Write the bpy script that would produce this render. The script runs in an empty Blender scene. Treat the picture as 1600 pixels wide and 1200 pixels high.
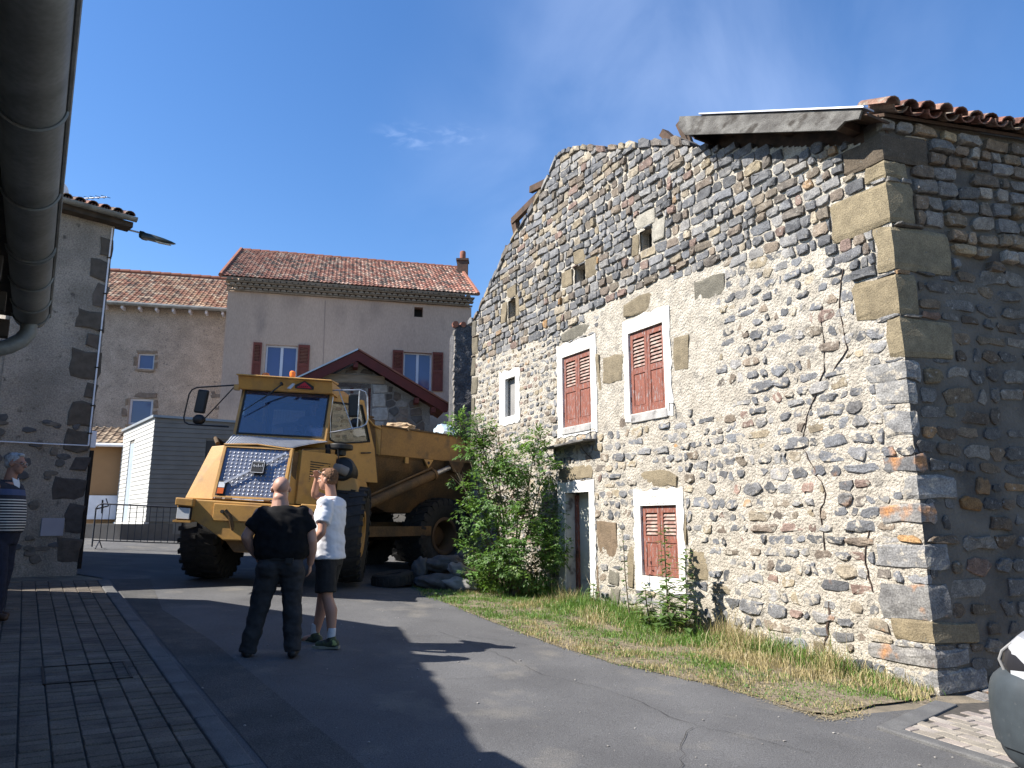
import bpy, math, random
import numpy as np
from mathutils import Vector, Matrix, Euler, noise
random.seed(7)
R = math.radians
scene = bpy.context.scene
col = scene.collection

# ------------------------------------------------------------------ camera
CZ = 1.63
cam_d = bpy.data.cameras.new("camera")
cam = bpy.data.objects.new("camera", cam_d)
col.objects.link(cam)
cam_d.sensor_width = 36.0
cam_d.lens = 36.0 * 1130.0 / 1600.0
cam_d.clip_start = 0.05
cam_d.clip_end = 3000
cam.location = (0, 0, CZ)
cam.rotation_euler = (R(90 + 10.87), 0, 0)
scene.camera = cam

# ------------------------------------------------------------------ sky + sun
SUN_EL, SUN_AZ = 43.5, 13.0          # light travels towards (cos az, sin az)
sdx, sdy = math.cos(R(SUN_AZ)), math.sin(R(SUN_AZ))
w = bpy.data.worlds.new("World"); scene.world = w; w.use_nodes = True
nt = w.node_tree
for n in list(nt.nodes): nt.nodes.remove(n)
wo = nt.nodes.new('ShaderNodeOutputWorld'); bg = nt.nodes.new('ShaderNodeBackground')
sky = nt.nodes.new('ShaderNodeTexSky'); sky.sky_type = 'NISHITA'; sky.sun_disc = False
sky.sun_elevation = R(SUN_EL); sky.sun_rotation = math.atan2(-sdx, -sdy) % (2 * math.pi)
sky.altitude = 900; sky.air_density = 1.15; sky.dust_density = 0.5; sky.ozone_density = 2.5
bg.inputs["Strength"].default_value = 0.088
# thin wisps of cloud and a dust haze, painted into the sky by direction
tc = nt.nodes.new('ShaderNodeTexCoord')
def vmath(op, a=None, b=None):
    n = nt.nodes.new('ShaderNodeVectorMath'); n.operation = op
    if a is not None: nt.links.new(a, n.inputs[0])
    if b is not None: n.inputs[1].default_value = b
    return n
def wisp(direction, sc, radius, nscale, lo, hi, strength, prev):
    d = Vector(direction).normalized()
    right = d.cross(Vector((0, 0, 1))).normalized(); up = right.cross(d)
    comb = nt.nodes.new('ShaderNodeCombineXYZ')
    for k, (ax, s) in enumerate(((right, sc[0]), (up, sc[1]))):
        dp = vmath('DOT_PRODUCT', tc.outputs['Generated'], tuple(ax * s)); nt.links.new(dp.outputs['Value'], comb.inputs[k])
    ln = vmath('LENGTH', comb.outputs[0])
    fall = nt.nodes.new('ShaderNodeMapRange'); fall.interpolation_type = 'SMOOTHSTEP'
    fall.inputs['From Min'].default_value = radius; fall.inputs['From Max'].default_value = 0
    nt.links.new(ln.outputs['Value'], fall.inputs['Value'])
    nz = nt.nodes.new('ShaderNodeTexNoise'); nz.inputs['Scale'].default_value = nscale; nz.inputs['Detail'].default_value = 6
    nz.inputs['Distortion'].default_value = 0.6
    nt.links.new(comb.outputs[0], nz.inputs['Vector'])
    mr = nt.nodes.new('ShaderNodeMapRange'); mr.interpolation_type = 'SMOOTHSTEP'
    mr.inputs['From Min'].default_value = lo; mr.inputs['From Max'].default_value = hi
    nt.links.new(nz.outputs['Fac'], mr.inputs['Value'])
    front = vmath('DOT_PRODUCT', tc.outputs['Generated'], tuple(d))
    st = nt.nodes.new('ShaderNodeMath'); st.operation = 'GREATER_THAN'; nt.links.new(front.outputs['Value'], st.inputs[0]); st.inputs[1].default_value = 0
    m1 = nt.nodes.new('ShaderNodeMath'); m1.operation = 'MULTIPLY'; nt.links.new(fall.outputs[0], m1.inputs[0]); nt.links.new(mr.outputs[0], m1.inputs[1])
    m2 = nt.nodes.new('ShaderNodeMath'); m2.operation = 'MULTIPLY'; nt.links.new(m1.outputs[0], m2.inputs[0]); nt.links.new(st.outputs[0], m2.inputs[1])
    m3 = nt.nodes.new('ShaderNodeMath'); m3.operation = 'MULTIPLY'; nt.links.new(m2.outputs[0], m3.inputs[0]); m3.inputs[1].default_value = strength
    mix = nt.nodes.new('ShaderNodeMixRGB'); nt.links.new(m3.outputs[0], mix.inputs[0]); nt.links.new(prev, mix.inputs[1])
    mix.inputs[2].default_value = (8.5, 9.6, 12.0, 1)
    return mix.outputs[0]
# a little saturation in the blue, as a compact camera records it
hs = nt.nodes.new('ShaderNodeHueSaturation'); hs.inputs['Saturation'].default_value = 1.24; hs.inputs['Hue'].default_value = 0.506; hs.inputs['Value'].default_value = 1.0
nt.links.new(sky.outputs[0], hs.inputs['Color'])
c0 = hs.outputs[0]
c0 = wisp((-0.150, 1.0, 0.571), (15, 36), 1.0, 2.2, 0.42, 0.75, 0.10, c0)
c0 = wisp((-0.078, 1.0, 0.575), (24, 48), 1.0, 2.0, 0.42, 0.75, 0.08, c0)
c0 = wisp((0.33, 1.0, 0.80), (2.6, 1.6), 1.0, 1.6, 0.25, 0.8, 0.17, c0)  # this and the next whitening paint the dust plume
c0 = wisp((0.10, 1.0, 0.50), (3.2, 3.4), 1.0, 1.3, 0.3, 0.8, 0.10, c0)
nt.links.new(c0, bg.inputs['Color']); nt.links.new(bg.outputs[0], wo.inputs['Surface'])

sl = bpy.data.lights.new("sun", 'SUN'); sl.energy = 4.9; sl.angle = R(0.5); sl.color = (1.0, 0.945, 0.86)
so = bpy.data.objects.new("sun", sl); col.objects.link(so)
sv = Vector((sdx * math.cos(R(SUN_EL)), sdy * math.cos(R(SUN_EL)), -math.sin(R(SUN_EL))))
so.rotation_euler = sv.to_track_quat('-Z', 'Y').to_euler(); so.location = (-20, -8, 25)
scene.view_settings.view_transform = 'Standard'
try: scene.view_settings.look = 'None'
except Exception: pass
scene.view_settings.gamma = 1.0
scene.view_settings.use_curve_mapping = False
scene.view_settings.exposure = 1.3

# ------------------------------------------------------------------ materials
MATS = {}
def pm(name, c1, c2=None, scale=3.0, rough=0.85, metal=0.0, bump=0.0, bscale=40.0, detail=6.0, attr=False,
       lo=0.35, hi=0.65, c3=None, s3=1.0, lo3=0.55, hi3=0.7, spec=0.3, stretch=(1, 1, 1), coord='pos', ior=None, coat=0.0, bdist=0.01, grain=0.0, gscale=150.0):
    if name in MATS: return MATS[name]
    m = bpy.data.materials.new(name); m.use_nodes = True; t = m.node_tree
    b = t.nodes['Principled BSDF']
    b.inputs['Roughness'].default_value = rough; b.inputs['Metallic'].default_value = metal
    b.inputs['Specular IOR Level'].default_value = spec
    if coat: b.inputs['Coat Weight'].default_value = coat; b.inputs['Coat Roughness'].default_value = 0.1
    if coord == 'pos':
        g = t.nodes.new('ShaderNodeNewGeometry'); vec = g.outputs['Position']
    else:
        g = t.nodes.new('ShaderNodeTexCoord'); vec = g.outputs['Object']
    mp = t.nodes.new('ShaderNodeMapping'); mp.inputs['Scale'].default_value = stretch
    t.links.new(vec, mp.inputs['Vector']); vec = mp.outputs[0]
    def nz(s, d=detail):
        n = t.nodes.new('ShaderNodeTexNoise'); n.inputs['Scale'].default_value = s; n.inputs['Detail'].default_value = d
        t.links.new(vec, n.inputs['Vector']); return n.outputs['Fac']
    def mr(v, a, c):
        n = t.nodes.new('ShaderNodeMapRange'); n.inputs['From Min'].default_value = a; n.inputs['From Max'].default_value = c
        t.links.new(v, n.inputs['Value']); return n.outputs[0]
    c2 = c2 or tuple(x * 0.75 for x in c1)
    mx = t.nodes.new('ShaderNodeMixRGB'); t.links.new(mr(nz(scale), lo, hi), mx.inputs[0])
    mx.inputs[1].default_value = (*c1, 1); mx.inputs[2].default_value = (*c2, 1)
    out = mx.outputs[0]
    if attr:
        at = t.nodes.new('ShaderNodeAttribute'); at.attribute_name = 'col'
        mu = t.nodes.new('ShaderNodeMixRGB'); mu.blend_type = 'MULTIPLY'; mu.inputs[0].default_value = 1
        t.links.new(out, mu.inputs[1]); t.links.new(at.outputs['Color'], mu.inputs[2]); out = mu.outputs[0]
    if c3:
        m3 = t.nodes.new('ShaderNodeMixRGB'); t.links.new(mr(nz(s3, 8), lo3, hi3), m3.inputs[0])
        t.links.new(out, m3.inputs[1]); m3.inputs[2].default_value = (*c3, 1); out = m3.outputs[0]
    if grain:
        mg = t.nodes.new('ShaderNodeMixRGB'); mg.blend_type = 'MULTIPLY'; mg.inputs[0].default_value = 1
        gm_ = t.nodes.new('ShaderNodeMapRange'); gm_.inputs['From Min'].default_value = .3; gm_.inputs['From Max'].default_value = .7
        gm_.inputs['To Min'].default_value = 1 - grain; gm_.inputs['To Max'].default_value = 1 + grain
        t.links.new(nz(gscale, 3), gm_.inputs['Value']); t.links.new(out, mg.inputs[1]); t.links.new(gm_.outputs[0], mg.inputs[2]); out = mg.outputs[0]
    t.links.new(out, b.inputs['Base Color'])
    if bump:
        bp = t.nodes.new('ShaderNodeBump'); bp.inputs['Strength'].default_value = bump; bp.inputs['Distance'].default_value = bdist
        t.links.new(nz(bscale, 8), bp.inputs['Height']); t.links.new(bp.outputs[0], b.inputs['Normal'])
    m['_out'] = 1
    MATS[name] = m
    return m

def glassy(name, tint, transp=0.5, refl=0.25, rough=0.02):
    """thin pane: part clear tinted, part mirror of the surroundings"""
    if name in MATS: return MATS[name]
    m = bpy.data.materials.new(name); m.use_nodes = True; t = m.node_tree
    for n in list(t.nodes): t.nodes.remove(n)
    o = t.nodes.new('ShaderNodeOutputMaterial'); tr = t.nodes.new('ShaderNodeBsdfTransparent'); gl = t.nodes.new('ShaderNodeBsdfGlossy')
    df = t.nodes.new('ShaderNodeBsdfDiffuse'); df.inputs['Color'].default_value = (*tint, 1)
    tr.inputs['Color'].default_value = (0.75, 0.8, 0.85, 1); gl.inputs['Roughness'].default_value = rough
    a = t.nodes.new('ShaderNodeMixShader'); a.inputs[0].default_value = transp
    t.links.new(df.outputs[0], a.inputs[1]); t.links.new(tr.outputs[0], a.inputs[2])
    fr = t.nodes.new('ShaderNodeFresnel'); fr.inputs['IOR'].default_value = 1.5
    ad = t.nodes.new('ShaderNodeMath'); ad.operation = 'ADD'; ad.inputs[1].default_value = refl; t.links.new(fr.outputs[0], ad.inputs[0])
    c = t.nodes.new('ShaderNodeMixShader'); t.links.new(ad.outputs[0], c.inputs[0])
    t.links.new(a.outputs[0], c.inputs[1]); t.links.new(gl.outputs[0], c.inputs[2]); t.links.new(c.outputs[0], o.inputs['Surface'])
    MATS[name] = m
    return m

# ------------------------------------------------------------------ mesh helpers
class MB:
    def __init__(s): s.v = []; s.f = []; s.c = []; s.mi = []
    def add(s, vs, fs, c=None, mi=0):
        o = len(s.v); s.v += [tuple(x) for x in vs]
        for f in fs: s.f.append([i + o for i in f]); s.c.append(c); s.mi.append(mi)
        return s
    def box(s, c, d, rot=None, col=None, mi=0):
        x, y, z = d[0] / 2, d[1] / 2, d[2] / 2
        vs = [Vector(p) for p in ((-x, -y, -z), (x, -y, -z), (x, y, -z), (-x, y, -z), (-x, -y, z), (x, -y, z), (x, y, z), (-x, y, z))]
        if rot is not None:
            rm = rot if isinstance(rot, Matrix) else Euler(rot).to_matrix()
            vs = [rm @ p for p in vs]
        vs = [p + Vector(c) for p in vs]
        return s.add(vs, [(0, 3, 2, 1), (4, 5, 6, 7), (0, 1, 5, 4), (1, 2, 6, 5), (2, 3, 7, 6), (3, 0, 4, 7)], col, mi)
    def hexa(s, p, col=None, mi=0):
        """8 points: bottom ring 0-3, top ring 4-7"""
        return s.add(p, [(0, 3, 2, 1), (4, 5, 6, 7), (0, 1, 5, 4), (1, 2, 6, 5), (2, 3, 7, 6), (3, 0, 4, 7)], col, mi)
    def bar(s, a, b, w, h, up=(0, 0, 1), col=None, mi=0):
        a = Vector(a); b = Vector(b); d = (b - a); L = d.length; d.normalize()
        x = d.cross(Vector(up))
        if x.length < 1e-4: x = d.cross(Vector((1, 0, 0)))
        x.normalize(); z = x.cross(d)
        m = Matrix((x, d, z)).transposed()
        return s.box((a + b) / 2, (w, L, h), m, col, mi)
    def prism(s, poly, ext, col=None, mi=0):
        n = len(poly); e = Vector(ext); a = [Vector(p) for p in poly]; b = [p + e for p in a]
        return s.add(a + b, [list(range(n))[::-1], [n + i for i in range(n)]] + [(i, (i + 1) % n, n + (i + 1) % n, n + i) for i in range(n)], col, mi)
    def tube(s, pts, r, n=8, col=None, mi=0, caps=True):
        pts = [Vector(p) for p in pts]; rs = r if isinstance(r, (list, tuple)) else [r] * len(pts)
        vs = []; prev = None
        for i, p in enumerate(pts):
            d = (pts[min(i + 1, len(pts) - 1)] - pts[max(i - 1, 0)]).normalized()
            if prev is None:
                x = d.cross(Vector((0, 0, 1)))
                if x.length < 1e-3: x = d.cross(Vector((1, 0, 0)))
            else:
                x = prev - d * prev.dot(d)
            x.normalize(); prev = x; y = d.cross(x)
            for k in range(n):
                a = 2 * math.pi * k / n; vs.append(p + (x * math.cos(a) + y * math.sin(a)) * rs[i])
        fs = []
        for i in range(len(pts) - 1):
            for k in range(n): fs.append((i * n + k, i * n + (k + 1) % n, (i + 1) * n + (k + 1) % n, (i + 1) * n + k))
        if caps: fs += [list(range(n))[::-1], [(len(pts) - 1) * n + k for k in range(n)]]
        return s.add(vs, fs, col, mi)
    def lathe(s, prof, n=24, M=None, col=None, mi=0, caps=True):
        """profile (r, h) revolved round local Z; M places it"""
        vs = []
        for r, h in prof:
            for k in range(n):
                a = 2 * math.pi * k / n; p = Vector((r * math.cos(a), r * math.sin(a), h)); vs.append(M @ p if M else p)
        fs = []
        for i in range(len(prof) - 1):
            for k in range(n): fs.append((i * n + k, i * n + (k + 1) % n, (i + 1) * n + (k + 1) % n, (i + 1) * n + k))
        if caps: fs += [list(range(n))[::-1], [(len(prof) - 1) * n + k for k in range(n)]]
        return s.add(vs, fs, col, mi)
    def blob(s, c, r, sub=2, jit=0.0, col=None, mi=0, rot=None, fr=2.0):
        import bmesh as _b
        bm = _b.new(); _b.ops.create_icosphere(bm, subdivisions=sub, radius=1.0)
        vs = []
        rm = Euler(rot).to_matrix() if rot else None
        for v in bm.verts:
            k = 1 + jit * noise.noise(v.co * fr + Vector(c) * 3.1)
            p = Vector((v.co.x * r[0] * k, v.co.y * r[1] * k, v.co.z * r[2] * k))
            if rm: p = rm @ p
            vs.append(p + Vector(c))
        fs = [[v.index for v in f.verts] for f in bm.faces]; bm.free()
        return s.add(vs, fs, col, mi)

BASE = {}      # world/root offset at which an object's local frame sits (translation only)
def tag(o, label=None, cat=None, group=None, kind=None):
    if label: o['label'] = label
    if cat: o['category'] = cat
    if group: o['group'] = group
    if kind: o['kind'] = kind
    return o
def thing(name, loc, label, cat, group=None, rot=None, local=False):
    o = bpy.data.objects.new(name, None); o.empty_display_size = 0.3; col.objects.link(o); o.location = loc
    if rot: o.rotation_euler = rot
    BASE[o.name] = Vector((0, 0, 0)) if local else Vector(loc)
    return tag(o, label, cat, group)
def build(name, mb, mat, parent=None, smooth=False, bevel=0.0, label=None, cat=None, group=None, kind=None, ang=35, weld=False):
    me = bpy.data.meshes.new(name)
    a = np.array(mb.v, dtype=float)
    c = Vector(((a[:, 0].min() + a[:, 0].max()) / 2, (a[:, 1].min() + a[:, 1].max()) / 2, a[:, 2].min() if parent is None else (a[:, 2].min() + a[:, 2].max()) / 2))
    me.from_pydata([(p[0] - c.x, p[1] - c.y, p[2] - c.z) for p in mb.v], [], mb.f)
    mats = mat if isinstance(mat, (list, tuple)) else [mat]
    for m in mats: me.materials.append(m)
    if len(mats) > 1: me.polygons.foreach_set('material_index', mb.mi)
    if any(x is not None for x in mb.c):
        at = me.color_attributes.new('col', 'FLOAT_COLOR', 'CORNER')
        arr = []
        for f, cc in zip(mb.f, mb.c):
            cc = cc or (1, 1, 1)
            arr += [cc[0], cc[1], cc[2], 1.0] * len(f)
        at.data.foreach_set('color', arr)
    me.update()
    o = bpy.data.objects.new(name, me); col.objects.link(o)
    if parent is not None:
        o.parent = parent; o.location = c - BASE[parent.name]
    else:
        o.location = c
    BASE[o.name] = c.copy()
    if smooth:
        me.polygons.foreach_set('use_smooth', [True] * len(me.polygons))
        if ang: 
            try: me.set_sharp_from_angle(angle=R(ang))
            except Exception: pass
    if bevel:
        b = o.modifiers.new('bevel', 'BEVEL'); b.width = bevel; b.segments = 2; b.limit_method = 'ANGLE'; b.angle_limit = R(40)
    return tag(o, label, cat, group, kind)
def inst(name, src, loc, parent=None, rot=None, scale=None):
    """another object on the same mesh; loc in the world/root frame"""
    o = bpy.data.objects.new(name, src if isinstance(src, bpy.types.Mesh) else src.data); col.objects.link(o)
    if parent is not None: o.parent = parent; o.location = Vector(loc) - BASE[parent.name]
    else: o.location = loc
    if rot: o.rotation_euler = rot
    if scale: o.scale = scale
    BASE[o.name] = Vector(loc)
    return o
def clamp(x, a, b): return max(a, min(b, x))
def G(x, y):
    return -.053 * clamp(x, -30, 12) + .0266 * clamp(y, -10, 40)

class Frame:
    """wall frame: u along the wall, z up, d out of the wall"""
    def __init__(s, O, e, n): s.O = Vector((*O, 0)); s.e = Vector((*e, 0)).normalized(); s.n = Vector((*n, 0)).normalized()
    def p(s, u, z, d=0.0): q = s.O + s.e * u + s.n * d; return Vector((q.x, q.y, z))
    def block(s, mb, u0, u1, z0, z1, d0, d1, col=None, mi=0, ztop=None):
        za, zb = (z1, z1) if ztop is None else ztop
        P = [s.p(u0, z0, d0), s.p(u1, z0, d0), s.p(u1, z0, d1), s.p(u0, z0, d1), s.p(u0, za, d0), s.p(u1, zb, d0), s.p(u1, zb, d1), s.p(u0, za, d1)]
        return mb.hexa(P, col, mi)

def clip_poly(poly, a, b, c):
    """keep the part of poly where a*u+b*z <= c"""
    out = []
    n = len(poly)
    for i in range(n):
        p, q = poly[i], poly[(i + 1) % n]
        fp = a * p[0] + b * p[1] - c; fq = a * q[0] + b * q[1] - c
        if fp <= 0: out.append(p)
        if (fp < 0 < fq) or (fq < 0 < fp):
            t = fp / (fp - fq); out.append((p[0] + (q[0] - p[0]) * t, p[1] + (q[1] - p[1]) * t))
    return out
def area(poly):
    return 0.5 * abs(sum(poly[i][0] * poly[(i + 1) % len(poly)][1] - poly[(i + 1) % len(poly)][0] * poly[i][1] for i in range(len(poly))))
def centroid(poly):
    n = len(poly); return sum(p[0] for p in poly) / n, sum(p[1] for p in poly) / n

def voronoi_cells(pts, bounds, reach):
    grid = {}
    cs = reach
    for i, (u, z) in enumerate(pts): grid.setdefault((int(u // cs), int(z // cs)), []).append(i)
    res = []
    for i, (u, z) in enumerate(pts):
        poly = [(u - reach, z - reach), (u + reach, z - reach), (u + reach, z + reach), (u - reach, z + reach)]
        gx, gz = int(u // cs), int(z // cs)
        nb = []
        for a in (-1, 0, 1):
            for b in (-1, 0, 1): nb += grid.get((gx + a, gz + b), [])
        nb = sorted((j for j in nb if j != i), key=lambda j: (pts[j][0] - u) ** 2 + (pts[j][1] - z) ** 2)[:16]
        for j in nb:
            du, dz = pts[j][0] - u, pts[j][1] - z
            poly = clip_poly(poly, du, dz, (pts[j][0] ** 2 + pts[j][1] ** 2 - u * u - z * z) / 2)
            if len(poly) < 3: break
        if len(poly) >= 3:
            res.append(poly)
        else: res.append(None)
    return res

def inset(poly, g):
    """pull every edge in by g"""
    n = len(poly); cu, cz = centroid(poly); out = list(poly)
    for i in range(n):
        p, q = poly[i], poly[(i + 1) % n]
        ex, ez = q[0] - p[0], q[1] - p[1]; L = math.hypot(ex, ez)
        if L < 1e-5: continue
        a, b = ez / L, -ex / L
        if a * (cu - p[0]) + b * (cz - p[1]) > 0: a, b = -a, -b
        out = clip_poly(out, a, b, a * p[0] + b * p[1] - g)
        if len(out) < 3: return None
    return out
def chaikin(poly, k=0.22):
    out = []
    n = len(poly)
    for i in range(n):
        p, q = poly[i], poly[(i + 1) % n]
        out.append((p[0] + (q[0] - p[0]) * k, p[1] + (q[1] - p[1]) * k)); out.append((p[0] + (q[0] - p[0]) * (1 - k), p[1] + (q[1] - p[1]) * (1 - k)))
    return out
def simplify(poly, mn):
    out = []
    for p in poly:
        if not out or math.hypot(p[0] - out[-1][0], p[1] - out[-1][1]) > mn: out.append(p)
    while len(out) > 3 and math.hypot(out[0][0] - out[-1][0], out[0][1] - out[-1][1]) < mn: out.pop()
    return out
def ccw(poly):
    s = sum(poly[i][0] * poly[(i + 1) % len(poly)][1] - poly[(i + 1) % len(poly)][0] * poly[i][1] for i in range(len(poly)))
    return poly if s > 0 else poly[::-1]
def stone_mb(fr, poly, h, base=-0.02, colr=(1, 1, 1), rough=0.35, mb=None):
    """a rubble stone: outline poly in wall coordinates, standing h proud"""
    mb = mb or MB(); poly = ccw(poly); n = len(poly); cu, cz = centroid(poly)
    tu, tz = random.uniform(-.10, .10), random.uniform(-.12, .12)
    def ring(k, d, jj):
        o = []
        for (u, z) in poly:
            x = cu + (u - cu) * k; y = cz + (z - cz) * k
            o.append(fr.p(x + random.uniform(-1, 1) * jj, y + random.uniform(-1, 1) * jj, d + (x - cu) * tu * (d > 0) + (y - cz) * tz * (d > 0) + random.uniform(-1, 1) * h * rough * .8 * (d > 0)))
        return o
    s = math.sqrt(area(poly))
    vs = ring(1.0, base, 0) + ring(0.965, h * 0.6, s * .012) + ring(0.80, h, s * .035) + [fr.p(cu + random.uniform(-1, 1) * s * .1, cz + random.uniform(-1, 1) * s * .1, h * random.uniform(.95, 1.25))]
    flip = fr.e.cross(Vector((0, 0, 1))).dot(fr.n) < 0
    fs = []
    for r_ in range(2):
        for i in range(n):
            j = (i + 1) % n; fs.append((r_ * n + i, r_ * n + j, (r_ + 1) * n + j, (r_ + 1) * n + i))
    for i in range(n): fs.append((2 * n + i, 2 * n + (i + 1) % n, 3 * n))
    if flip: fs = [f[::-1] for f in fs]
    mb.add(vs, fs, colr)
    return mb
# ------------------------------------------------------------------ ground, road, pavements
asphalt = pm('asphalt', (.108, .108, .111), (.072, .072, .075), scale=1.1, rough=.9, bump=.6, bscale=170, lo=.3, hi=.7, c3=(.19, .175, .15), s3=1.6, lo3=.56, hi3=.86, bdist=.012, grain=0.45, gscale=120)
dirt = pm('dirt', (.20, .165, .12), (.12, .105, .08), scale=4, rough=.95, bump=.8, bscale=60)
gravel_pale = pm('pale_grit', (.32, .28, .22), (.2, .18, .15), scale=8, rough=.95, bump=.6, bscale=90)
kerb_m = pm('kerb_concrete', (.115, .115, .115), (.08, .08, .082), scale=5, rough=.9, bump=.4, bscale=120, grain=0.3, gscale=120)
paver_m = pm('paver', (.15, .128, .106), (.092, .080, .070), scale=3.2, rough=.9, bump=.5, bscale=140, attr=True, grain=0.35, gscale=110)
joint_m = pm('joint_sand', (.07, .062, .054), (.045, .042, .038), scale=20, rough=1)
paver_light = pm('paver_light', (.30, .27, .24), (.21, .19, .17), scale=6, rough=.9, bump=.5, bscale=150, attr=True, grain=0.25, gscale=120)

def sheet(name, poly, dz, mat, step=None, kind='structure', skirt=0.0):
    mb = MB(); n = len(poly)
    mb.add([(x, y, G(x, y) + dz) for x, y in poly], [list(range(n))])
    if skirt:
        for i in range(n):
            a, b = poly[i], poly[(i + 1) % n]
            mb.add([(a[0], a[1], G(*a) + dz), (a[0], a[1], G(*a) + dz - skirt), (b[0], b[1], G(*b) + dz - skirt), (b[0], b[1], G(*b) + dz)], [(0, 1, 2, 3)])
    return build(name, mb, mat, kind=kind)

g = MB()
xs = [-900, -300, -100, -30, -15, 0, 12, 30, 100, 300, 900]; ys = [-900, -300, -60, -10, 0, 12, 25, 40, 80, 300, 900]
g.add([(x, y, G(x, y) - .01) for y in ys for x in xs], [(j * 11 + i, j * 11 + i + 1, (j + 1) * 11 + i + 1, (j + 1) * 11 + i) for j in range(10) for i in range(10)])
build('ground', g, dirt, kind='structure')

road_poly = [(4.4, -4.2), (-1.585, 4.66), (-6.96, 12.69), (-8.6, 13.6), (-13.5, 17.0), (-15.5, 20.0), (-12, 21.4), (-6, 22.6), (0.5, 24.2), (1.0, 20.5), (-0.2, 17.9),
             (-1.25, 16.4), (-1.3, 13.4), (-1.04, 12.16), (-.36, 10.74), (.05, 9.9), (.46, 9.16), (1.1, 8.3), (1.91, 7.55), (2.32, 6.98), (2.55, 6.5), (2.70, 6.40), (3.0, 6.62), (3.62, 6.90), (3.0, 6.2), (3.42, 5.24), (4.6, 3.2), (8.5, -4.2)]
sheet('road', road_poly, .004, asphalt)
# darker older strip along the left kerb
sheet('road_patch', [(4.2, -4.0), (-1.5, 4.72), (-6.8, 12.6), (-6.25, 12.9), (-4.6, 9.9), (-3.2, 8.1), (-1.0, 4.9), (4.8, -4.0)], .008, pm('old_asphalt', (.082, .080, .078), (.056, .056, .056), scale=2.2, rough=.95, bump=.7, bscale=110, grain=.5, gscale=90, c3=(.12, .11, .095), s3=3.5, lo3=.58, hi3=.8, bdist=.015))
def kerb_frame(P0, a, name, n, L, w, top, side):
    a = Vector(a).normalized(); b = Vector((-a.y, a.x, 0)) * side
    root = None
    pieces = []
    for i in range(n):
        mb = MB(); g0 = i * L + .006; g1 = (i + 1) * L - .006
        P = []
        for zz in (-.12, top):
            for s, wv in ((g0, 0), (g1, 0), (g1, w), (g0, w)):
                q = Vector((*P0, 0)) + Vector((a.x, a.y, 0)) * s + b * wv
                P.append((q.x, q.y, G(q.x, q.y) + zz))
        mb.hexa(P); pieces.append(mb)
    return pieces, a, b

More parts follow.
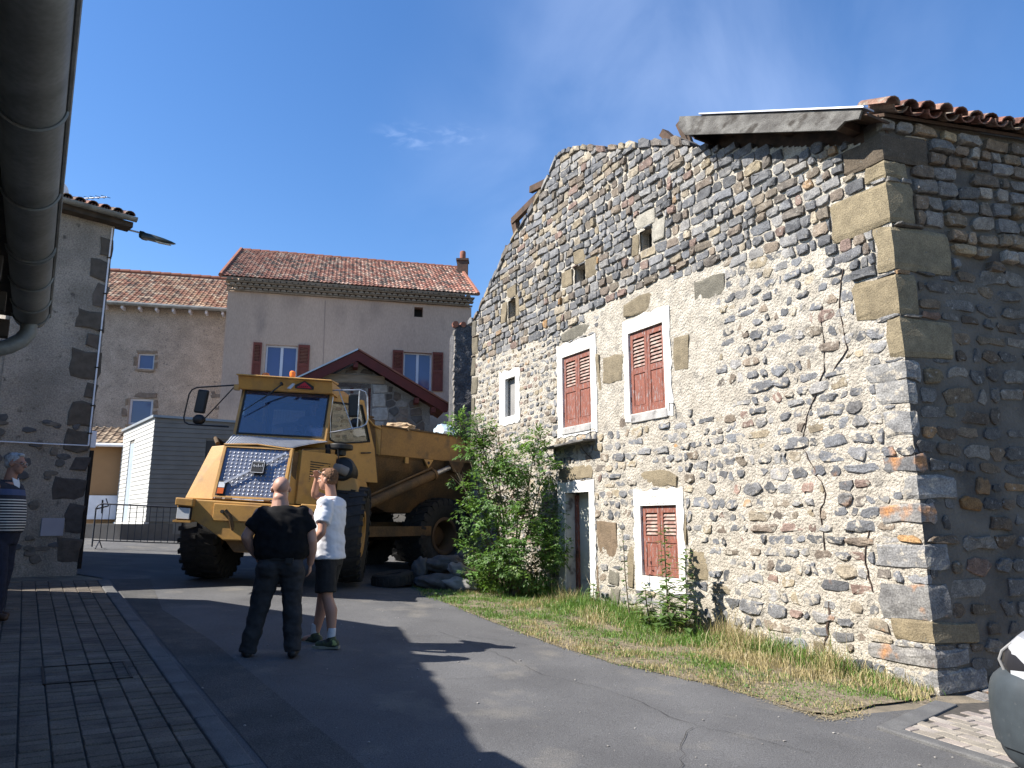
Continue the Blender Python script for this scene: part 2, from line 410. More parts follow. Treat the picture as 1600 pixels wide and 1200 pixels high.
def pavement(name, P0, adir, side, kw, across, length, start, top, pw, pl, ncol, mat, gap, bond, label_kerb, clipf=None, hero=300):
    """kerb stones plus rows of pavers running along adir"""
    a = Vector((*adir, 0)).normalized(); b = Vector((-a.y, a.x, 0)) * side
    P0 = Vector((*P0, 0))
    base = MB()
    c = [P0 + a * start + b * (kw * .5), P0 + a * (start + length) + b * (kw * .5), P0 + a * (start + length) + b * (kw + across), P0 + a * start + b * (kw + across)]
    if clipf and clipf[0] == 'poly': c = [Vector((x, y, 0)) for x, y in clipf[1]]
    n = len(c)
    base.add([(q.x, q.y, G(q.x, q.y) + top - .012) for q in c] + [(q.x, q.y, G(q.x, q.y) - .2) for q in c], [list(range(n))] + [(i, n + i, n + (i + 1) % n, (i + 1) % n) for i in range(n)])
    root = build(name, base, joint_m, kind='structure')
    for i in range(int(length / 1.0)):
        mb = MB(); P = []
        s0 = start + i * 1.0 + .005; s1 = s0 + .99
        for zz in (-.15, top + .004):
            for s, wv in ((s0, 0), (s1, 0), (s1, kw), (s0, kw)):
                q = P0 + a * s + b * wv; P.append((q.x, q.y, G(q.x, q.y) + zz))
        mb.hexa(P); build('kerb_stone', mb, kerb_m, root, bevel=.012)
    cells = []
    for j in range(ncol):
        off = (j % 2) * pl * .5 * bond + random.uniform(-.01, .01)
        for i in range(int(length / pl)):
            s = start + i * pl + off; wv = kw + .008 + j * pw
            ctr = P0 + a * (s + pl / 2) + b * (wv + pw / 2)
            if clipf and clipf[0] == 'poly' and not inside(ctr.x, ctr.y, clipf[1]): continue
            cells.append((ctr, random.random()))
    # a few mesh variants shared by the nearest pavers
    def slab(ctr, mb, colr):
        P = []
        la, lb = pl / 2 - gap / 2, pw / 2 - gap / 2
        t = top + random.uniform(-.003, .004); tl = random.uniform(-.003, .003)
        for zz, sh in ((-.02, 1), (top - .004, 1)):
            for ka, kb in ((-1, -1), (1, -1), (1, 1), (-1, 1)):
                q = ctr + a * (ka * la) + b * (kb * lb); P.append((q.x, q.y, G(q.x, q.y) + zz))
        o = len(mb.v); mb.hexa(P, colr)
        # chamfered top
        mb.f.pop(-5); mb.c.pop(-5); mb.mi.pop(-5)
        T = []
        for ka, kb in ((-1, -1), (1, -1), (1, 1), (-1, 1)):
            q = ctr + a * (ka * (la - .006)) + b * (kb * (lb - .006)); T.append((q.x, q.y, G(q.x, q.y) + t + tl * ka))
        o2 = len(mb.v); mb.v += T
        mb.f.append([o2, o2 + 1, o2 + 2, o2 + 3]); mb.c.append(colr); mb.mi.append(0)
        for k in range(4):
            mb.f.append([o + 4 + k, o + 4 + (k + 1) % 4, o2 + (k + 1) % 4, o2 + k]); mb.c.append(colr); mb.mi.append(0)
    def vis(ctr):
        f = ctr.y * .982 - 1.6 * .189
        if f < .5: return 1e6
        u = abs(ctr.x / f)
        dn = (1.6 * .982 + ctr.y * .189) / f
        return ctr.length + (1e3 if (u > .74 or dn > .56) else 0)
    cells.sort(key=lambda t: vis(t[0]))
    rest = MB()
    variants = []
    for k in range(8):
        mb = MB(); s = random.uniform(.78, 1.12); slab(cells[0][0], mb, (s, s * random.uniform(.96, 1.0), s * random.uniform(.92, 1.0)))
        variants.append(mb)
    vo = []
    for i, (ctr, r_) in enumerate(cells):
        if i < hero:
            if i < 8:
                mb = MB(); s = random.uniform(.78, 1.12); slab(ctr, mb, (s, s * random.uniform(.96, 1.0), s * random.uniform(.92, 1.0)))
                o = build('paver', mb, mat, root); vo.append(o)
            else:
                src = vo[random.randrange(len(vo))]
                q = Vector((ctr.x, ctr.y, G(ctr.x, ctr.y) + (top) / 2 - .01 + random.uniform(-.002, .002)))
                o = inst('paver', src, q, root)
        else:
            s = random.uniform(.78, 1.12); slab(ctr, rest, (s, s * .98, s * .95))
    if rest.v: build('paver_rows', rest, mat, root, kind='stuff')
    return root
def inside(x, y, poly):
    c = False; n = len(poly); j = n - 1
    for i in range(n):
        if ((poly[i][1] > y) != (poly[j][1] > y)) and (x < (poly[j][0] - poly[i][0]) * (y - poly[i][1]) / (poly[j][1] - poly[i][1]) + poly[i][0]): c = not c
        j = i
    return c
KD = (-.556, .831)
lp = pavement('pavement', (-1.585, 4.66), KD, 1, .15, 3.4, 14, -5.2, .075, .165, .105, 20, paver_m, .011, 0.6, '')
# access cover in the pavers
ac = MB(); a3 = Vector((*KD, 0)).normalized(); b3 = Vector((-a3.y, a3.x, 0)); p3 = Vector((-1.585, 4.66, 0)) + a3 * 2.08 + b3 * .38
for s0, s1, w0, w1 in ((0, .62, 0, .018), (0, .62, .60, .618), (0, .018, 0, .618), (.60, .618, 0, .618)):
    P = []
    for zz in (.05, .0815):
        for s, wv in ((s0, w0), (s1, w0), (s1, w1), (s0, w1)):
            q = p3 + a3 * s + b3 * wv; P.append((q.x, q.y, G(q.x, q.y) + zz))
    ac.hexa(P)
iron = pm('cast_iron', (.02, .018, .017), (.035, .025, .02), scale=20, rough=.6, metal=.6)
tag(build('access_cover_frame', ac, iron), 'dark iron frame of an access cover set in the shaded block paving', 'manhole cover')

rp_poly = [(3.02, 6.2), (3.44, 5.26), (4.62, 3.22), (8.7, -4.1), (12, -4), (12, 9.0), (6.0, 7.85), (4.36, 7.2), (4.1, 7.12)]
RD = (3.42 - 2.9, 5.24 - 6.15)
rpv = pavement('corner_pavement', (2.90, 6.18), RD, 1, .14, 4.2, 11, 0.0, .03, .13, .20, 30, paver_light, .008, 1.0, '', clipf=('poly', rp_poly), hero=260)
# concrete edging from the kerb to the house corner
mb = MB(); P = []
for zz in (-.1, .036):
    for (x, y) in ((2.9, 6.16), (3.06, 6.08), (4.06, 7.02), (3.92, 7.14)): P.append((x, y, G(x, y) + zz))
mb.hexa(P); build('edging', mb, kerb_m, kind='structure', bevel=.01)

verge_poly = [(-1.3, 13.0), (-1.08, 12.0), (-.40, 10.6), (.42, 9.06), (1.05, 8.15), (1.85, 7.45), (2.26, 6.95), (2.48, 6.60), (2.70, 6.55), (3.15, 6.88), (3.75, 7.20), (4.15, 7.52), (-.80, 16.7), (-1.3, 16.3)]
def rough_poly(P, step=.12, amp=.035):
    out = []
    for i in range(len(P)):
        a, b = P[i], P[(i + 1) % len(P)]; L = math.hypot(b[0] - a[0], b[1] - a[1]); n = max(1, int(L / step))
        for k in range(n):
            t = k / n; x, y = a[0] + (b[0] - a[0]) * t, a[1] + (b[1] - a[1]) * t; q = noise.noise(Vector((x * 5, y * 5, 1))) * amp + random.uniform(-1, 1) * amp * .35
            out.append((x + q * (b[1] - a[1]) / L, y - q * (b[0] - a[0]) / L))
    return out
sheet('verge', rough_poly(verge_poly), .010, pm('verge_soil', (.20, .165, .115), (.11, .09, .06), scale=14, rough=1, grain=.5, gscale=60, bump=.9, bscale=70))
# raised paved forecourt with a low edge beyond the barrier
fc = MB(); pts = [(-16.5, 20.6), (-11.2, 21.1), (-9.0, 22.4), (-9.5, 30), (-17, 30)]
fc.add([(x, y, 1.60) for x, y in pts] + [(x, y, .6) for x, y in pts], [list(range(5))] + [(i, 5 + i, 5 + (i + 1) % 5, (i + 1) % 5) for i in range(5)])
build('forecourt', fc, pm('forecourt', (.16, .15, .14), (.12, .11, .10), scale=2, rough=.9, bump=.3, bscale=80), kind='structure')
# hairline cracks in the asphalt
random.seed(19)
ckm = pm('crack_filling', (.028, .026, .024), (.02, .02, .02), rough=1)
for path in ([(-.9, 9.4), (-.2, 8.3), (.3, 7.4), (.9, 6.9), (1.4, 6.0), (2.2, 5.4)], [(-2.6, 6.4), (-1.8, 6.9), (-.9, 6.8), (.2, 7.4)], [(-2.0, 9.6), (-1.2, 9.0), (-.6, 9.2), (.3, 8.8)], [(1.0, 4.4), (1.1, 5.2), (1.4, 6.0)]):
    mb = MB(); prev = None
    for (a, b) in zip(path, path[1:]):
        for k in range(8):
            t = k / 8; x = a[0] + (b[0] - a[0]) * t + random.gauss(0, .018); y = a[1] + (b[1] - a[1]) * t + random.gauss(0, .018); w_ = random.uniform(.001, .0032)
            cur = (x, y, w_)
            if prev:
                dx, dy = x - prev[0], y - prev[1]; L = math.hypot(dx, dy) + 1e-6; nx, ny = -dy / L, dx / L
                mb.add([(prev[0] + nx * prev[2], prev[1] + ny * prev[2], G(prev[0], prev[1]) + .013), (prev[0] - nx * prev[2], prev[1] - ny * prev[2], G(prev[0], prev[1]) + .013), (x - nx * w_, y - ny * w_, G(x, y) + .013), (x + nx * w_, y + ny * w_, G(x, y) + .013)], [(0, 1, 2, 3)])
            prev = cur
    build('road_crack', mb, ckm, kind='structure')
# little chips and crumbs of rubble on the road
gr = MB()
for i in range(420):
    t = random.random()
    x = random.uniform(-3.5, 3.4); y = random.uniform(4.2, 14)
    if not inside(x, y, road_poly): continue
    s = random.choice((.004, .005, .007, .012)) * random.uniform(.6, 1.2)
    gr.blob((x, y, G(x, y) + .004 + s * .4), (s, s * .8, s * .5), 1, .3, rot=(0, 0, random.random() * 6))
build('rubble_crumbs', gr, pm('crumb', (.30, .29, .27), (.18, .17, .16), scale=30, rough=.9), kind='stuff')
# ------------------------------------------------------------------ old stone house
HO = (4.20, 7.54); FE = (-.4919, .8706); FN = (-.8706, -.4919)
F = Frame(HO, FE, FN)
E2 = (math.cos(R(15)), math.sin(R(15))); N2 = (E2[1], -E2[0])
S2 = Frame(HO, E2, N2)
mortar = pm('lime_mortar', (.42, .385, .325), (.31, .28, .232), scale=5, rough=.97, bump=1.0, bscale=30, detail=10, lo=.35, hi=.65, c3=(.21, .195, .17), s3=6, lo3=.54, hi3=.72, bdist=.04, grain=0.28, gscale=60)
render_m = pm('rough_render', (.66, .61, .53), (.52, .48, .41), scale=2.2, rough=.95, bump=1.0, bscale=50, c3=(.36, .33, .29), s3=5, lo3=.60, hi3=.78, bdist=.02)
stone = pm('rubble_stone', (1.15, 1.15, 1.15), (.68, .68, .70), scale=11, rough=.92, bump=.7, bscale=50, attr=True, bdist=.014, c3=(.25, .235, .21), s3=16, lo3=.60, hi3=.74, grain=0.35, gscale=70)
tuff = pm('tuff_block', (.52, .52, .51), (.37, .37, .365), scale=7, rough=.95, bump=.9, bscale=55, attr=True, c3=(.12, .115, .10), s3=26, lo3=.66, hi3=.74, bdist=.012, grain=0.3, gscale=70)
lichen = pm('lichened_basalt', (.95, .95, .95), (.52, .52, .54), scale=6, rough=.9, bump=1.0, bscale=24, attr=True, c3=(.34, .17, .075), s3=4.2, lo3=.58, hi3=.72, bdist=.012, grain=0.4, gscale=60)
white = pm('whitewash', (.66, .65, .62), (.56, .545, .51), scale=4, rough=.9, bump=.6, bscale=60, c3=(.45, .40, .33), s3=9, lo3=.62, hi3=.74, grain=0.12, gscale=60)
dirty_white = pm('dirty_whitewash', (.40, .39, .37), (.27, .26, .25), scale=5, rough=.9, bump=.6, bscale=50, c3=(.10, .095, .09), s3=6, lo3=.55, hi3=.7)
dark_in = pm('dark_interior', (.03, .026, .022), (.02, .018, .016), rough=1)  # near-black backing paints the shade inside openings and louvre gaps
redwood = pm('worn_red_paint', (.225, .082, .056), (.16, .060, .044), scale=7, rough=.8, bump=.4, bscale=90, c3=(.25, .21, .20), s3=14, lo3=.54, hi3=.70, stretch=(3, 3, .8), grain=0.25, gscale=60)
redwood2 = pm('worn_red_lit_slat', (.33, .26, .22), (.19, .10, .08), scale=10, rough=.8, bump=.3, bscale=90)  # paler than the frames: worn paint plus painted sunlit tops
oldwood = pm('old_grey_wood', (.15, .145, .135), (.06, .056, .052), scale=2.4, rough=.85, bump=.8, bscale=26, stretch=(2.5, 1, 2.5), c3=(.04, .035, .03), s3=3, lo3=.52, hi3=.66, grain=0.35, gscale=60)
brownwood = pm('brown_wood', (.085, .05, .034), (.045, .03, .02), scale=8, rough=.85, bump=.5, bscale=40)
zinc_sheet = pm('zinc_sheet', (.46, .47, .49), (.38, .38, .40), scale=3, rough=.4, metal=.7)
tile_m = pm('clay_tile', (.60, .56, .54), (.30, .29, .28), scale=8, rough=.9, bump=.5, bscale=60, attr=True, c3=(.20, .18, .15), s3=9, lo3=.58, hi3=.7, grain=0.3, gscale=60)
rust = pm('rusty_iron', (.10, .05, .035), (.05, .03, .025), scale=20, rough=.9)

house = thing('stone_house', (F.p(5, 0).x, F.p(5, 0).y, 0), 'old dark rubble stone house with torn open gable top and faded red shutters', 'house')
TOP = [(-.3, 5.86), (.2, 6.0), (2.72, 7.14), (3.26, 7.47), (4.0, 7.80), (5.23, 8.30), (5.93, 8.66), (6.48, 8.84), (6.75, 8.80), (6.96, 8.58), (7.3, 8.36), (7.59, 8.16), (8.48, 7.74), (8.83, 7.50), (9.84, 6.72), (10.2, 6.45), (10.46, 6.36)]
BND = [(-.5, 4.1), (.16, 4.19), (.86, 4.75), (1.6, 5.12), (2.4, 5.22), (3.4, 5.31), (4.98, 5.36), (6.79, 5.21), (8.54, 5.2), (9.5, 5.3), (10.5, 5.4)]
def pl(T, u):
    if u <= T[0][0]: return T[0][1]
    for (a, b), (c, d) in zip(T, T[1:]):
        if u <= c: return b + (d - b) * (u - a) / (c - a)
    return T[-1][1]
ULEN = 10.46
# opening: (u0,u1,z0,z1)
W1 = (3.78, 4.63, 3.34, 4.69); W2 = (5.70, 6.60, 3.35, 4.68); W3 = (3.64, 4.46, .84, 1.89); DO = (5.82, 6.58, -.2, 2.16)
SL = (8.38, 8.81, 3.83, 4.65); H1 = (8.38, 8.73, 5.95, 6.37); H2_ = (5.83, 6.17, 6.0, 6.32); H3 = (3.97, 4.27, 6.0, 6.34)
OPEN = [W1, W2, W3, DO, SL, H1, H2_, H3]
# core
us = sorted(set([0.0, ULEN] + [o[0] for o in OPEN] + [o[1] for o in OPEN] + [u for u, _ in TOP if 0 < u < ULEN]))
core = MB()
for a, b in zip(us, us[1:]):
    m = (a + b) / 2; iv = sorted([(o[2], o[3]) for o in OPEN if o[0] <= m <= o[1]])
    z = -.5
    for z0, z1 in iv:
        if z0 > z: F.block(core, a, b, z, z0, -.52, -.055)
        z = z1
    F.block(core, a, b, z, 0, -.52, -.055, ztop=(pl(TOP, a) - .05, pl(TOP, b) - .05))
build('gable_wall', core, mortar, house)
# uneven mortar face
def skin(fr, u0, u1, du, z0, dz, topf, opens, dfun, name, mat, parent):
    ul = set(np.round(np.arange(u0, u1 + 1e-6, du), 4)); zl = set(np.round(np.arange(z0, 9.2, dz), 4))
    for o in opens:
        ul |= {o[0], o[1]}; zl |= {o[2], o[3]}
    ul = sorted(x for x in ul if u0 <= x <= u1); zl = sorted(zl)
    def thin(L, keep):
        out = [L[0]]
        for x in L[1:]:
            if x - out[-1] < du * .3:
                if x in keep: out[-1] = x
                continue
            out.append(x)
        return out
    ku = {o[i] for o in opens for i in (0, 1)} | {u1}; kz = {o[i] for o in opens for i in (2, 3)}
    ul = thin(ul, ku); zl = thin(zl, kz)
    vs = []; idx = {}
    fs = []
    flip = fr.e.cross(Vector((0, 0, 1))).dot(fr.n) < 0
    def vid(i, j):
        if (i, j) not in idx:
            idx[(i, j)] = len(vs); u, z = ul[i], zl[j]; vs.append(fr.p(u, z, dfun(u, z)))
        return idx[(i, j)]
    for i in range(len(ul) - 1):
        um = (ul[i] + ul[i + 1]) / 2; t = topf(um)
        for j in range(len(zl) - 1):
            zm = (zl[j] + zl[j + 1]) / 2
            if zm > t: break
            if any(o[0] < um < o[1] and o[2] < zm < o[3] for o in opens): continue
            f = (vid(i, j), vid(i + 1, j), vid(i + 1, j + 1), vid(i, j + 1)); fs.append(f[::-1] if flip else f)
    mb = MB(); mb.add(vs, fs)
    return build(name, mb, mat, parent, smooth=True, ang=0)
def n2(u, z, s): return noise.noise(Vector((u * s, z * s, 3.7)))
def sm(x): x = clamp(x, 0, 1); return x * x * (3 - 2 * x)
def dF(u, z):
    k = sm((z - pl(BND, u) + .12) / .25)
    return (1 - k) * (.002 + .010 * n2(u, z, 9) + .008 * n2(u, z, 22)) + k * (-.010 + .014 * n2(u, z, 12))
skin(F, 0, ULEN, .045, -.35, .045, lambda u: pl(TOP, u) - .06, OPEN, dF, 'mortar_face', mortar, house)

SURR = [(3.62, 4.76, 3.22, 4.93), (5.53, 6.78, 3.18, 4.92), (3.49, 4.62, .62, 2.13), (5.66, 6.80, -.3, 2.36), (8.19, 9.07, 3.68, 4.83)]
BLK = [  # dressed tuff blocks (u0,u1,z0,z1,colour)
    (3.23, 3.58, 3.86, 4.40, 't'), (4.80, 5.36, 3.95, 4.42, 't'), (3.66, 4.72, 4.96, 5.26, 't'), (5.58, 6.62, 4.95, 5.20, 'g'), (5.42, 5.52, 3.7, 4.55, 't'),
    (5.68, 6.78, 2.39, 2.64, 't'), (3.58, 4.55, 2.16, 2.44, 't'), (5.06, 5.62, .98, 1.66, 'b'), (4.66, 4.82, .62, 1.36, 't'), (3.05, 3.44, .85, 1.28, 't'),
    (5.03, 5.34, .36, .62, 'g'), (5.03, 5.34, .64, .90, 'g'), (5.60, 5.645, .3, .95, 'b'), (3.44, 3.475, 1.3, 2.0, 't'), (2.45, 3.1, 4.78, 5.1, 'g'),
    (5.84 + .36, 6.62, 6.02, 6.36, 't'), (5.46, 5.80, 5.98, 6.36, 't'), (5.80, 6.17, 6.35, 6.62, 't'), (3.62, 3.95, 6.02, 6.42, 'w'), (4.29, 4.46, 5.96, 6.34, 't'), (3.84, 4.34, 6.37, 6.64, 'w'),
    (8.75, 9.02, 5.9, 6.42, 't'), (8.22, 8.36, 5.92, 6.42, 't'), (8.30, 8.80, 6.40, 6.66, 't')]
CORN = [(0, .26, 5.45, 5.64, 'tuff'), (0, .74, 4.90, 5.40, 'tuff'), (0, .22, 4.36, 4.87, 'tuff'), (0, .54, 3.86, 4.31, 'tuff'), (0, .19, 3.38, 3.82, 'tuff'), (0, .49, 3.14, 3.34, 'l'), (0, .37, 2.88, 3.11, 'l'),
        (0, .32, 2.53, 2.80, 'l'), (0, .37, 2.16, 2.33, 'l'), (0, .18, 1.88, 2.12, 'l'), (0, .46, 1.63, 1.82, 'l'), (0, .56, 1.17, 1.42, 'l'), (0, .57, .68, 1.0, 'l'), (0, .45, .44, .65, 'tuff'), (0, .74, .22, .38, 'l'), (0, .46, -.04, .18, 'l'), (0, .5, 5.66, 5.98, 'd')]
FAR = [(10.46 - w, 10.46, z0, z1) for w, z0, z1 in ((.22, 5.95, 6.33), (.33, 5.5, 5.92), (.20, 5.0, 5.46), (.34, 4.55, 4.97), (.2, 4.1, 4.5), (.36, 3.65, 4.06), (.2, 3.2, 3.6), (.3, 2.75, 3.15), (.2, 2.3, 2.7), (.3, 1.85, 2.26), (.2, 1.4, 1.8), (.34, .9, 1.35), (.22, .4, .86))]
EXC = SURR + [b[:4] for b in BLK] + [H1, H2_, H3] + [b[:4] for b in CORN] + FAR
PAL = {'g': [(.125, .126, .130), (.155, .155, .157), (.180, .177, .172), (.100, .102, .106), (.21, .203, .193), (.138, .142, .150)],
       'b': [(.16, .135, .105), (.135, .11, .088), (.185, .15, .115), (.125, .11, .095)], 't': [(.24, .20, .14), (.28, .24, .18), (.22, .185, .13)],
       'p': [(.18, .13, .108), (.20, .14, .115)], 'o': [(.28, .17, .08), (.26, .18, .11)]}
def pick(ws):
    k = random.choices('gbtpo', ws)[0]; c = random.choice(PAL[k]); s = random.uniform(.82, 1.2)
    return tuple(x * s for x in c)
# rubble layout: jittered courses, Voronoi cells
random.seed(21)
pts = []
z = -.25
while z < 9.1:
    h = random.uniform(.10, .19)
    u = -.2
    while u < 10.9:
        low = z < pl(BND, clamp(u, 0, 10.4)) - .03
        if low:
            wd = random.uniform(.12, .28) if u > 6.8 else random.choice((random.uniform(.14, .24), random.uniform(.2, .36), random.uniform(.34, .5)))
            if u < 1.6: wd *= 1.25
        else: wd = random.uniform(.10, .22) if random.random() < .45 else random.uniform(.2, .40)
        wave = .05 * math.sin(u * .8 + z) + .03 * math.sin(u * 2.1 + z * 3)
        pts.append((u + wd / 2, z + h / 2 + wave + random.uniform(-.022, .022)))
        u += wd
    z += h
polys = []
def avoid(poly, exc):
    for (a, b, c, d) in exc:
        us_ = [p[0] for p in poly]; zs_ = [p[1] for p in poly]
        if max(us_) <= a or min(us_) >= b or max(zs_) <= c or min(zs_) >= d: continue
        opts = [clip_poly(poly, 1, 0, a), clip_poly(poly, -1, 0, -b), clip_poly(poly, 0, 1, c), clip_poly(poly, 0, -1, -d)]
        opts = [o for o in opts if len(o) > 2]
        if not opts: return None
        poly = max(opts, key=area)
        if area(poly) < .004: return None
    return poly

smear = pm('mortared_stone', (1.25, 1.25, 1.25), (.78, .78, .79), scale=8, rough=.95, bump=.8, bscale=40, attr=True, bdist=.016, c3=(.33, .30, .25), s3=10, lo3=.54, hi3=.62, grain=.35, gscale=60)
def courses_(out, fr, ULEN, TOP, BND, EXC, z00, rh, nrow, u_lo, u_hi, seed, widths, gaps, fills, cuts, skip, jit, hts, weights, low, amp=.03, lean=.03):
    random.seed(seed)
    def rowline(k, u): return z00 + rh * k + amp * math.sin(u * .9 + k * .7) + amp * .7 * noise.noise(Vector((u * 1.7, k * .6, seed))) + .012 * noise.noise(Vector((u * 5, k * 3.1, 7)))
    for k in range(nrow):
        u = u_lo + random.uniform(-.2, 0)
        while u < u_hi:
            wd = random.uniform(*random.choice(widths)); um = u + wd / 2; ua = u; u += wd
            if um < 0 or um > ULEN: continue
            t = pl(TOP, um); z0 = rowline(k, um); z1 = rowline(k + 1, um); zc = (z0 + z1) / 2; bz = pl(BND, um)
            if low and (zc > bz + random.uniform(-.05, .04) or zc < G(fr.p(um, 0).x, fr.p(um, 0).y) - .12): continue
            if not low and (z1 - .02 > t or zc < bz + random.uniform(-.04, .05)): continue
            if random.random() < skip: continue
            if low and fr is F:
                patch = 2.5 < um < 5.55 and zc > 3.1
                if patch and (zc > 3.3 or random.random() < .5) and (um > 2.75 or random.random() < .6): continue
            g = random.uniform(*gaps); fill = random.uniform(*fills); off = random.uniform(0, 1 - fill) * (z1 - z0)
            a0, a1 = ua + g, ua + wd - g
            if a1 - a0 < .04: continue
            def bot(x): return rowline(k, x) + g * .8 + off
            def top_(x): return bot(x) + (rowline(k + 1, x) - rowline(k, x) - 1.6 * g) * fill
            sl_, sr_ = random.uniform(-lean, lean), random.uniform(-lean, lean)
            q = [random.uniform(*cuts) for _ in range(4)]; w_ = a1 - a0; h_ = top_(um) - bot(um); wq = min(w_, h_ * 1.6)
            P = [(a0 + wq * q[0] * .7, bot(a0)), ((a0 + a1) / 2 + random.uniform(-.1, .1) * w_, bot(um) - random.uniform(-.006, .010)), (a1 - wq * q[1] * .7, bot(a1)),
                 (a1 + sr_ * .3, bot(a1) + h_ * q[1]), (a1 + sr_, top_(a1) - h_ * q[2]), (a1 - wq * q[2] * .7 + sr_, top_(a1)), ((a0 + a1) / 2 + random.uniform(-.1, .1) * w_, top_(um) + random.uniform(-.010, .008)), (a0 + wq * q[3] * .7 + sl_, top_(a0)), (a0 + sl_, top_(a0) - h_ * q[3]), (a0 + sl_ * .3, bot(a0) + h_ * q[0])]
            P = clip_poly(P, 1, 0, ULEN); P = clip_poly(P, -1, 0, 0)
            if len(P) < 4: continue
            P = avoid(P, EXC)
            if not P or area(P) < .0022: continue
            P = simplify(P, .014)
            if len(P) < 4: continue
            js = jit * math.sqrt(area(P)); P = [(x + random.uniform(-js, js), y + random.uniform(-js, js)) for x, y in P]
            if low and len(P) < 9: P = simplify(chaikin(P, .2), .012)
            if low: js *= .6; P = [(x + random.uniform(-js, js), y + random.uniform(-js, js)) for x, y in P]
            dist = (fr.p(um, z0) - Vector((0, 0, CZ))).length; c = pick(weights)
            out.append((math.sqrt(area(P)) / dist, P, random.uniform(*random.choice(hts)), c, low, um, zc))
courses = lambda *a, **k: courses_(polys, F, ULEN, TOP, BND, EXC, *a, **k)
courses(4.02, .152, 33, 0, ULEN, 64, ((.09, .16), (.13, .24), (.16, .28), (.25, .38)), (.006, .013), (.84, 1.0), (.06, .30), 0, .035, ((.004, .02), (.02, .045)), (66, 19, 9, 4.5, 1), False, lean=.03)
courses(-.32, .165, 36, 0, 6.85, 71, ((.10, .18), (.14, .25), (.19, .31), (.28, .44)), (.012, .028), (.62, 1.0), (.12, .42), .07, .085, ((.002, .012), (.01, .03)), (74, 14, 8, 3.5, .4), True, lean=.05)
courses(-.1, .128, 46, 6.75, ULEN, 83, ((.08, .15), (.12, .2), (.16, .26)), (.011, .022), (.6, .94), (.15, .42), .06, .08, ((.004, .012), (.01, .026)), (58, 20, 12, 9, 1), True, amp=.02)
# capping stones along the broken top
u = 3.0
while u < ULEN:
    wd = random.uniform(.14, .32); t = pl(TOP, u + wd / 2)
    hh = random.uniform(.07, .15); s = (pl(TOP, u + wd) - pl(TOP, u)) 
    poly = [(u, t - hh / 2 - s / 2), (u + wd * .5, t - hh / 2 - .01), (u + wd, t - hh / 2 + s / 2), (u + wd * .95, t + hh / 2 + s / 2), (u + wd * .55, t + hh / 2 + random.uniform(0, .05)), (u + wd * .06, t + hh / 2 - s / 2)]
    dist = (F.p(u, t) - Vector((0, 0, CZ))).length
    polys.append((math.sqrt(area(poly)) / dist, poly, .04, pick((60, 22, 14, 2, 0)), False, u, t)); u += wd * random.uniform(.95, 1.25)
polys.sort(key=lambda t: -t[0])
rest = MB(); rest_low = MB()
for i, (_, poly, hgt, c, low, u, z) in enumerate(polys):
    cap = z > pl(TOP, u) - .1 and u > 2.9
    b = -.06 if not cap else -.34
    if i < 262: build('stone', stone_mb(F, poly, hgt, b, c), lichen if (u < 1.3 and z < 3.3 and random.random() < .3) else (smear if low else stone), house)
    else: stone_mb(F, poly, hgt, b, c, mb=rest_low if low else rest)
build('gable_rubble', rest, stone, house, kind='stuff'); build('embedded_rubble', rest_low, smear, house, kind='stuff')
# dressed blocks
def block_poly(a, b, c, d, j=.018):
    P = []
    for k in range(4):
        (x0, y0), (x1, y1) = [((a, c), (b, c)), ((b, c), (b, d)), ((b, d), (a, d)), ((a, d), (a, c))][k]
        L = math.hypot(x1 - x0, y1 - y0); m = max(1, int(L / .18))
        for q in range(m):
            t = (q + (.12 if q == 0 else 0)) / m; P.append((x0 + (x1 - x0) * t + random.uniform(-j, j), y0 + (y1 - y0) * t + random.uniform(-j, j)))
    return P
BC = {'t': (.40, .33, .225), 'b': (.34, .25, .17), 'g': (.27, .25, .205), 'w': (.62, .58, .5)}
for (a, b, c, d, k) in BLK:
    s = random.uniform(.9, 1.08); cc = tuple(x * s for x in BC[k])
    P = block_poly(a, b, c, d, .014)
    if (c, d) == (4.96, 5.26) or (c, d) == (2.16, 2.44) or (c, d) == (4.95, 5.20): P = [(u_, z_ - (.10 * abs((u_ - (a + b) / 2) / ((b - a) / 2)) ** 2 if z_ > (c + d) / 2 else 0)) for u_, z_ in P]
    build('tuff_block', stone_mb(F, P, .014, -.05, cc, rough=.25), tuff, house)
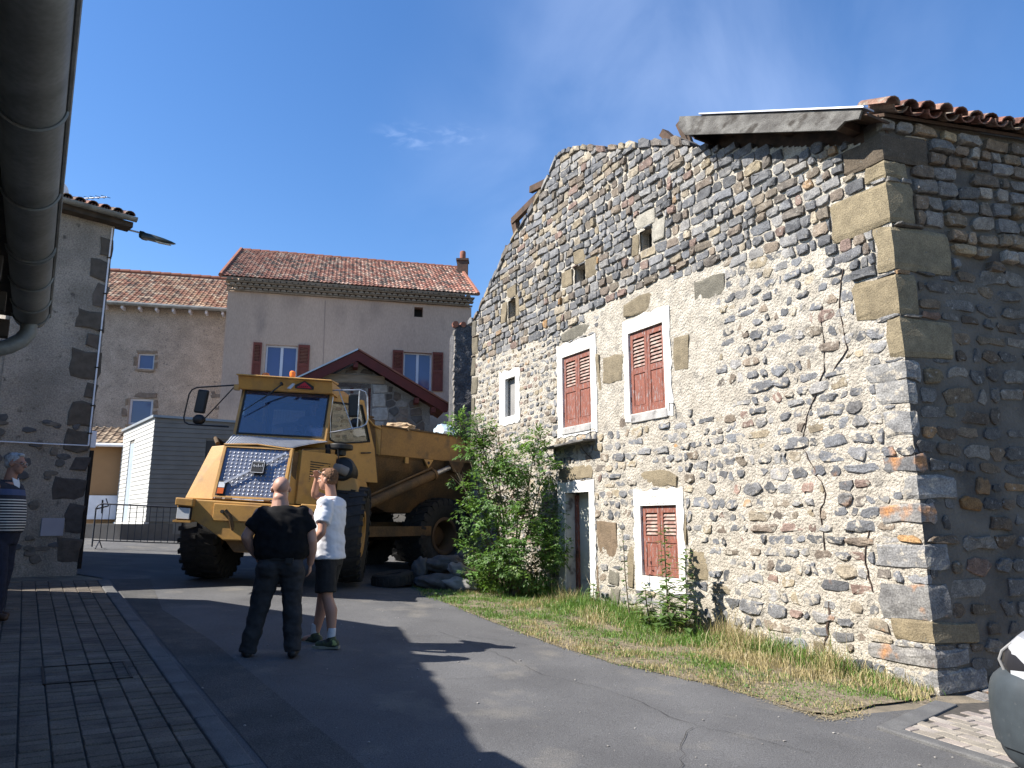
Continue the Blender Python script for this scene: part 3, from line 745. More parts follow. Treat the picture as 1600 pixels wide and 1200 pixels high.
# corner stones wrap round both walls
def corner_block(w1, w2, z0, z1, cc, mat, proud=.02):
    mb = MB(); random.seed(int(z0 * 97) + 5)
    def pt(a, b, z):       # a along facade, b along side wall, outward proud
        v = F.O + F.e * a + S2.e * b
        if a > 0 or b > 0: pass
        return v
    # outline in plan: facade end, corner, side end
    mid = F.O + (F.n + S2.n) * proud * .9
    j = lambda q=.012: random.uniform(-q, q)
    rows = []; tw = random.uniform(-.012, .012)
    zs = [z0, z0 + (z1 - z0) * .12, (z0 + z1) / 2, z1 - (z1 - z0) * .12, z1]
    for i, zz in enumerate(zs):
        pr = proud * (.35 if i in (0, 4) else 1); k = (1 if 0 < i < 4 else .97)
        A = F.O + F.e * (w1 * k + j(.035)) + F.n * (-.04); A2 = F.O + F.e * (w1 * k - .03 + j(.03)) + F.n * (pr + j(.004)); M1 = F.O + F.e * (w1 * .5) + F.n * (pr + j(.007))
        C = F.O + (F.n + S2.n) * (pr * .85) + F.e * (.006) + F.e * j(.006) + S2.e * j(.006)
        M2 = F.O + S2.e * (w2 * .5) + S2.n * (pr + j(.007)); B2 = F.O + S2.e * (w2 * k - .03 + j()) + S2.n * (pr + j(.004)); B = F.O + S2.e * (w2 * k + j(.02)) + S2.n * (-.04)
        rows.append([Vector((q.x, q.y, zz + j(.020) + tw * (k_ - 3))) for k_, q in enumerate((A, A2, M1, C, M2, B2, B))])
    vs = [q for r_ in rows for q in r_] + [Vector((F.p(.2, 0, -.3).x, F.p(.2, 0, -.3).y, z0)), Vector((F.p(.2, 0, -.3).x, F.p(.2, 0, -.3).y, z1))]
    fs = []
    for r_ in range(4):
        for k in range(6): fs.append((r_ * 7 + k, r_ * 7 + k + 1, (r_ + 1) * 7 + k + 1, (r_ + 1) * 7 + k))
    for k in range(6): fs.append((k + 1, k, 35)); fs.append((28 + k, 28 + k + 1, 36))
    mb.add(vs, fs, cc)
    return build('corner_stone', mb, mat, house)
SW = {5.45: .3, 4.90: .35, 4.36: .78, 3.86: .26, 3.38: .67, 3.14: .2, 2.88: .12, 2.53: .1, 2.16: .15, 1.88: .5, 1.63: .2, 1.17: .3, .68: .25, .44: .56, .22: .4, -.04: .6, 5.66: .62}
for (a, b, z0, z1, k) in CORN:
    if k == 'tuff': cc = random.choice([(.40, .325, .21), (.36, .295, .19), (.42, .345, .225)]); m_ = tuff
    elif k == 'l': cc = random.choice([(.20, .195, .185), (.24, .23, .215), (.17, .168, .165)]); m_ = lichen if z0 in (2.16, 1.63, .68, .22) else smear
    else: cc = (.19, .15, .11); m_ = tuff
    corner_block(b, SW[z0], z0, z1, cc, m_)
random.seed(31)
for (a, b, c, d) in FAR:
    build('tuff_block', stone_mb(F, block_poly(a, b - .004, c, d, .01), .02, -.05, random.choice([(.30, .26, .19), (.27, .24, .18), (.24, .22, .18)])), tuff, house)
# thin cracks in the mortar
def crack(P, w=.007):
    mb = MB()
    for (a, b) in zip(P, P[1:]):
        n = 4; 
        prev = a
        for i in range(1, n + 1):
            t = i / n; q = (a[0] + (b[0] - a[0]) * t + random.uniform(-.02, .02) * (i < n), a[1] + (b[1] - a[1]) * t)
            ww = w * random.uniform(.4, 1.5)
            mb.hexa([F.p(prev[0] - ww, prev[1], -.01), F.p(prev[0] + ww, prev[1], -.01), F.p(q[0] + ww, q[1], -.01), F.p(q[0] - ww, q[1], -.01),
                     F.p(prev[0] - ww, prev[1], .017), F.p(prev[0] + ww, prev[1], .017), F.p(q[0] + ww, q[1], .017), F.p(q[0] - ww, q[1], .017)])
            prev = q
    build('crack', mb, pm('crack_shadowed_gap', (.07, .05, .04), (.04, .03, .025), rough=1), house)
crack([(.95, 4.18), (.99, 3.4), (1.28, 2.9), (1.38, 2.52), (1.22, 2.24), (1.11, 1.97), (1.2, 1.75), (1.18, 1.32)], .0038)
crack([(1.18, .75), (1.22, .5), (1.27, .32), (1.33, .03)], .010)
crack([(.62, 4.55), (.72, 4.1), (.66, 3.6), (.95, 3.3)], .003)
crack([(.60, 1.62), (.68, 1.2), (.62, .9)], .005)

# whitewashed bands round the openings
def band(o, s, dep=-.30, proud=.017, mat=white, name='window_surround', bottom=True, joff=.028):
    u0, u1, z0, z1 = o; a, b, c, d = s; mb = MB()
    def strip(fixed, vary, along0, along1, horiz):
        n = max(2, int(abs(along1 - along0) / .11)); pv = [vary + random.uniform(-joff, joff) for _ in range(n + 1)]
        for i in range(n):
            t0 = along0 + (along1 - along0) * i / n; t1 = along0 + (along1 - along0) * (i + 1) / n
            if horiz: q = [(t0, fixed), (t1, fixed), (t1, pv[i + 1]), (t0, pv[i])]
            else: q = [(fixed, t0), (fixed, t1), (pv[i + 1], t1), (pv[i], t0)]
            mb.hexa([F.p(x, y, dep) for x, y in q] + [F.p(x, y, proud) for x, y in q])
    strip(z1, d, a, b, True)
    strip(u0, a, z0, z1, False); strip(u1, b, z0, z1, False)
    if bottom: strip(z0, c, a, b, True)
    return build(name, mb, mat, house)
sb1 = band(W1, SURR[0]); sb2 = band(W2, SURR[1]); sb3 = band(W3, SURR[2]); sbd = band((5.82, 6.58, -.3, 2.16), SURR[3], -.44, .019, white, 'door_surround', False); sb5 = band(SL, SURR[4], joff=.035)
# faint hand painted remnants of two lines of letters over the low window
wr = MB()
random.seed(5)
def stroke(pts_, w=.006):
    for (a, b) in zip(pts_, pts_[1:]):
        wr.bar(F.p(a[0], a[1], .0185), F.p(b[0], b[1], .0185), w, .003, up=F.n)
for (x, zt) in [(4.40, 2.03), (4.27, 2.0), (4.24, 1.985)]: stroke([(x, zt), (x - .004, zt - .04)], .01)
stroke([(4.21, 2.035), (4.17, 2.0), (4.15, 2.03), (4.125, 2.005), (4.12, 2.04), (4.09, 2.015), (4.08, 2.045)]); stroke([(4.04, 2.05), (4.035, 1.99)]); stroke([(3.98, 2.03), (3.96, 1.995), (3.975, 1.99)])
for k, x in enumerate((4.31, 4.26, 4.22, 4.18, 4.10, 4.06, 4.0, 3.93)): stroke([(x, 1.925), (x - .018, 1.905), (x - .03, 1.925)] if k % 2 else [(x, 1.935), (x - .004, 1.905), (x - .022, 1.91)], .007)
build('worn_lettering', wr, pm('worn_letter_paint', (.16, .15, .15), (.3, .28, .26), scale=60, rough=.9), house)

# louvred shutters
def shutter_pair(o, d0, nslat, name='shutter', arch=False):
    u0, u1, z0, z1 = o; um = (u0 + u1) / 2; random.seed(int(u0 * 100))
    for side in (0, 1):
        a, b = (u0 + .012, um - .004) if side == 0 else (um + .004, u1 - .012)
        tilt = random.uniform(-.004, .006)
        H = z1 - z0 - .02; zb = z0 + .01; fr_ = MB(); st = .062
        t = .034
        def blk(x0, x1, y0, y1, e0=0, e1=t): F.block(fr_, x0, x1, y0, y1, d0 + e0, d0 + e1)
        zm = zb + H * .52
        blk(a, a + st, zb, zb + H); blk(b - st, b, zb, zb + H)
        blk(a + st, b - st, zb, zb + .10, .001, t - .001); blk(a + st, b - st, zb + H - .10, zb + H, .001, t - .001); blk(a + st, b - st, zm - .05, zm + .05, .001, t - .001)
        blk(a + st, b - st, zb + .10, zm - .05, .006, .020)
        blk(a + st + .022, b - st - .022, zb + .13, zm - .08, .0205, .027)
        # bottom mould
        blk(a + st, b - st, zb + .10, zb + .125, .0205, t - .003)
        sh = build(name, fr_, redwood, house, bevel=.003)
        n = nslat; z_a = zm + .06; z_b = zb + H - .11
        back = MB(); F.block(back, a + st - .005, b - st + .005, zm + .04, zb + H - .09, d0 - .02, d0 - .012)
        build('shutter_back', back, dark_in, sh)
        for i in range(n):
            zc = z_a + (z_b - z_a) * (i + .5) / n; w_ = (z_b - z_a) / n * .86
            sl = MB(); jit = random.uniform(-.004, .004)
            P = [F.p(a + st + .001, zc - w_ * .42, d0 + .026 + jit), F.p(b - st - .001, zc - w_ * .42, d0 + .026), F.p(b - st - .001, zc + w_ * .30, d0 + .004), F.p(a + st + .001, zc + w_ * .30, d0 + .004)]
            Q = [p + Vector((0, 0, .008)) for p in P]
            sl.hexa(P + Q); build('slat', sl, redwood2, sh)
        hg = MB(); x = a if side == 0 else b; sgn = -1 if side == 0 else 1
        for zz in (zb + H * .18, zb + H * .82):
            F.block(hg, min(x, x + sgn * .035), max(x, x + sgn * .035), zz - .04, zz + .04, d0 + .005, d0 + .045)
        build('hinge', hg, rust, sh)
shutter_pair(W1, -.055, 8); shutter_pair(W2, -.055, 8); shutter_pair(W3, -.06, 6)
for o in (W1, W2, W3):
    mb = MB(); F.block(mb, o[0], o[1], o[2], o[3], -.30, -.25); build('window_back', mb, dark_in, house)
# sills
mb = MB(); F.block(mb, 5.72, 6.62, 3.22, 3.345, -.2, .035); build('sill', mb, dirty_white, house, bevel=.01)
mb = MB(); F.block(mb, 3.74, 4.62, 3.20, 3.335, -.2, .03); build('sill', mb, dirty_white, house, bevel=.01)
# holes in the attic
for o in (H1, H2_, H3):
    mb = MB(); F.block(mb, o[0] - .02, o[1] + .02, o[2] - .02, o[3] + .02, -.27, -.21); build('hole_back', mb, dark_in, house)
mb = MB(); F.block(mb, SL[0], SL[1], SL[2], SL[3], -.16, -.10); build('window_infill', mb, pm('grey_infill', (.25, .245, .235), (.19, .185, .18), scale=3, rough=.95, bump=.3), house)
# doorway: stained jamb lining, brown post, pale leaf
mb = MB(); F.block(mb, 6.572, 6.60, -.2, 2.15, -.25, -.01); build('door_jamb', mb, pm('stained_jamb', (.46, .455, .44), (.36, .355, .34), scale=5, rough=.9, bump=.5, bscale=50, c3=(.13, .12, .115), s3=5, lo3=.60, hi3=.72), house)
mb = MB(); F.block(mb, 6.485, 6.571, -.2, 2.12, -.29, -.20); dp = build('door_post', mb, redwood, house)
mb = MB(); F.block(mb, 5.82, 6.484, -.2, 2.16, -.28, -.245); dl = build('door', mb, pm('pale_green_door', (.50, .505, .44), (.43, .435, .38), scale=3, rough=.6), house)
mb = MB()
F.block(mb, 5.9, 6.44, .62, .66, -.244, -.237); build('door_rail', mb, pm('pale_green_rail', (.40, .41, .35), (.34, .34, .3), rough=.6), dl)
mb = MB(); F.block(mb, 5.82, 6.60, -.2, 2.16, -.50, -.46); build('door_back', mb, dirty_white, house)
mb = MB(); F.block(mb, 6.46, 6.50, 1.02, 1.14, -.20, -.17); build('latch', mb, rust, house)
# small slate shelf over the door on iron hooks
mb = MB(); P = [F.p(5.56, 3.02, -.02), F.p(6.97, 2.995, -.02), F.p(6.97, 2.965, .27), F.p(5.56, 3.0, .30)]
mb.hexa(P + [p + Vector((0, 0, .035)) for p in P]); cp = build('canopy_slab', mb, oldwood, house, bevel=.006)
mb = MB()
for u_ in (5.72, 6.84): mb.tube([F.p(u_, 2.97, .25), F.p(u_, 2.90, .22), F.p(u_, 2.78, .10), F.p(u_, 2.72, .0)], .008, 6)
build('hook', mb, iron, cp)
for u_, zz in ((3.60, 3.38), (5.60, 3.22)):
    mb = MB(); mb.tube([F.p(u_, zz, .0), F.p(u_, zz, .10), F.p(u_, zz - .12, .11)], .008, 6); build('shutter_hook', mb, iron, house)
# iron wire on the lower left of the door
# side wall in the shade; its mortar and lower stones are coloured darker for it
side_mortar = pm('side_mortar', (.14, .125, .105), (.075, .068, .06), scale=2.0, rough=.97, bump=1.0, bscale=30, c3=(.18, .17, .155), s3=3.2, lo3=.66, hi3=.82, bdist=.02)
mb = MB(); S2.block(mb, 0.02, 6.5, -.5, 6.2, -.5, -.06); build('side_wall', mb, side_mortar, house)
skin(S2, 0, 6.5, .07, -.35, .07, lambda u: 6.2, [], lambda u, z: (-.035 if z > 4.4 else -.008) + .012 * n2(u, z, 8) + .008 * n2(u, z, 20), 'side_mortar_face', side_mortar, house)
ex = [(0, SW[z0] + .02, z0, z1) for (a, b, z0, z1, k) in CORN]; L = []; TS = [(-1, 6.26), (7, 6.26)]; BS = [(-1, 4.3), (.9, 4.5), (7, 4.4)]
courses_(L, S2, 6.4, TS, BS, ex, 3.9, .175, 14, .04, 6.4, 90, ((.14, .24), (.2, .34), (.28, .46)), (.009, .02), (.78, 1.0), (.08, .32), .02, .045, ((.01, .03), (.03, .06)), (56, 34, 7, 2, 1), False, amp=.03, lean=.04)
courses_(L, S2, 6.4, TS, BS, ex, -.3, .20, 26, .04, 6.4, 91, ((.14, .26), (.22, .36), (.3, .5)), (.014, .03), (.6, 1.0), (.12, .40), .08, .08, ((.0, .012), (.008, .028)), (62, 30, 5, 2, 1), True, amp=.04, lean=.05)
L.sort(key=lambda t: t[5] * 3 - t[6] * .2); rest = MB()
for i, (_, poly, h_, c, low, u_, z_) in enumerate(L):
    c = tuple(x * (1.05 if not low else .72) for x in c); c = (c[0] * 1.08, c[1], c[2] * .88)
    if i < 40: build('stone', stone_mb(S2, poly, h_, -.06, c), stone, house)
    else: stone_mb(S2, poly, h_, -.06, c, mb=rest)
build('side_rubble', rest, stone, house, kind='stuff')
# foundation boulders at the corner
for (a, b, z0, z1, fr_) in ((.02, .62, -.20, -.045, F), (.02, .45, -.22, -.03, S2), (.5, 1.1, -.22, .02, S2)):
    build('foundation_stone', stone_mb(fr_, block_poly(a, b, z0, z1, .03), .24, -.1, (.21, .20, .19), rough=.12), lichen, house)
# other walls behind
mb = MB(); c0_ = F.p(ULEN, 0); d0_ = Vector((.8706, .4919, 0))
def wallbox(mb, A, B, z0, z1, th):
    A = Vector(A); B = Vector(B); d = (B - A).normalized(); n_ = Vector((d.y, -d.x, 0)) * th
    mb.hexa([(q.x, q.y, z0) for q in (A, B, B + n_, A + n_)] + [(q.x, q.y, z1) for q in (A, B, B + n_, A + n_)])
far0 = F.p(ULEN - .02, 0, -.08); A = Vector((far0.x, far0.y, 0)); B = A + d0_ * 5.5
wallbox(mb, A, B, -.5, 6.1, .5)
build('end_wall', mb, side_mortar, house)

# remnant of the roof at the near corner
rake = lambda u: 6.17 + (u + .01) * (7.555 - 6.17) / 2.79
roofd = MB()
bo = .35
B0 = F.p(-.02, 5.99, bo); 
board = MB()
P = []
for d_ in (bo, bo - .035):
    P += [F.p(.20, rake(.20) - .24 + .10, d_), F.p(.03, rake(.0) - .10, d_), F.p(-.02, rake(-.02), d_), F.p(2.84, rake(2.84), d_), F.p(2.88, rake(2.84) - .14, d_), F.p(2.74, rake(2.74) - .30, d_), F.p(.32, rake(.32) - .25, d_)]
board.add(P, [[0, 1, 2, 3, 4, 5, 6], [13, 12, 11, 10, 9, 8, 7]] + [(i, (i + 1) % 7, 7 + (i + 1) % 7, 7 + i) for i in range(7)])
build('verge_board', board, oldwood, house)
mb = MB()
P = [F.p(-.06, rake(-.06) + .012, bo + .03), F.p(2.42, rake(2.42) + .012, bo + .03), F.p(2.42, rake(2.42) + .012, bo - .16), F.p(-.06, rake(-.06) + .012, bo - .16)]
mb.hexa(P + [p + Vector((0, 0, .022)) for p in P]); build('verge_flashing', mb, zinc_sheet, house)
mb = MB(); us_ = [0, .6, 1.2, 1.8, 2.4, 2.8]
for a, b in zip(us_, us_[1:]): F.block(mb, a, b, pl(TOP, a) - .2, 0, -.5, -.09, ztop=(rake(a) - .075, rake(b) - .075))
build('gap_filler', mb, brownwood, house)  # dark filler block added to close the gap under the deck boards
# deck boards (soffit) spanning from board back over the wall
for i in range(13):
    u0 = -.05 + i * .225; mb = MB(); u1 = u0 + .215; q = random.uniform(0, .05)
    P = [F.p(u0, rake(u0) - .06, bo - .04), F.p(u1, rake(u1) - .06, bo - .04), F.p(u1, rake(u1) - .06, -1.3 - q), F.p(u0, rake(u0) - .06, -1.3 - q)]
    mb.hexa(P + [p + Vector((0, 0, .035)) for p in P]); build('roof_plank', mb, brownwood, house)
for u0 in (.35, 1.25, 2.2):
    mb = MB(); mb.bar(F.p(u0, rake(u0) - .13, bo - .05), F.p(u0, rake(u0) - .13, -1.2), .11, .13); build('purlin', mb, brownwood, house)
mb = MB(); P = [F.p(2.60, rake(2.6) - .36, bo - .04), F.p(2.86, rake(2.86) - .14, bo - .04), F.p(2.86, rake(2.86) - .05, -.4), F.p(2.5, rake(2.5) - .4, -.4)]
mb.hexa(P + [p + Vector((0, 0, .03)) for p in P]); build('broken_plank', mb, brownwood, house)
# loose broken rafters
for (a, b, wd, hh, d0) in (((7.30, 8.44), (8.70, 8.24), .15, .10, -.12), ((8.70, 8.30), (8.44, 7.56), .16, .13, -.16), ((7.16, 8.50), (7.80, 8.60), .14, .09, -.05), ((8.44, 7.72), (8.78, 7.60), .08, .05, -.1), ((8.84, 7.70), (9.06, 7.34), .16, .12, -.10), ((3.42, 7.50), (3.80, 7.95), .12, .13, -.2), ((3.28, 7.45), (3.50, 7.98), .08, .06, -.25), ((3.22, 7.4), (3.36, 7.86), .04, .06, -.28), ((4.28, 7.85), (4.36, 8.06), .03, .015, -.2), ((6.2, 8.6), (6.1, 8.74), .06, .05, -.2)):
    mb = MB(); mb.bar(F.p(*a, d0), F.p(*b, d0), wd, hh, up=F.n); build('broken_rafter', mb, brownwood, house)
# canal tiles along the side eave
TC = [(.32, .165, .125), (.28, .14, .11), (.42, .26, .20), (.34, .24, .17), (.45, .22, .16), (.28, .20, .15)]
def canal_tile(r0, r1, L, th=.016, n=7, up=True):
    """half pipe along +Y from the eave end (y=0) up slope"""
    vs = []
    for rr, y in ((r0, 0), (r1, L)):
        for k in range(n):
            a = math.pi * k / (n - 1)
            z = math.sin(a) * (1 if up else -1)
            vs.append((rr * math.cos(a), y, rr * z * .85))
        for k in range(n):
            a = math.pi * k / (n - 1); z = math.sin(a) * (1 if up else -1)
            vs.append(((rr - th) * math.cos(a), y, (rr - th) * z * .85))
    fs = []
    for k in range(n - 1):
        fs += [(k, k + 1, 2 * n + k + 1, 2 * n + k), (n + k + 1, n + k, 3 * n + k, 3 * n + k + 1), (k + 1, k, n + k, n + k + 1), (2 * n + k, 2 * n + k + 1, 3 * n + k + 1, 3 * n + k)]
    fs += [(0, 2 * n, 3 * n, n), (n - 1, 2 * n - 1, 4 * n - 1, 3 * n - 1)]
    return vs, fs
slope = math.atan((7.555 - 6.17) / 2.79)
ydir = (-S2.n * math.cos(slope) + Vector((0, 0, math.sin(slope)))).normalized(); xdir = S2.e.copy(); zdir = xdir.cross(ydir).normalized()
if zdir.z < 0: xdir = -xdir; zdir = xdir.cross(ydir).normalized()
MT = Matrix((xdir, ydir, zdir)).transposed()
random.seed(12)
rd = MB(); P = [S2.p(.02, 6.17, .05), S2.p(6.4, 6.26, .05), S2.p(6.4, 6.26 + 2.0 * math.tan(slope), -2.0), S2.p(.02, 6.17 + 2.0 * math.tan(slope), -2.0)]
rd.hexa(P + [p + Vector((0, 0, .04)) for p in P]); build('roof_deck', rd, brownwood, house)
for row in range(2):
    for i in range(26):
        t = .02 + i * .235
        for up in (False, True):
            if (up is False and i == 25) or (row == 1 and i < 2): continue
            tt = t + (0 if up else .118); cc = random.choice(TC); s = random.uniform(.8, 1.15)
            vs, fs = canal_tile(.105 if up else .10, .088 if up else .085, .46, up=up)
            o_ = S2.p(tt, 6.19 + .018 * tt + (.045 if up else .055) + row * .36 * math.sin(slope) + random.uniform(-.01, .012), .19 - row * .36 * math.cos(slope) + random.uniform(-.03, .03))
            rr = Matrix.Rotation(random.uniform(-.07, .07), 3, 'Z')
            mb = MB(); mb.add([MT @ (rr @ Vector(v)) + o_ for v in vs], fs, tuple(x * s for x in cc)); build('roof_tile', mb, tile_m, house)
# ------------------------------------------------------------------ near house on the left (eave over the camera) and an unseen block shaped to shade the road
nh_wall = pm('near_render', (.34, .31, .27), (.24, .22, .19), scale=2, rough=.95, bump=.6, bscale=50)
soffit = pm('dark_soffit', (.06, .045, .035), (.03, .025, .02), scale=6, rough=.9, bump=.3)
zinc = pm('weathered_zinc', (.24, .25, .245), (.15, .155, .15), scale=2.2, rough=.55, metal=.25, c3=(.09, .095, .09), s3=3.5, lo3=.5, hi3=.75, stretch=(1, 1, 1), grain=0.12, gscale=50)
gd = Vector((-.547, .837, 0)).normalized(); gl = Vector((-.837, -.547, 0))
GE = Vector((-2.98, 4.485, 0)) + gl * .095
near = thing('near_house', (-3.6, 2.6, 0), 'dim low-eaved house at the left edge with large zinc half-round gutter', 'house')
def L1(s, w, z): q = GE + gd * s + gl * w; return Vector((q.x, q.y, z))
# gutter
mb = MB(); n = 16; S_ = 12.0; rr = .095; vs = []; fs = []
for sgm, (s0, s1) in enumerate(((-S_, .0),)):
    for s in (s0, s1):
        for k in range(n + 1):
            a = math.pi * k / n; vs.append(L1(s, rr * math.cos(a), 2.93 - rr * math.sin(a)))
        for k in range(n + 1):
            a = math.pi * k / n; vs.append(L1(s, (rr - .004) * math.cos(a), 2.93 - (rr - .004) * math.sin(a)))
    m_ = n + 1
    for k in range(n): fs += [(k, k + 1, 2 * m_ + k + 1, 2 * m_ + k), (m_ + k + 1, m_ + k, 3 * m_ + k, 3 * m_ + k + 1)]
mb.add(vs, fs)
mb.tube([L1(-S_, -rr - .004, 2.932), L1(0, -rr - .004, 2.932)], .011, 8)
# end cap
cap = [L1(.002, rr * math.cos(math.pi * k / n), 2.93 - rr * math.sin(math.pi * k / n)) for k in range(n + 1)]
mb.add(cap, [list(range(n + 1))])
gut = build('gutter', mb, zinc, near, smooth=True)
for i, s in enumerate((-.11, -.455, -.93, -1.41, -1.45, -2.14, -2.84, -3.57, -4.5)):
    mb = MB(); pts_ = [L1(s, (rr + .004) * math.cos(math.pi * k / n), 2.93 - (rr + .004) * math.sin(math.pi * k / n)) for k in range(n + 1)]
    mb.tube(pts_, .0065, 6); build('gutter_seam', mb, zinc, gut, smooth=True)
# downpipe elbow
mb = MB(); mb.tube([L1(-.10, 0, 2.87), L1(-.10, 0, 2.79), L1(-.105, .03, 2.735), L1(-.12, .09, 2.685), L1(-.14, .17, 2.645), L1(-.16, .30, 2.62), L1(-.17, .38, 2.58), L1(-.17, .42, 2.50), L1(-.17, .42, -.1)], .047, 14)
build('downpipe', mb, zinc, near, smooth=True)
mb = MB()
mb.hexa([L1(-S_, .07, 2.90), L1(-.02, .07, 2.90), L1(-.02, 2.6, 2.90), L1(-S_, 2.6, 2.90), L1(-S_, .02, 2.96), L1(-.02, .02, 2.96), L1(-.02, 2.6, 3.8), L1(-S_, 2.6, 3.8)])
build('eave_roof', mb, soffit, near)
for i in range(8):
    mb = MB(); s = -.35 - i * .62; mb.hexa([L1(s, .09, 2.70), L1(s + .08, .09, 2.70), L1(s + .08, .6, 2.70), L1(s, .6, 2.70), L1(s, .09, 2.80), L1(s + .08, .09, 2.80), L1(s + .08, .6, 2.80), L1(s, .6, 2.80)])
    build('rafter_end', mb, soffit, near)
mb = MB()
mb.hexa([L1(-S_, .52, -.4), L1(-.20, .52, -.4), L1(-.20, 2.6, -.4), L1(-S_, 2.6, -.4), L1(-S_, .52, 2.80), L1(-.20, .52, 2.80), L1(-.20, 2.6, 2.80), L1(-S_, 2.6, 2.80)])
build('wall', mb, nh_wall, near)
tall = thing('unseen_shade_house', (-8, 5, 0), 'unseen tall house block beyond the left edge, shaped to shade the road', 'house')  # added off frame, outline shaped to cast the road shadow
mb = MB(); d3 = Vector((-.22, .975, 0)).normalized()
A = Vector((-6.40, 8.40, 0)); B = A - d3 * 14; lw = Vector((-.975, -.22, 0))
mb.hexa([(q.x, q.y, -.3) for q in (B, A, A + lw * 5, B + lw * 5)] + [(q.x, q.y, z_) for q, z_ in ((B, 5.15), (A, 5.15), (A + lw * 5, 5.15), (B + lw * 5, 5.15))])
Q = Vector((-7.44, 10.22, 0))
mb.hexa([(q.x, q.y, -.3) for q in (A, Q, Q + lw * 4, A + lw * 5)] + [(A.x, A.y, 5.1), (Q.x, Q.y, 3.46), ((Q + lw * 4).x, (Q + lw * 4).y, 3.46), ((A + lw * 5).x, (A + lw * 5).y, 5.1)])
build('wall', mb, nh_wall, tall)
random.seed(3)
for i in range(44):     # eave tiles give the shadow its uneven edge
    q = B + d3 * (14 - i * .235 - .1) ; s = random.uniform(-.03, .03)
    mb = MB(); mb.box((q.x - .15 * d3.y + s, q.y, 5.15), (.34, .24, .05), (0, 0, R(13))); build('eave_tile', mb, tile_m, tall)

# ------------------------------------------------------------------ corner house on the left
LH = Frame((-7.53, 12.9), (-.70, -.71), (.71, -.70))
lrender = pm('grey_tan_render', (.30, .265, .225), (.20, .178, .152), scale=1.6, rough=.96, bump=1.0, bscale=26, c3=(.08, .072, .065), s3=7, lo3=.62, hi3=.72, bdist=.02, grain=0.3, gscale=45)
corner = thing('corner_house', (LH.p(3, 0, -2).x, LH.p(3, 0, -2).y, .7), 'tall grey-brown rendered house with dark quoins, white conduit and tiled eave', 'house')
mb = MB(); LH.block(mb, 0, 1.5, -.3, 7.15, -5.5, -.03); build('wall', mb, lrender, corner)
mb = MB(); LH.block(mb, 1.505, 4.9, -.3, 4.75, -4.5, -.06); build('unseen_low_wing', mb, lrender, corner)  # unseen wing, kept low so the sun reaches the truck front
skin(LH, 0, 1.5, .08, 0.2, .08, lambda u: 7.15, [], lambda u, z: .012 * n2(u, z, 5) + .008 * n2(u, z, 16), 'render_face', lrender, corner)
dq = pm('dark_quoin', (1, 1, 1), (.7, .7, .7), scale=9, rough=.95, bump=.9, bscale=30, attr=True)
random.seed(8)
for (w_, z0, z1) in ((.22, 6.5, 6.9), (.35, 6.03, 6.45), (.22, 5.5, 5.98), (.5, 5.08, 5.45), (.26, 4.75, 5.03), (.48, 4.16, 4.70), (.2, 3.8, 4.12), (.42, 3.3, 3.76), (.42, 2.86, 3.26), (.28, 2.5, 2.8), (.52, 2.02, 2.42), (.28, 1.42, 1.97), (.36, .95, 1.38)):
    P = block_poly(-.02, w_, z0, z1, .03); build('quoin', stone_mb(LH, P, .025, -.06, random.choice([(.10, .085, .07), (.12, .10, .085), (.085, .075, .07)]), rough=.3), dq, corner)
for i in range(46):
    u = random.uniform(.05, 1.4); z = random.uniform(.85, 3.4) if i < 60 else random.uniform(3.4, 6.8)
    if u < .55 and not (1.4 > z or z > 2.45): continue
    if .25 < u < .65 and 1.38 < z < 1.74: continue
    a, b = random.uniform(.06, .15), random.uniform(.04, .09)
    P = [(u + a * math.cos(t) * random.uniform(.8, 1.15), z + b * math.sin(t) * random.uniform(.8, 1.15)) for t in [k * math.pi / 4.5 for k in range(9)]]
    build('stone', stone_mb(LH, P, .02, -.05, random.choice([(.10, .10, .105), (.13, .12, .11), (.16, .14, .12)])), dq, corner)
white_pl = pm('white_plastic', (.72, .73, .78), (.62, .63, .68), scale=5, rough=.5)
mb = MB(); mb.tube([LH.p(.045, 7.1, .03), LH.p(.045, 2.98, .035)], .014, 8); build('conduit', mb, white_pl, corner, smooth=True)
mb = MB()
for zz in (6.5, 5.8, 5.1, 4.4, 3.7, 3.2): mb.box(LH.p(.045, zz, .035), (.06, .05, .02))
build('clamp', mb, iron, corner)
mb = MB(); mb.tube([LH.p(.045, 2.98, .035), LH.p(.6, 2.965, .03), LH.p(1.45, 2.95, .03)], .011, 8); build('wall_cable', mb, white_pl, corner, smooth=True)
mb = MB(); mb.box(LH.p(-.03, 3.1, -.02), (.09, .1, .30), (0, 0, R(45))); build('junction_box', mb, white_pl, corner, bevel=.01)
mb = MB(); LH.block(mb, .28, .62, 1.41, 1.71, .0, .03); build('meter_plate', mb, pm('grey_plate', (.33, .32, .36), (.29, .28, .32), rough=.6), corner, bevel=.006)
mb = MB(); mb.tube([LH.p(-.03, 2.9, .0), LH.p(-.03, .85, .0)], .035, 8); build('downpipe', mb, iron, corner, smooth=True)
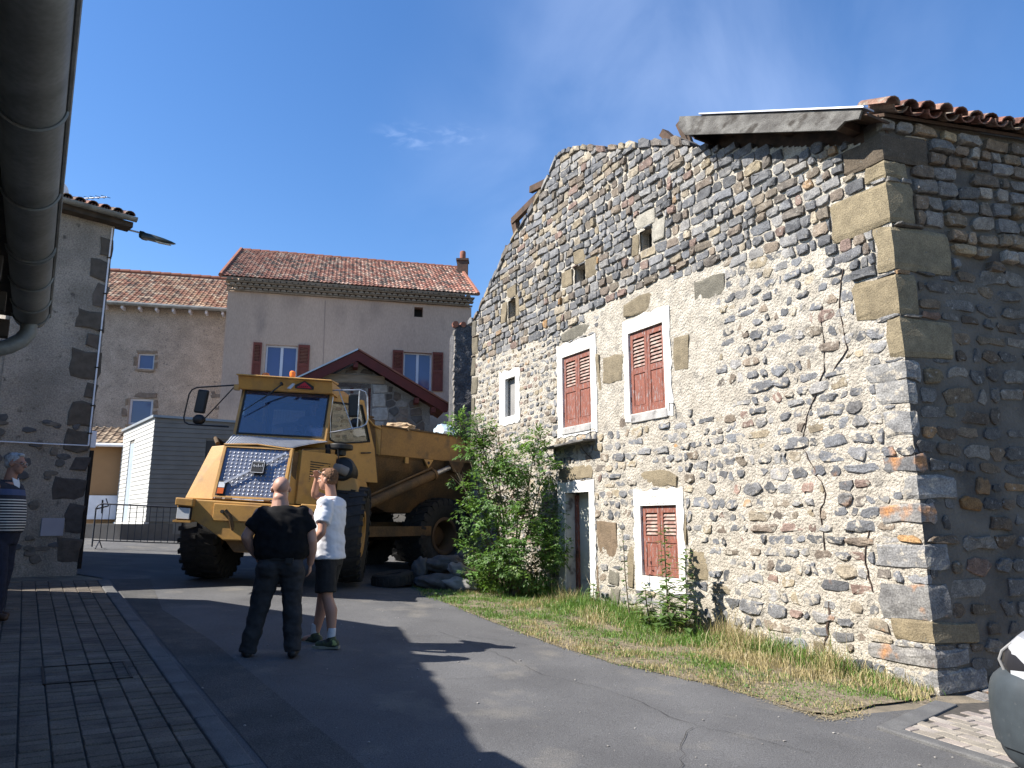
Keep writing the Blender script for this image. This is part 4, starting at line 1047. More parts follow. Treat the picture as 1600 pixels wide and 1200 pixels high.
# eave: gutter, fascia, tiles
mb = MB(); nn = 10
vs = []; fs = []
for u_ in (-.28, 1.65):
    for rq in (.075, .070):
        for k in range(nn + 1): a = math.pi * k / nn; vs.append(LH.p(u_, 7.30 - rq * math.sin(a), .30 + rq * math.cos(a)))
m_ = nn + 1
for k in range(nn): fs += [(k, k + 1, 2 * m_ + k + 1, 2 * m_ + k), (m_ + k + 1, m_ + k, 3 * m_ + k, 3 * m_ + k + 1)]
fs.append(tuple(range(m_)))
mb.add(vs, fs); build('gutter', mb, zinc, corner, smooth=True)
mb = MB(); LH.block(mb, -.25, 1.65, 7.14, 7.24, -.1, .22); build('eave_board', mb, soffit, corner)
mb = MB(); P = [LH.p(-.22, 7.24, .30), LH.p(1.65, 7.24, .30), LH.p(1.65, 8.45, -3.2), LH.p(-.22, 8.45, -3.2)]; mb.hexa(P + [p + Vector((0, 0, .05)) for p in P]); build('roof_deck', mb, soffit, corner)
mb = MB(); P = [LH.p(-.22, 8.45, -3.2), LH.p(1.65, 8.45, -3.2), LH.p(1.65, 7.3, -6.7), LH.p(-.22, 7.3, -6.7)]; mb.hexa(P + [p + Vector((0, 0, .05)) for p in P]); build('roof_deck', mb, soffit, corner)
sl2 = math.atan(1.21 / 3.5); yd = (-LH.n * math.cos(sl2) + Vector((0, 0, math.sin(sl2)))).normalized(); xd = LH.e.copy(); zd = xd.cross(yd)
if zd.z < 0: xd = -xd; zd = xd.cross(yd)
MT2 = Matrix((xd, yd, zd)).transposed()
for row in range(7):
    for i in range(9):
        for up in (False, True):
            tt = -.16 + i * .21 + (0 if up else .105); cc = random.choice(TC); s = random.uniform(.8, 1.1)
            vs, fs = canal_tile(.092, .08, .46, up=up); o_ = LH.p(tt, 7.335 + row * .36 * math.sin(sl2) + (0 if up else .02), .31 - row * .36 * math.cos(sl2))
            mb = MB(); mb.add([MT2 @ Vector(v) + o_ for v in vs], fs, tuple(x * s for x in cc)); build('roof_tile', mb, tile_m, corner)
# street lamp bracketed off the corner
lampm = pm('dark_green_metal', (.006, .016, .015), (.004, .011, .010), rough=.35, spec=.5)
lp_ = thing('street_lamp', (-7.5, 12.98, 7.1), 'dark green lamp head on short arm sticking out from tall grey-brown house corner', 'street lamp')
mb = MB(); mb.tube([(-7.62, 13.0, 7.20), (-7.15, 13.15, 7.12)], .018, 8); build('arm', mb, pm('galvanised', (.4, .41, .42), (.3, .3, .32), rough=.5, metal=.6), lp_, smooth=True)
mb = MB(); ax_ = Vector((.695, .02, -.18)).normalized()
secs = [(0, .045, .05), (.02, .07, .075), (.10, .08, .075), (.14, .075, .06), (.3, .09, .055), (.5, .085, .04), (.66, .05, .02), (.72, .01, .006)]
vs = []
for s, wy, hz in secs:
    c_ = Vector((-7.19, 13.18, 7.10)) + ax_ * s
    for (a, b) in ((-1, -.3), (-.8, -1), (.8, -1), (1, -.3), (.7, .9), (-.7, .9)): vs.append(c_ + Vector((0, wy * a, hz * b)))
fs = [tuple(range(6))[::-1], tuple(42 + k for k in range(6))] + [(i * 6 + k, i * 6 + (k + 1) % 6, (i + 1) * 6 + (k + 1) % 6, (i + 1) * 6 + k) for i in range(7) for k in range(6)]
mb.add(vs, fs); build('lamp_head', mb, lampm, lp_, smooth=True, ang=50)
mb = MB(); vs = [Vector((-7.19, 13.18, 7.10)) + ax_ * s + Vector((0, y_, -.055 + .035 * (s - .35))) for s, y_ in ((.35, -.06), (.62, -.035), (.62, .035), (.35, .06))]
mb.hexa([v - Vector((0, 0, .012)) for v in vs] + vs); build('lens', mb, pm('lamp_lens', (.55, .52, .42), (.5, .48, .4), rough=.3), lp_)
# aerial and dish on that roof
an = thing('tv_aerial', (-10.0, 15.0, 8.3), 'long thin television aerial standing on the tiled roof of the corner house', 'aerial')
alu = pm('aluminium', (.55, .56, .58), (.4, .4, .42), rough=.4, metal=.8)
mb = MB(); mb.tube([(-10.0, 15.0, 7.6), (-10.0, 15.0, 8.9)], .018, 8); build('mast', mb, alu, an)
mb = MB(); mb.tube([(-10.15, 15.0, 8.66), (-9.0, 15.0, 8.74)], .012, 6); build('boom', mb, alu, an)
for i in range(8):
    x_ = -9.9 + i * .125; mb = MB(); zz = 8.66 + (x_ + 10.15) * .07; mb.tube([(x_ - .02, 14.85, zz - .03), (x_ + .01, 15.15, zz + .05)], .007, 5); build('element', mb, iron, an)
ds = thing('satellite_dish', (-9.75, 14.4, 8.1), 'pale satellite dish peeping past the big zinc gutter', 'dish')
mb = MB(); Md = Matrix.Translation((-9.72, 14.3, 8.55)) @ Euler((R(100), 0, R(35))).to_matrix().to_4x4(); mb.lathe([(.01, .06), (.15, .035), (.26, -.01), (.27, -.012), (.265, -.02), (.15, .02), (.01, .045)], 24, Md); build('dish', mb, white_pl, ds, smooth=True)
mb = MB(); mb.tube([(-9.75, 14.4, 7.6), (-9.75, 14.4, 8.55)], .02, 8); build('mast', mb, alu, ds)

# ------------------------------------------------------------------ roofs of small tiles
small_tile = pm('small_clay_tile', (.66, .65, .63), (.45, .44, .43), scale=3, rough=.9, bump=.3, bscale=50, attr=True)
def tiled_plane(name, parent, P0, eu, ev, W_, L_, pw, pl_, cols, mat=None, seed=1, kind='stuff', trend=None):
    """joined roof tiles: rolls running down the slope, rows stepped"""
    random.seed(seed); eu = Vector(eu).normalized(); ev = Vector(ev).normalized(); nn = eu.cross(ev).normalized()
    if nn.z < 0: nn = -nn
    P0 = Vector(P0); mb = MB(); nr = int(L_ / pl_); nc = int(W_ / pw)
    for r_ in range(nr):
        for c_ in range(nc):
            off = 0
            a = P0 + eu * (c_ * pw + off) + ev * (r_ * pl_)
            k = random.random(); cc = random.choices(cols[0], cols[1])[0]; s = random.uniform(.75, 1.2)
            if trend: s *= trend(c_ / nc, r_ / nr)
            prof = ((0, .0), (.18, .035), (.42, .045), (.62, .012), (1, 0))
            lo = [a + eu * (pw * x) + nn * (h * pw * 4.2 + .030) for x, h in prof]; hi = [p + ev * (pl_ * 1.04) - nn * .024 for p in lo]
            fr_ = [p - nn * .03 for p in lo]
            n_ = len(prof); fs = [(i, i + 1, n_ + i + 1, n_ + i) for i in range(n_ - 1)] + [(2 * n_ + i, 2 * n_ + i + 1, i + 1, i) for i in range(n_ - 1)]
            mb.add(lo + hi + fr_, fs, tuple(x * s for x in cc))
    return build(name, mb, mat or small_tile, parent, kind=kind)
# ------------------------------------------------------------------ pinkish house
PK = Frame((-5.5, 24), (.97, .235), (.235, -.97))
pinkr = pm('pinkish_render', (.43, .32, .25), (.37, .275, .215), stretch=(1, 1, .35), c3=(.235, .18, .15), s3=1.4, lo3=.56, hi3=.82, scale=.9, rough=.95, bump=.3, bscale=80, lo=.3, hi=.7, grain=0.1, gscale=30)
pink = thing('pink_house', (PK.p(0, 0, -3).x, PK.p(0, 0, -3).y, 0), 'tall pinkish-brown rendered house with red mottled tile roof and brown shutters', 'house')
PO_ = [(-2.75, -1.73, 6.10, 7.46), (1.80, 2.78, 6.12, 7.46), (2.12, 2.43, 8.74, 9.10)]
us = sorted({-4.06, 4.16} | {o[i] for o in PO_ for i in (0, 1)}); mb = MB()
for a, b in zip(us, us[1:]):
    z = -.2
    for z0, z1 in sorted((o[2], o[3]) for o in PO_ if o[0] <= (a + b) / 2 <= o[1]):
        PK.block(mb, a, b, z, z0, -.35, 0); z = z1
    PK.block(mb, a, b, z, 9.22, -.35, 0)
build('front_wall', mb, pinkr, pink)
mb = MB(); PK.block(mb, -4.06, 4.16, -.2, 9.2, -7.4, -.36)
# gable ends
for u_ in (-4.04, 4.0):
    mb.prism([PK.p(u_, 9.2, -.1), PK.p(u_, 11.82, -3.75), PK.p(u_, 9.2, -7.4)], PK.e * .14)
build('side_walls', mb, pinkr, pink)
mb = MB(); mb.bar(PK.p(-.92, 9.1, .002), PK.p(-.86, 5.0, .002), .02, .008, up=PK.n); build('render_joint', mb, pm('joint_line', (.26, .2, .17), (.24, .18, .15), rough=1), pink)
gen = pm('genoise', (.26, .215, .17), (.18, .145, .11), scale=6, rough=.95, bump=.5, bscale=40)
for row, (zz, dd) in enumerate(((9.24, .10), (9.36, .20), (9.48, .30))):
    mb = MB(); PK.block(mb, -4.06 - dd * .2, 4.16 + dd * .2, zz - .01, zz + .025, 0, dd + .02)
    ob_ = build('cornice_course', mb, gen, pink)
    mb = MB(); k = 0
    while -4.0 + k * .19 < 4.1:
        u_ = -4.0 + k * .19 + (row % 2) * .09; c_ = PK.p(u_, zz + .028, 0)
        vs = []
        for dd_ in (0, dd + .06):
            for q in range(6): a = math.pi * q / 5; vs.append(PK.p(u_ + .088 * math.cos(a), zz + .026 + .075 * math.sin(a), dd_))
        mb.add(vs, [(q, q + 1, 7 + q, 6 + q) for q in range(5)] + [tuple(6 + q for q in range(6))]); k += 1
    build('cornice_tiles', mb, gen, pink, kind='stuff')
sp_ = math.atan(2.45 / 4.15); evp = (-PK.n * math.cos(sp_) + Vector((0, 0, math.sin(sp_))))
RC = ([(.38, .17, .125), (.46, .25, .19), (.28, .13, .10), (.42, .31, .25), (.15, .115, .10), (.54, .37, .30)], [5, 5, 4, 4, 4, 2])
mb = MB(); P = [PK.p(-4.25, 9.55, .38), PK.p(4.32, 9.55, .38), PK.p(4.32, 12.0, -3.77), PK.p(-4.25, 12.0, -3.77)]; mb.hexa(P + [p + Vector((0, 0, .04)) for p in P])
P = [PK.p(-4.25, 12.0, -3.77), PK.p(4.32, 12.0, -3.77), PK.p(4.32, 9.5, -7.8), PK.p(-4.25, 9.5, -7.8)]; mb.hexa(P + [p + Vector((0, 0, .04)) for p in P]); build('roof_deck', mb, gen, pink)
tiled_plane('roof_tiles', pink, PK.p(-4.25, 9.60, .40), PK.e, evp, 8.58, 4.85, .143, .30, RC, seed=4, trend=lambda a, b: .8 + .3 * a)
redt = pm('ridge_tile', (.28, .115, .075), (.20, .085, .058), scale=4, rough=.9)
for i in range(25):
    mb = MB(); mb.tube([PK.p(-4.25 + i * .343, 12.04, -3.79), PK.p(-4.25 + (i + 1) * .343, 12.065, -3.79)], .10, 8); build('ridge_tile', mb, redt, pink)
mb = MB()
for u_ in (-4.27, 4.33):
    for i in range(14): 
        a = PK.p(u_, 9.62, .40) + evp * (i * .345); mb.tube([a, a + evp * .36 + Vector((0, 0, .02))], .075, 6)
build('verge_tiles', mb, redt, pink, kind='stuff')
mb = MB(); c_ = Vector((-2.0, 27.9, 0)); mb.box((c_.x, c_.y, 11.4), (.42, .42, 1.3)); mb.box((c_.x, c_.y, 12.07), (.5, .5, .08)); ch = build('chimney', mb, pm('dark_brick', (.11, .065, .05), (.07, .05, .042), scale=9, rough=.95, bump=.5), pink)
mb = MB(); mb.lathe([(.10, 0), (.12, .05), (.12, .34), (.10, .38)], 12, Matrix.Translation((c_.x, c_.y, 12.1))); build('chimney_pot', mb, redt, ch, smooth=True)
shut_b = pm('brown_red_shutter', (.145, .038, .026), (.115, .032, .023), scale=8, rough=.7)
wframe = pm('white_frame', (.48, .50, .57), (.43, .45, .52), rough=.5)
pane_m = pm('window_glass', (.030, .040, .150), (.024, .032, .12), scale=1, rough=.06, spec=.9)  # blue base colour paints the sky's reflection into the panes
def far_window(fr, o, parent, mull=True, dp=-.14, sh=None, fw=.055):
    u0, u1, z0, z1 = o; mb = MB()
    fr.block(mb, u0, u1, z1 - fw, z1, dp - .05, dp); fr.block(mb, u0, u1, z0, z0 + fw, dp - .05, dp)
    fr.block(mb, u0, u0 + fw, z0 + fw, z1 - fw, dp - .05, dp); fr.block(mb, u1 - fw, u1, z0 + fw, z1 - fw, dp - .05, dp)
    m = (u0 + u1) / 2
    if mull: fr.block(mb, m - fw * .8, m + fw * .8, z0 + fw, z1 - fw, dp - .045, dp + .01)
    w_ = build('window', mb, wframe, parent)
    for a, b in (((u0 + fw, m - fw * .8), (m + fw * .8, u1 - fw)) if mull else ((u0 + fw, u1 - fw),)):
        mb = MB(); fr.block(mb, a, b, z0 + fw, z1 - fw, dp - .04, dp - .025); build('pane', mb, pane_m, w_)
    mb = MB(); fr.block(mb, u0 - .06, u1 + .06, z0 - .07, z0 - .001, -.2, .05); build('sill', mb, gen, w_)
def far_shutter(fr, u0, u1, z0, z1, parent):
    mb = MB(); fr.block(mb, u0, u0 + .05, z0, z1, .01, .05); fr.block(mb, u1 - .05, u1, z0, z1, .01, .05)
    for zz in (z0, (z0 + z1) / 2 - .04, z1 - .09): fr.block(mb, u0 + .05, u1 - .05, zz, zz + .09, .011, .049)
    fr.block(mb, u0 + .05, u1 - .05, z0 + .05, (z0 + z1) / 2, .012, .03)
    s = build('shutter', mb, shut_b, parent)
    n_ = 11; za = (z0 + z1) / 2 + .05; zb = z1 - .09
    for i in range(n_):
        mb = MB(); zc = za + (zb - za) * i / n_; P = [fr.p(u0 + .051, zc, .045), fr.p(u1 - .051, zc, .045), fr.p(u1 - .051, zc + .035, .015), fr.p(u0 + .051, zc + .035, .015)]
        mb.hexa(P + [p + Vector((0, 0, .008)) for p in P]); build('slat', mb, shut_b, s)
far_window(PK, PO_[0], pink); far_window(PK, PO_[1], pink)
for a, b in ((-3.14, -2.87), (-1.71, -1.34), (1.42, 1.78), (2.80, 3.17)): far_shutter(PK, a, b, 6.12, 7.5, pink)
mb = MB(); PK.block(mb, 2.1, 2.45, 8.7, 9.14, -.34, -.30); build('vent_back', mb, dark_in, pink)
# ------------------------------------------------------------------ grey house
GR = Frame((-10.69, 26.9), (.97, .235), (.235, -.97))
greyr = pm('grey_pebble_render', (.32, .28, .24), (.245, .215, .185), scale=2.2, rough=.97, bump=1.0, bscale=22, c3=(.14, .13, .12), s3=10, lo3=.62, hi3=.72, bdist=.02, grain=0.3, gscale=30)
grey = thing('grey_house', (GR.p(-3, 0, -3).x, GR.p(-3, 0, -3).y, 0), 'lower grey pebble-rendered house with brown tile roof, left of the pink one', 'house')
zk = lambda z: 1.63 + (z - 1.63) * 1.14
GO = [(-3.27, -2.70, zk(6.53), zk(7.06)), (-3.40, -2.60, zk(4.72), zk(5.57))]
us = sorted({-7.5, 1.2} | {o[i] for o in GO for i in (0, 1)}); mb = MB()
for a, b in zip(us, us[1:]):
    z = -.2
    for z0, z1 in sorted((o[2], o[3]) for o in GO if o[0] <= (a + b) / 2 <= o[1]): GR.block(mb, a, b, z, z0, -.3, 0); z = z1
    GR.block(mb, a, b, z, zk(8.62), -.3, 0)
build('front_wall', mb, greyr, grey)
mb = MB(); GR.block(mb, -7.5, 1.2, -.2, zk(8.62), -7, -.31); build('side_walls', mb, greyr, grey)
far_window(GR, GO[0], grey, False, -.1); far_window(GR, GO[1], grey, False, -.1, fw=.08)
random.seed(9)
for (a, b, c, d) in ((-3.50, -2.48, zk(5.59), zk(5.76)), (-3.55, -3.42, zk(5.3), zk(5.57)), (-3.62, -3.42, zk(4.95), zk(5.27)), (-2.58, -2.42, zk(5.25), zk(5.57)), (-2.58, -2.4, zk(4.9), zk(5.2)),
                     (-3.4, -3.28, zk(6.6), zk(6.95)), (-2.69, -2.56, zk(6.55), zk(6.8)), (-2.69, -2.6, zk(6.85), zk(7.04)), (-3.35, -2.6, zk(7.07), zk(7.16)), (-3.3, -2.66, zk(6.42), zk(6.51))):
    build('surround_stone', stone_mb(GR, block_poly(a, b, c, d, .02), .02, -.03, random.choice([(.17, .14, .115), (.20, .165, .13)])), dq, grey)
for i in range(12):
    u = random.uniform(-.55, -.05); z = random.uniform(3.2, 6.6); a = random.uniform(.08, .2)
    build('stone', stone_mb(GR, block_poly(u - a, u + a * .5, z, z + random.uniform(.1, .2), .03), .02, -.03, (.14, .125, .115)), dq, grey)
er = zk(8.62); rr_ = zk(10.75); sg = math.atan((rr_ - er) / 3.9); evg = -GR.n * math.cos(sg) + Vector((0, 0, math.sin(sg)))
mb = MB(); P = [GR.p(-7.6, er - .02, .35), GR.p(.9, er - .02, .35), GR.p(.9, rr_ - .02, -3.55), GR.p(-7.6, rr_ - .02, -3.55)]; mb.hexa(P + [p + Vector((0, 0, .04)) for p in P])
P = [GR.p(-7.6, rr_, -3.55), GR.p(.9, rr_, -3.55), GR.p(.9, er, -7.4), GR.p(-7.6, er, -7.4)]; mb.hexa(P + [p + Vector((0, 0, .04)) for p in P]); build('roof_deck', mb, gen, grey)
RG = ([(.36, .17, .11), (.46, .30, .20), (.50, .38, .28), (.20, .13, .10), (.40, .22, .15)], [4, 5, 4, 3, 4])
tiled_plane('roof_tiles', grey, GR.p(-7.6, er + .02, .38), GR.e, evg, 8.4, 4.5, .19, .33, RG, seed=6)
for i in range(22):
    mb = MB(); mb.tube([GR.p(-7.6 + i * .4, rr_ + .05, -3.56), GR.p(-7.6 + (i + 1) * .4, rr_ + .075, -3.56)], .10, 8); build('ridge_tile', mb, redt, grey)
mb = MB(); mb.tube([GR.p(-7.6, er - .04, .42), GR.p(.75, er - .02, .42)], .075, 10); build('gutter', mb, zinc, grey, smooth=True)
for i in range(15):
    mb = MB(); GR.block(mb, -7.4 + i * .58, -7.32 + i * .58, er - .20, er - .08, 0, .36); build('rafter_end', mb, wframe, grey)
mb = MB(); GR.block(mb, .70, .80, er - .08, er + .22, .3, .5); build('gutter_end', mb, white_pl, grey)
# ------------------------------------------------------------------ gabled porch
PF = Frame((-4.6, 21), (.97, .235), (.235, -.97))
porch = thing('gable_porch', (PF.p(0, 0, -1).x, PF.p(0, 0, -1).y, 0), 'stone gabled outbuilding with dark red bargeboards in front of the pink house', 'building')
gm = pm('grey_mortar', (.25, .23, .20), (.19, .17, .155), scale=4, rough=.95, bump=.8, bscale=40, grain=0.25, gscale=30)
mb = MB(); mb.prism([PF.p(-2.2, -.2, 0), PF.p(2.2, -.2, 0), PF.p(2.2, 5.05, 0), PF.p(0, 6.3, 0), PF.p(-2.2, 5.05, 0)], -PF.n * 2.4); build('wall', mb, gm, porch)
random.seed(15); pts = []; z = 3.2
while z < 6.2:
    h = random.uniform(.17, .26); u = -2.2
    while u < 2.3: wd = random.uniform(.2, .48); pts.append((u + wd / 2, z + h / 2 + random.uniform(-.02, .02))); u += wd
    z += h
exp_ = [(-.75, .46, 3, 5.68), (-1.12, .82, 5.69, 5.95), (-1.1, -.76, 5.42, 5.68), (.47, .92, 5.42, 5.68), (.47, .86, 5.0, 5.4), (.47, .95, 4.6, 4.98), (.47, .85, 4.2, 4.58)]
for (u, z), poly in zip(pts, voronoi_cells(pts, None, .5)):
    if not poly or abs(u) > 2.15 or z > 6.15 - abs(u) * .57: continue
    poly = avoid(poly, exp_)
    if not poly: continue
    poly = inset(poly, .014)
    if not poly or area(poly) < .006: continue
    poly = simplify(chaikin(simplify(poly, .07), .08), .02)
    if len(poly) < 4: continue
    c = random.choice([(.10, .085, .075), (.15, .12, .10), (.20, .16, .13), (.12, .11, .105), (.30, .27, .24), (.24, .19, .15)])
    build('stone', stone_mb(PF, poly, random.uniform(.01, .03), -.02, c), dq, porch)
for (a, b, c, d) in exp_[2:]: build('pale_quoin', stone_mb(PF, block_poly(a, b, c, d, .012), .02, -.02, (.46, .43, .39), rough=.1), dq, porch)
mb = MB(); PF.block(mb, -1.12, .82, 5.70, 5.94, -.05, .03); build('lintel', mb, pm('pale_timber', (.34, .28, .21), (.24, .19, .14), scale=2, rough=.9, stretch=(1, 1, 6), bump=.4), porch, bevel=.015)
mb = MB(); PF.block(mb, -.70, .42, 5.55, 5.68, -.1, -.0); 
for a in (-.70, -.17, .34): PF.block(mb, a, a + .09, 3.2, 5.55, -.1, .0)
pw_ = build('window', mb, shut_b, porch)
for a, b in ((-.61, -.17), (-.08, .34)):
    mb = MB(); PF.block(mb, a, b, 3.2, 5.55, -.09, -.06); build('pane', mb, pm('curtained_pane', (.42, .44, .45), (.3, .32, .34), scale=3, rough=.2, spec=.6), pw_)
redb = pm('dark_red_board', (.125, .026, .02), (.095, .022, .018), scale=5, rough=.65)
for sg_ in (-1, 1):
    mb = MB(); P = [PF.p(0, 6.58, .42), PF.p(sg_ * 2.72, 5.06, .42), PF.p(sg_ * 2.66, 4.86, .42), PF.p(sg_ * 2.58, 4.84, .42), PF.p(0, 6.28, .42)]
    mb.prism(P if sg_ > 0 else P[::-1], -PF.n * .045); build('bargeboard', mb, redb, porch)
    mb = MB(); P = [PF.p(0, 6.60, .45), PF.p(sg_ * 2.75, 5.06, .45), PF.p(sg_ * 2.75, 5.06, -2.4), PF.p(0, 6.60, -2.4)]; mb.hexa(P + [p + Vector((0, 0, .05)) for p in P]); build('roof_slope', mb, zinc_sheet if sg_ < 0 else redt, porch)
    for (u_, z_) in ((sg_ * .05 + (0 if sg_ < 0 else 99), 6.16), (sg_ * 1.75, 5.18), (sg_ * 2.25, 4.92)):
        if abs(u_) > 10: continue
        mb = MB(); mb.bar(PF.p(u_, z_, .40), PF.p(u_, z_, -.3), .13, .15); build('purlin_end', mb, redb, porch)
    mb = MB(); P = [PF.p(0, 6.50, .37), PF.p(sg_ * 2.6, 5.03, .37), PF.p(sg_ * 2.6, 5.03, 0), PF.p(0, 6.50, 0)]; mb.hexa(P + [p + Vector((0, 0, .03)) for p in P]); build('soffit', mb, brownwood, porch)
# wall end between the pink house and the stone house
pil = thing('wall_end', (-1.3, 19.9, 0), 'narrow shaded roughcast wall end capped with one tile, beside the stone house', 'wall')
rough_shade = pm('shaded_roughcast', (.095, .095, .10), (.055, .055, .06), scale=4, rough=.97, bump=1.0, bscale=16, bdist=.04, grain=0.4, gscale=20)  # dark tone paints the shade on this wall end
PW = Frame((-1.57, 19.4), (.98, .20), (.20, -.98))
mb = MB(); PW.block(mb, 0.02, 1.6, -.2, 7.0, -1.5, -.03); build('core', mb, rough_shade, pil)
skin(PW, 0, 1.6, .06, .5, .06, lambda u: 7.02, [], lambda u, z: .035 * n2(u, z, 3) + .025 * n2(u, z, 9), 'roughcast', rough_shade, pil)
mb = MB(); mb.tube([PW.p(0.0, 7.03, .08), PW.p(.02, 7.1, -.3)], .09, 8); mb.tube([PW.p(.22, 7.04, .05), PW.p(.22, 7.1, -.3)], .08, 8); build('cap_tile', mb, redt, pil)
mb = MB(); 
for i in range(34): mb.blob(PW.p(-.0 + random.uniform(-.02, .03), .9 + i * .18 + random.uniform(-.05, .05), -.05), (.05, .06, .11), 1, .4)
build('sunlit_edge', mb, gm, pil)  # pale lumps paint the sunlit left edge
# ------------------------------------------------------------------ white clad shed
shed = thing('clad_shed', (-10.7, 21.5, 1.6), 'shed clad in pale horizontal boards, sunlit on its narrow left side', 'shed')
boardw = pm('pale_board', (.43, .43, .415), (.39, .39, .375), scale=3, rough=.6)
board_shade = pm('shaded_pale_board', (.21, .20, .18), (.18, .17, .155), scale=3, rough=.7)  # darker copy of the pale boards, paints shade onto the front face
SD = Frame((-10.7, 21.5), (-.62, .78), (-.78, -.62)); SFr = Frame((-10.7, 21.5), (.93, .37), (.37, -.93))
mb = MB(); c4 = [SD.p(.02, 0, -.02), SD.p(4.45, 0, -.02), SD.p(4.45, 0, -.02) + SFr.e * 3.4, SFr.p(3.4, 0, -.02)]
mb.hexa([(q.x, q.y, 1.3) for q in c4] + [(q.x, q.y, z_) for q, z_ in zip(c4, (4.70, 4.70, 4.60, 4.60))]); build('core', mb, board_shade, shed)
nb = 22; hb = (4.72 - 1.66) / nb
for i in range(nb):
    z0 = 1.66 + i * hb
    for fr_, Lx, m_ in ((SD, 4.45, boardw), (SFr, 3.4, board_shade)):
        segs = [(0, Lx)]
        if fr_ is SD and z0 < 4.2: segs = [(0, 2.55), (3.25, Lx)]
        if fr_ is SFr and z0 < 4.1: segs = [(0, 1.45), (2.6, Lx)]
        for a, b in segs:
            mb = MB(); P = [fr_.p(a, z0 + .008, -.03), fr_.p(b, z0 + .008, -.03), fr_.p(b, z0 + .008, .018), fr_.p(a, z0 + .008, .018), fr_.p(a, z0 + hb, -.03), fr_.p(b, z0 + hb, -.03), fr_.p(b, z0 + hb, .004), fr_.p(a, z0 + hb, .004)]
            mb.hexa(P); build('board', mb, m_, shed)
mb = MB(); SD.block(mb, 2.56, 3.24, 1.66, 4.2, -.04, -.01); build('door', mb, pm('blue_grey_door', (.32, .37, .42), (.29, .34, .39), rough=.5), shed)
mb = MB(); SFr.block(mb, 1.46, 2.59, 1.66, 4.1, -.06, -.015); build('shutter_door', mb, pm('dark_panel', (.06, .058, .055), (.05, .048, .045), rough=.6), shed)
mb = MB(); 
P = [SD.p(-.06, 4.74, .08), SD.p(4.5, 4.74, .08), SD.p(4.5, 4.74, .08) + SFr.e * 3.5, SFr.p(3.45, 4.66, .06)]
mb.hexa([q for q in P] + [q + Vector((0, 0, .07)) for q in P]); build('roof', mb, pm('grey_flashing', (.30, .33, .36), (.26, .29, .32), rough=.5, metal=.3), shed)
mb = MB(); SD.block(mb, -.02, 4.5, 1.5, 1.655, -.1, .05); build('plinth', mb, pm('white_plinth', (.6, .6, .58), (.5, .5, .48), rough=.9), shed)
# ------------------------------------------------------------------ ochre lean-to
LT = Frame((-14.6, 25.0), (.97, .235), (.235, -.97))
lean = thing('lean_to', (LT.p(0, 0, -1).x, LT.p(0, 0, -1).y, 1.6), 'low ochre-walled lean-to with a steep tile roof, left of the clad shed', 'building')
ochre = pm('ochre_render', (.34, .20, .10), (.30, .175, .088), scale=2, rough=.95, bump=.3)
mb = MB(); LT.block(mb, -2.5, 2.0, 1.3, 4.3, -1.6, 0); build('wall', mb, ochre, lean)
mb = MB(); P = [LT.p(-2.6, 4.28, .3), LT.p(2.2, 4.28, .3), LT.p(2.2, 5.3, -1.6), LT.p(-2.6, 5.3, -1.6)]; mb.hexa(P + [p + Vector((0, 0, .04)) for p in P]); build('roof_deck', mb, gen, lean)
slt = math.atan(1.02 / 1.9)
tiled_plane('roof_tiles', lean, LT.p(-2.6, 4.31, .33), LT.e, -LT.n * math.cos(slt) + Vector((0, 0, math.sin(slt))), 4.8, 2.2, .24, .34, ([(.50, .40, .30), (.32, .24, .18), (.42, .33, .25), (.14, .11, .09)], [4, 3, 4, 3]), seed=9)
mb = MB(); mb.tube([LT.p(-2.6, 4.26, .38), LT.p(2.2, 4.26, .38)], .06, 8); build('gutter', mb, white_pl, lean)
pb = thing('display_panel', (LT.p(.55, 1.6, .2).x, LT.p(.55, 1.6, .2).y, 1.6), 'white panel with a dark drawing leaning at the foot of the ochre wall', 'panel')
mb = MB(); LT.block(mb, .10, 1.05, 1.75, 2.55, .10, .13); build('panel', mb, white_pl, pb)
mb = MB(); mb.bar(LT.p(.6, 2.4, .135), LT.p(.62, 1.95, .135), .05, .01, up=LT.n); mb.bar(LT.p(.45, 2.1, .135), LT.p(.8, 2.2, .135), .04, .01, up=LT.n); mb.bar(LT.p(.7, 2.45, .135), LT.p(.8, 2.2, .135), .03, .01, up=LT.n); build('drawing', mb, iron, pb)
# ------------------------------------------------------------------ steel crowd barriers
barm = pm('barrier_steel', (.035, .04, .055), (.05, .055, .07), scale=10, rough=.5, metal=.4)
def barrier(A, B, label):
    A = Vector((*A, G(*A))); B = Vector((*B, G(*B))); d = (B - A); u = d.normalized()
    b_ = thing('crowd_barrier', tuple((A + B) / 2), label, 'barrier', 'steel barriers behind the truck')
    H = 1.08; Z = Vector((0, 0, 1)); mb = MB()
    mb.tube([A + Z * .05, A + Z * (H - .12), A + u * .04 + Z * (H - .04), A + u * .12 + Z * H, B - u * .12 + Z * H, B - u * .04 + Z * (H - .04), B + Z * (H - .12), B + Z * .05], .019, 8); build('frame', mb, barm, b_, smooth=True)
    mb = MB(); mb.tube([A + Z * .2, B + Z * .2], .014, 6); build('lower_rail', mb, barm, b_)
    n_ = 15
    for i in range(1, n_):
        mb = MB(); p = A + d * (i / n_); mb.tube([p + Z * .2, p + Z * H], .0085, 6); build('bar', mb, barm, b_)
    w_ = Vector((-u.y, u.x, 0))
    for p in (A + u * .15, B - u * .15):
        mb = MB(); mb.tube([p - w_ * .28 + Z * .02, p + Z * .2, p + w_ * .28 + Z * .02], .014, 6); build('foot', mb, barm, b_)
barrier((-10.15, 17.9), (-7.95, 18.5), 'steel crowd barrier standing between the corner house and the truck cab')
barrier((-7.85, 18.53), (-5.65, 19.1), 'steel crowd barrier mostly hidden behind the yellow truck')
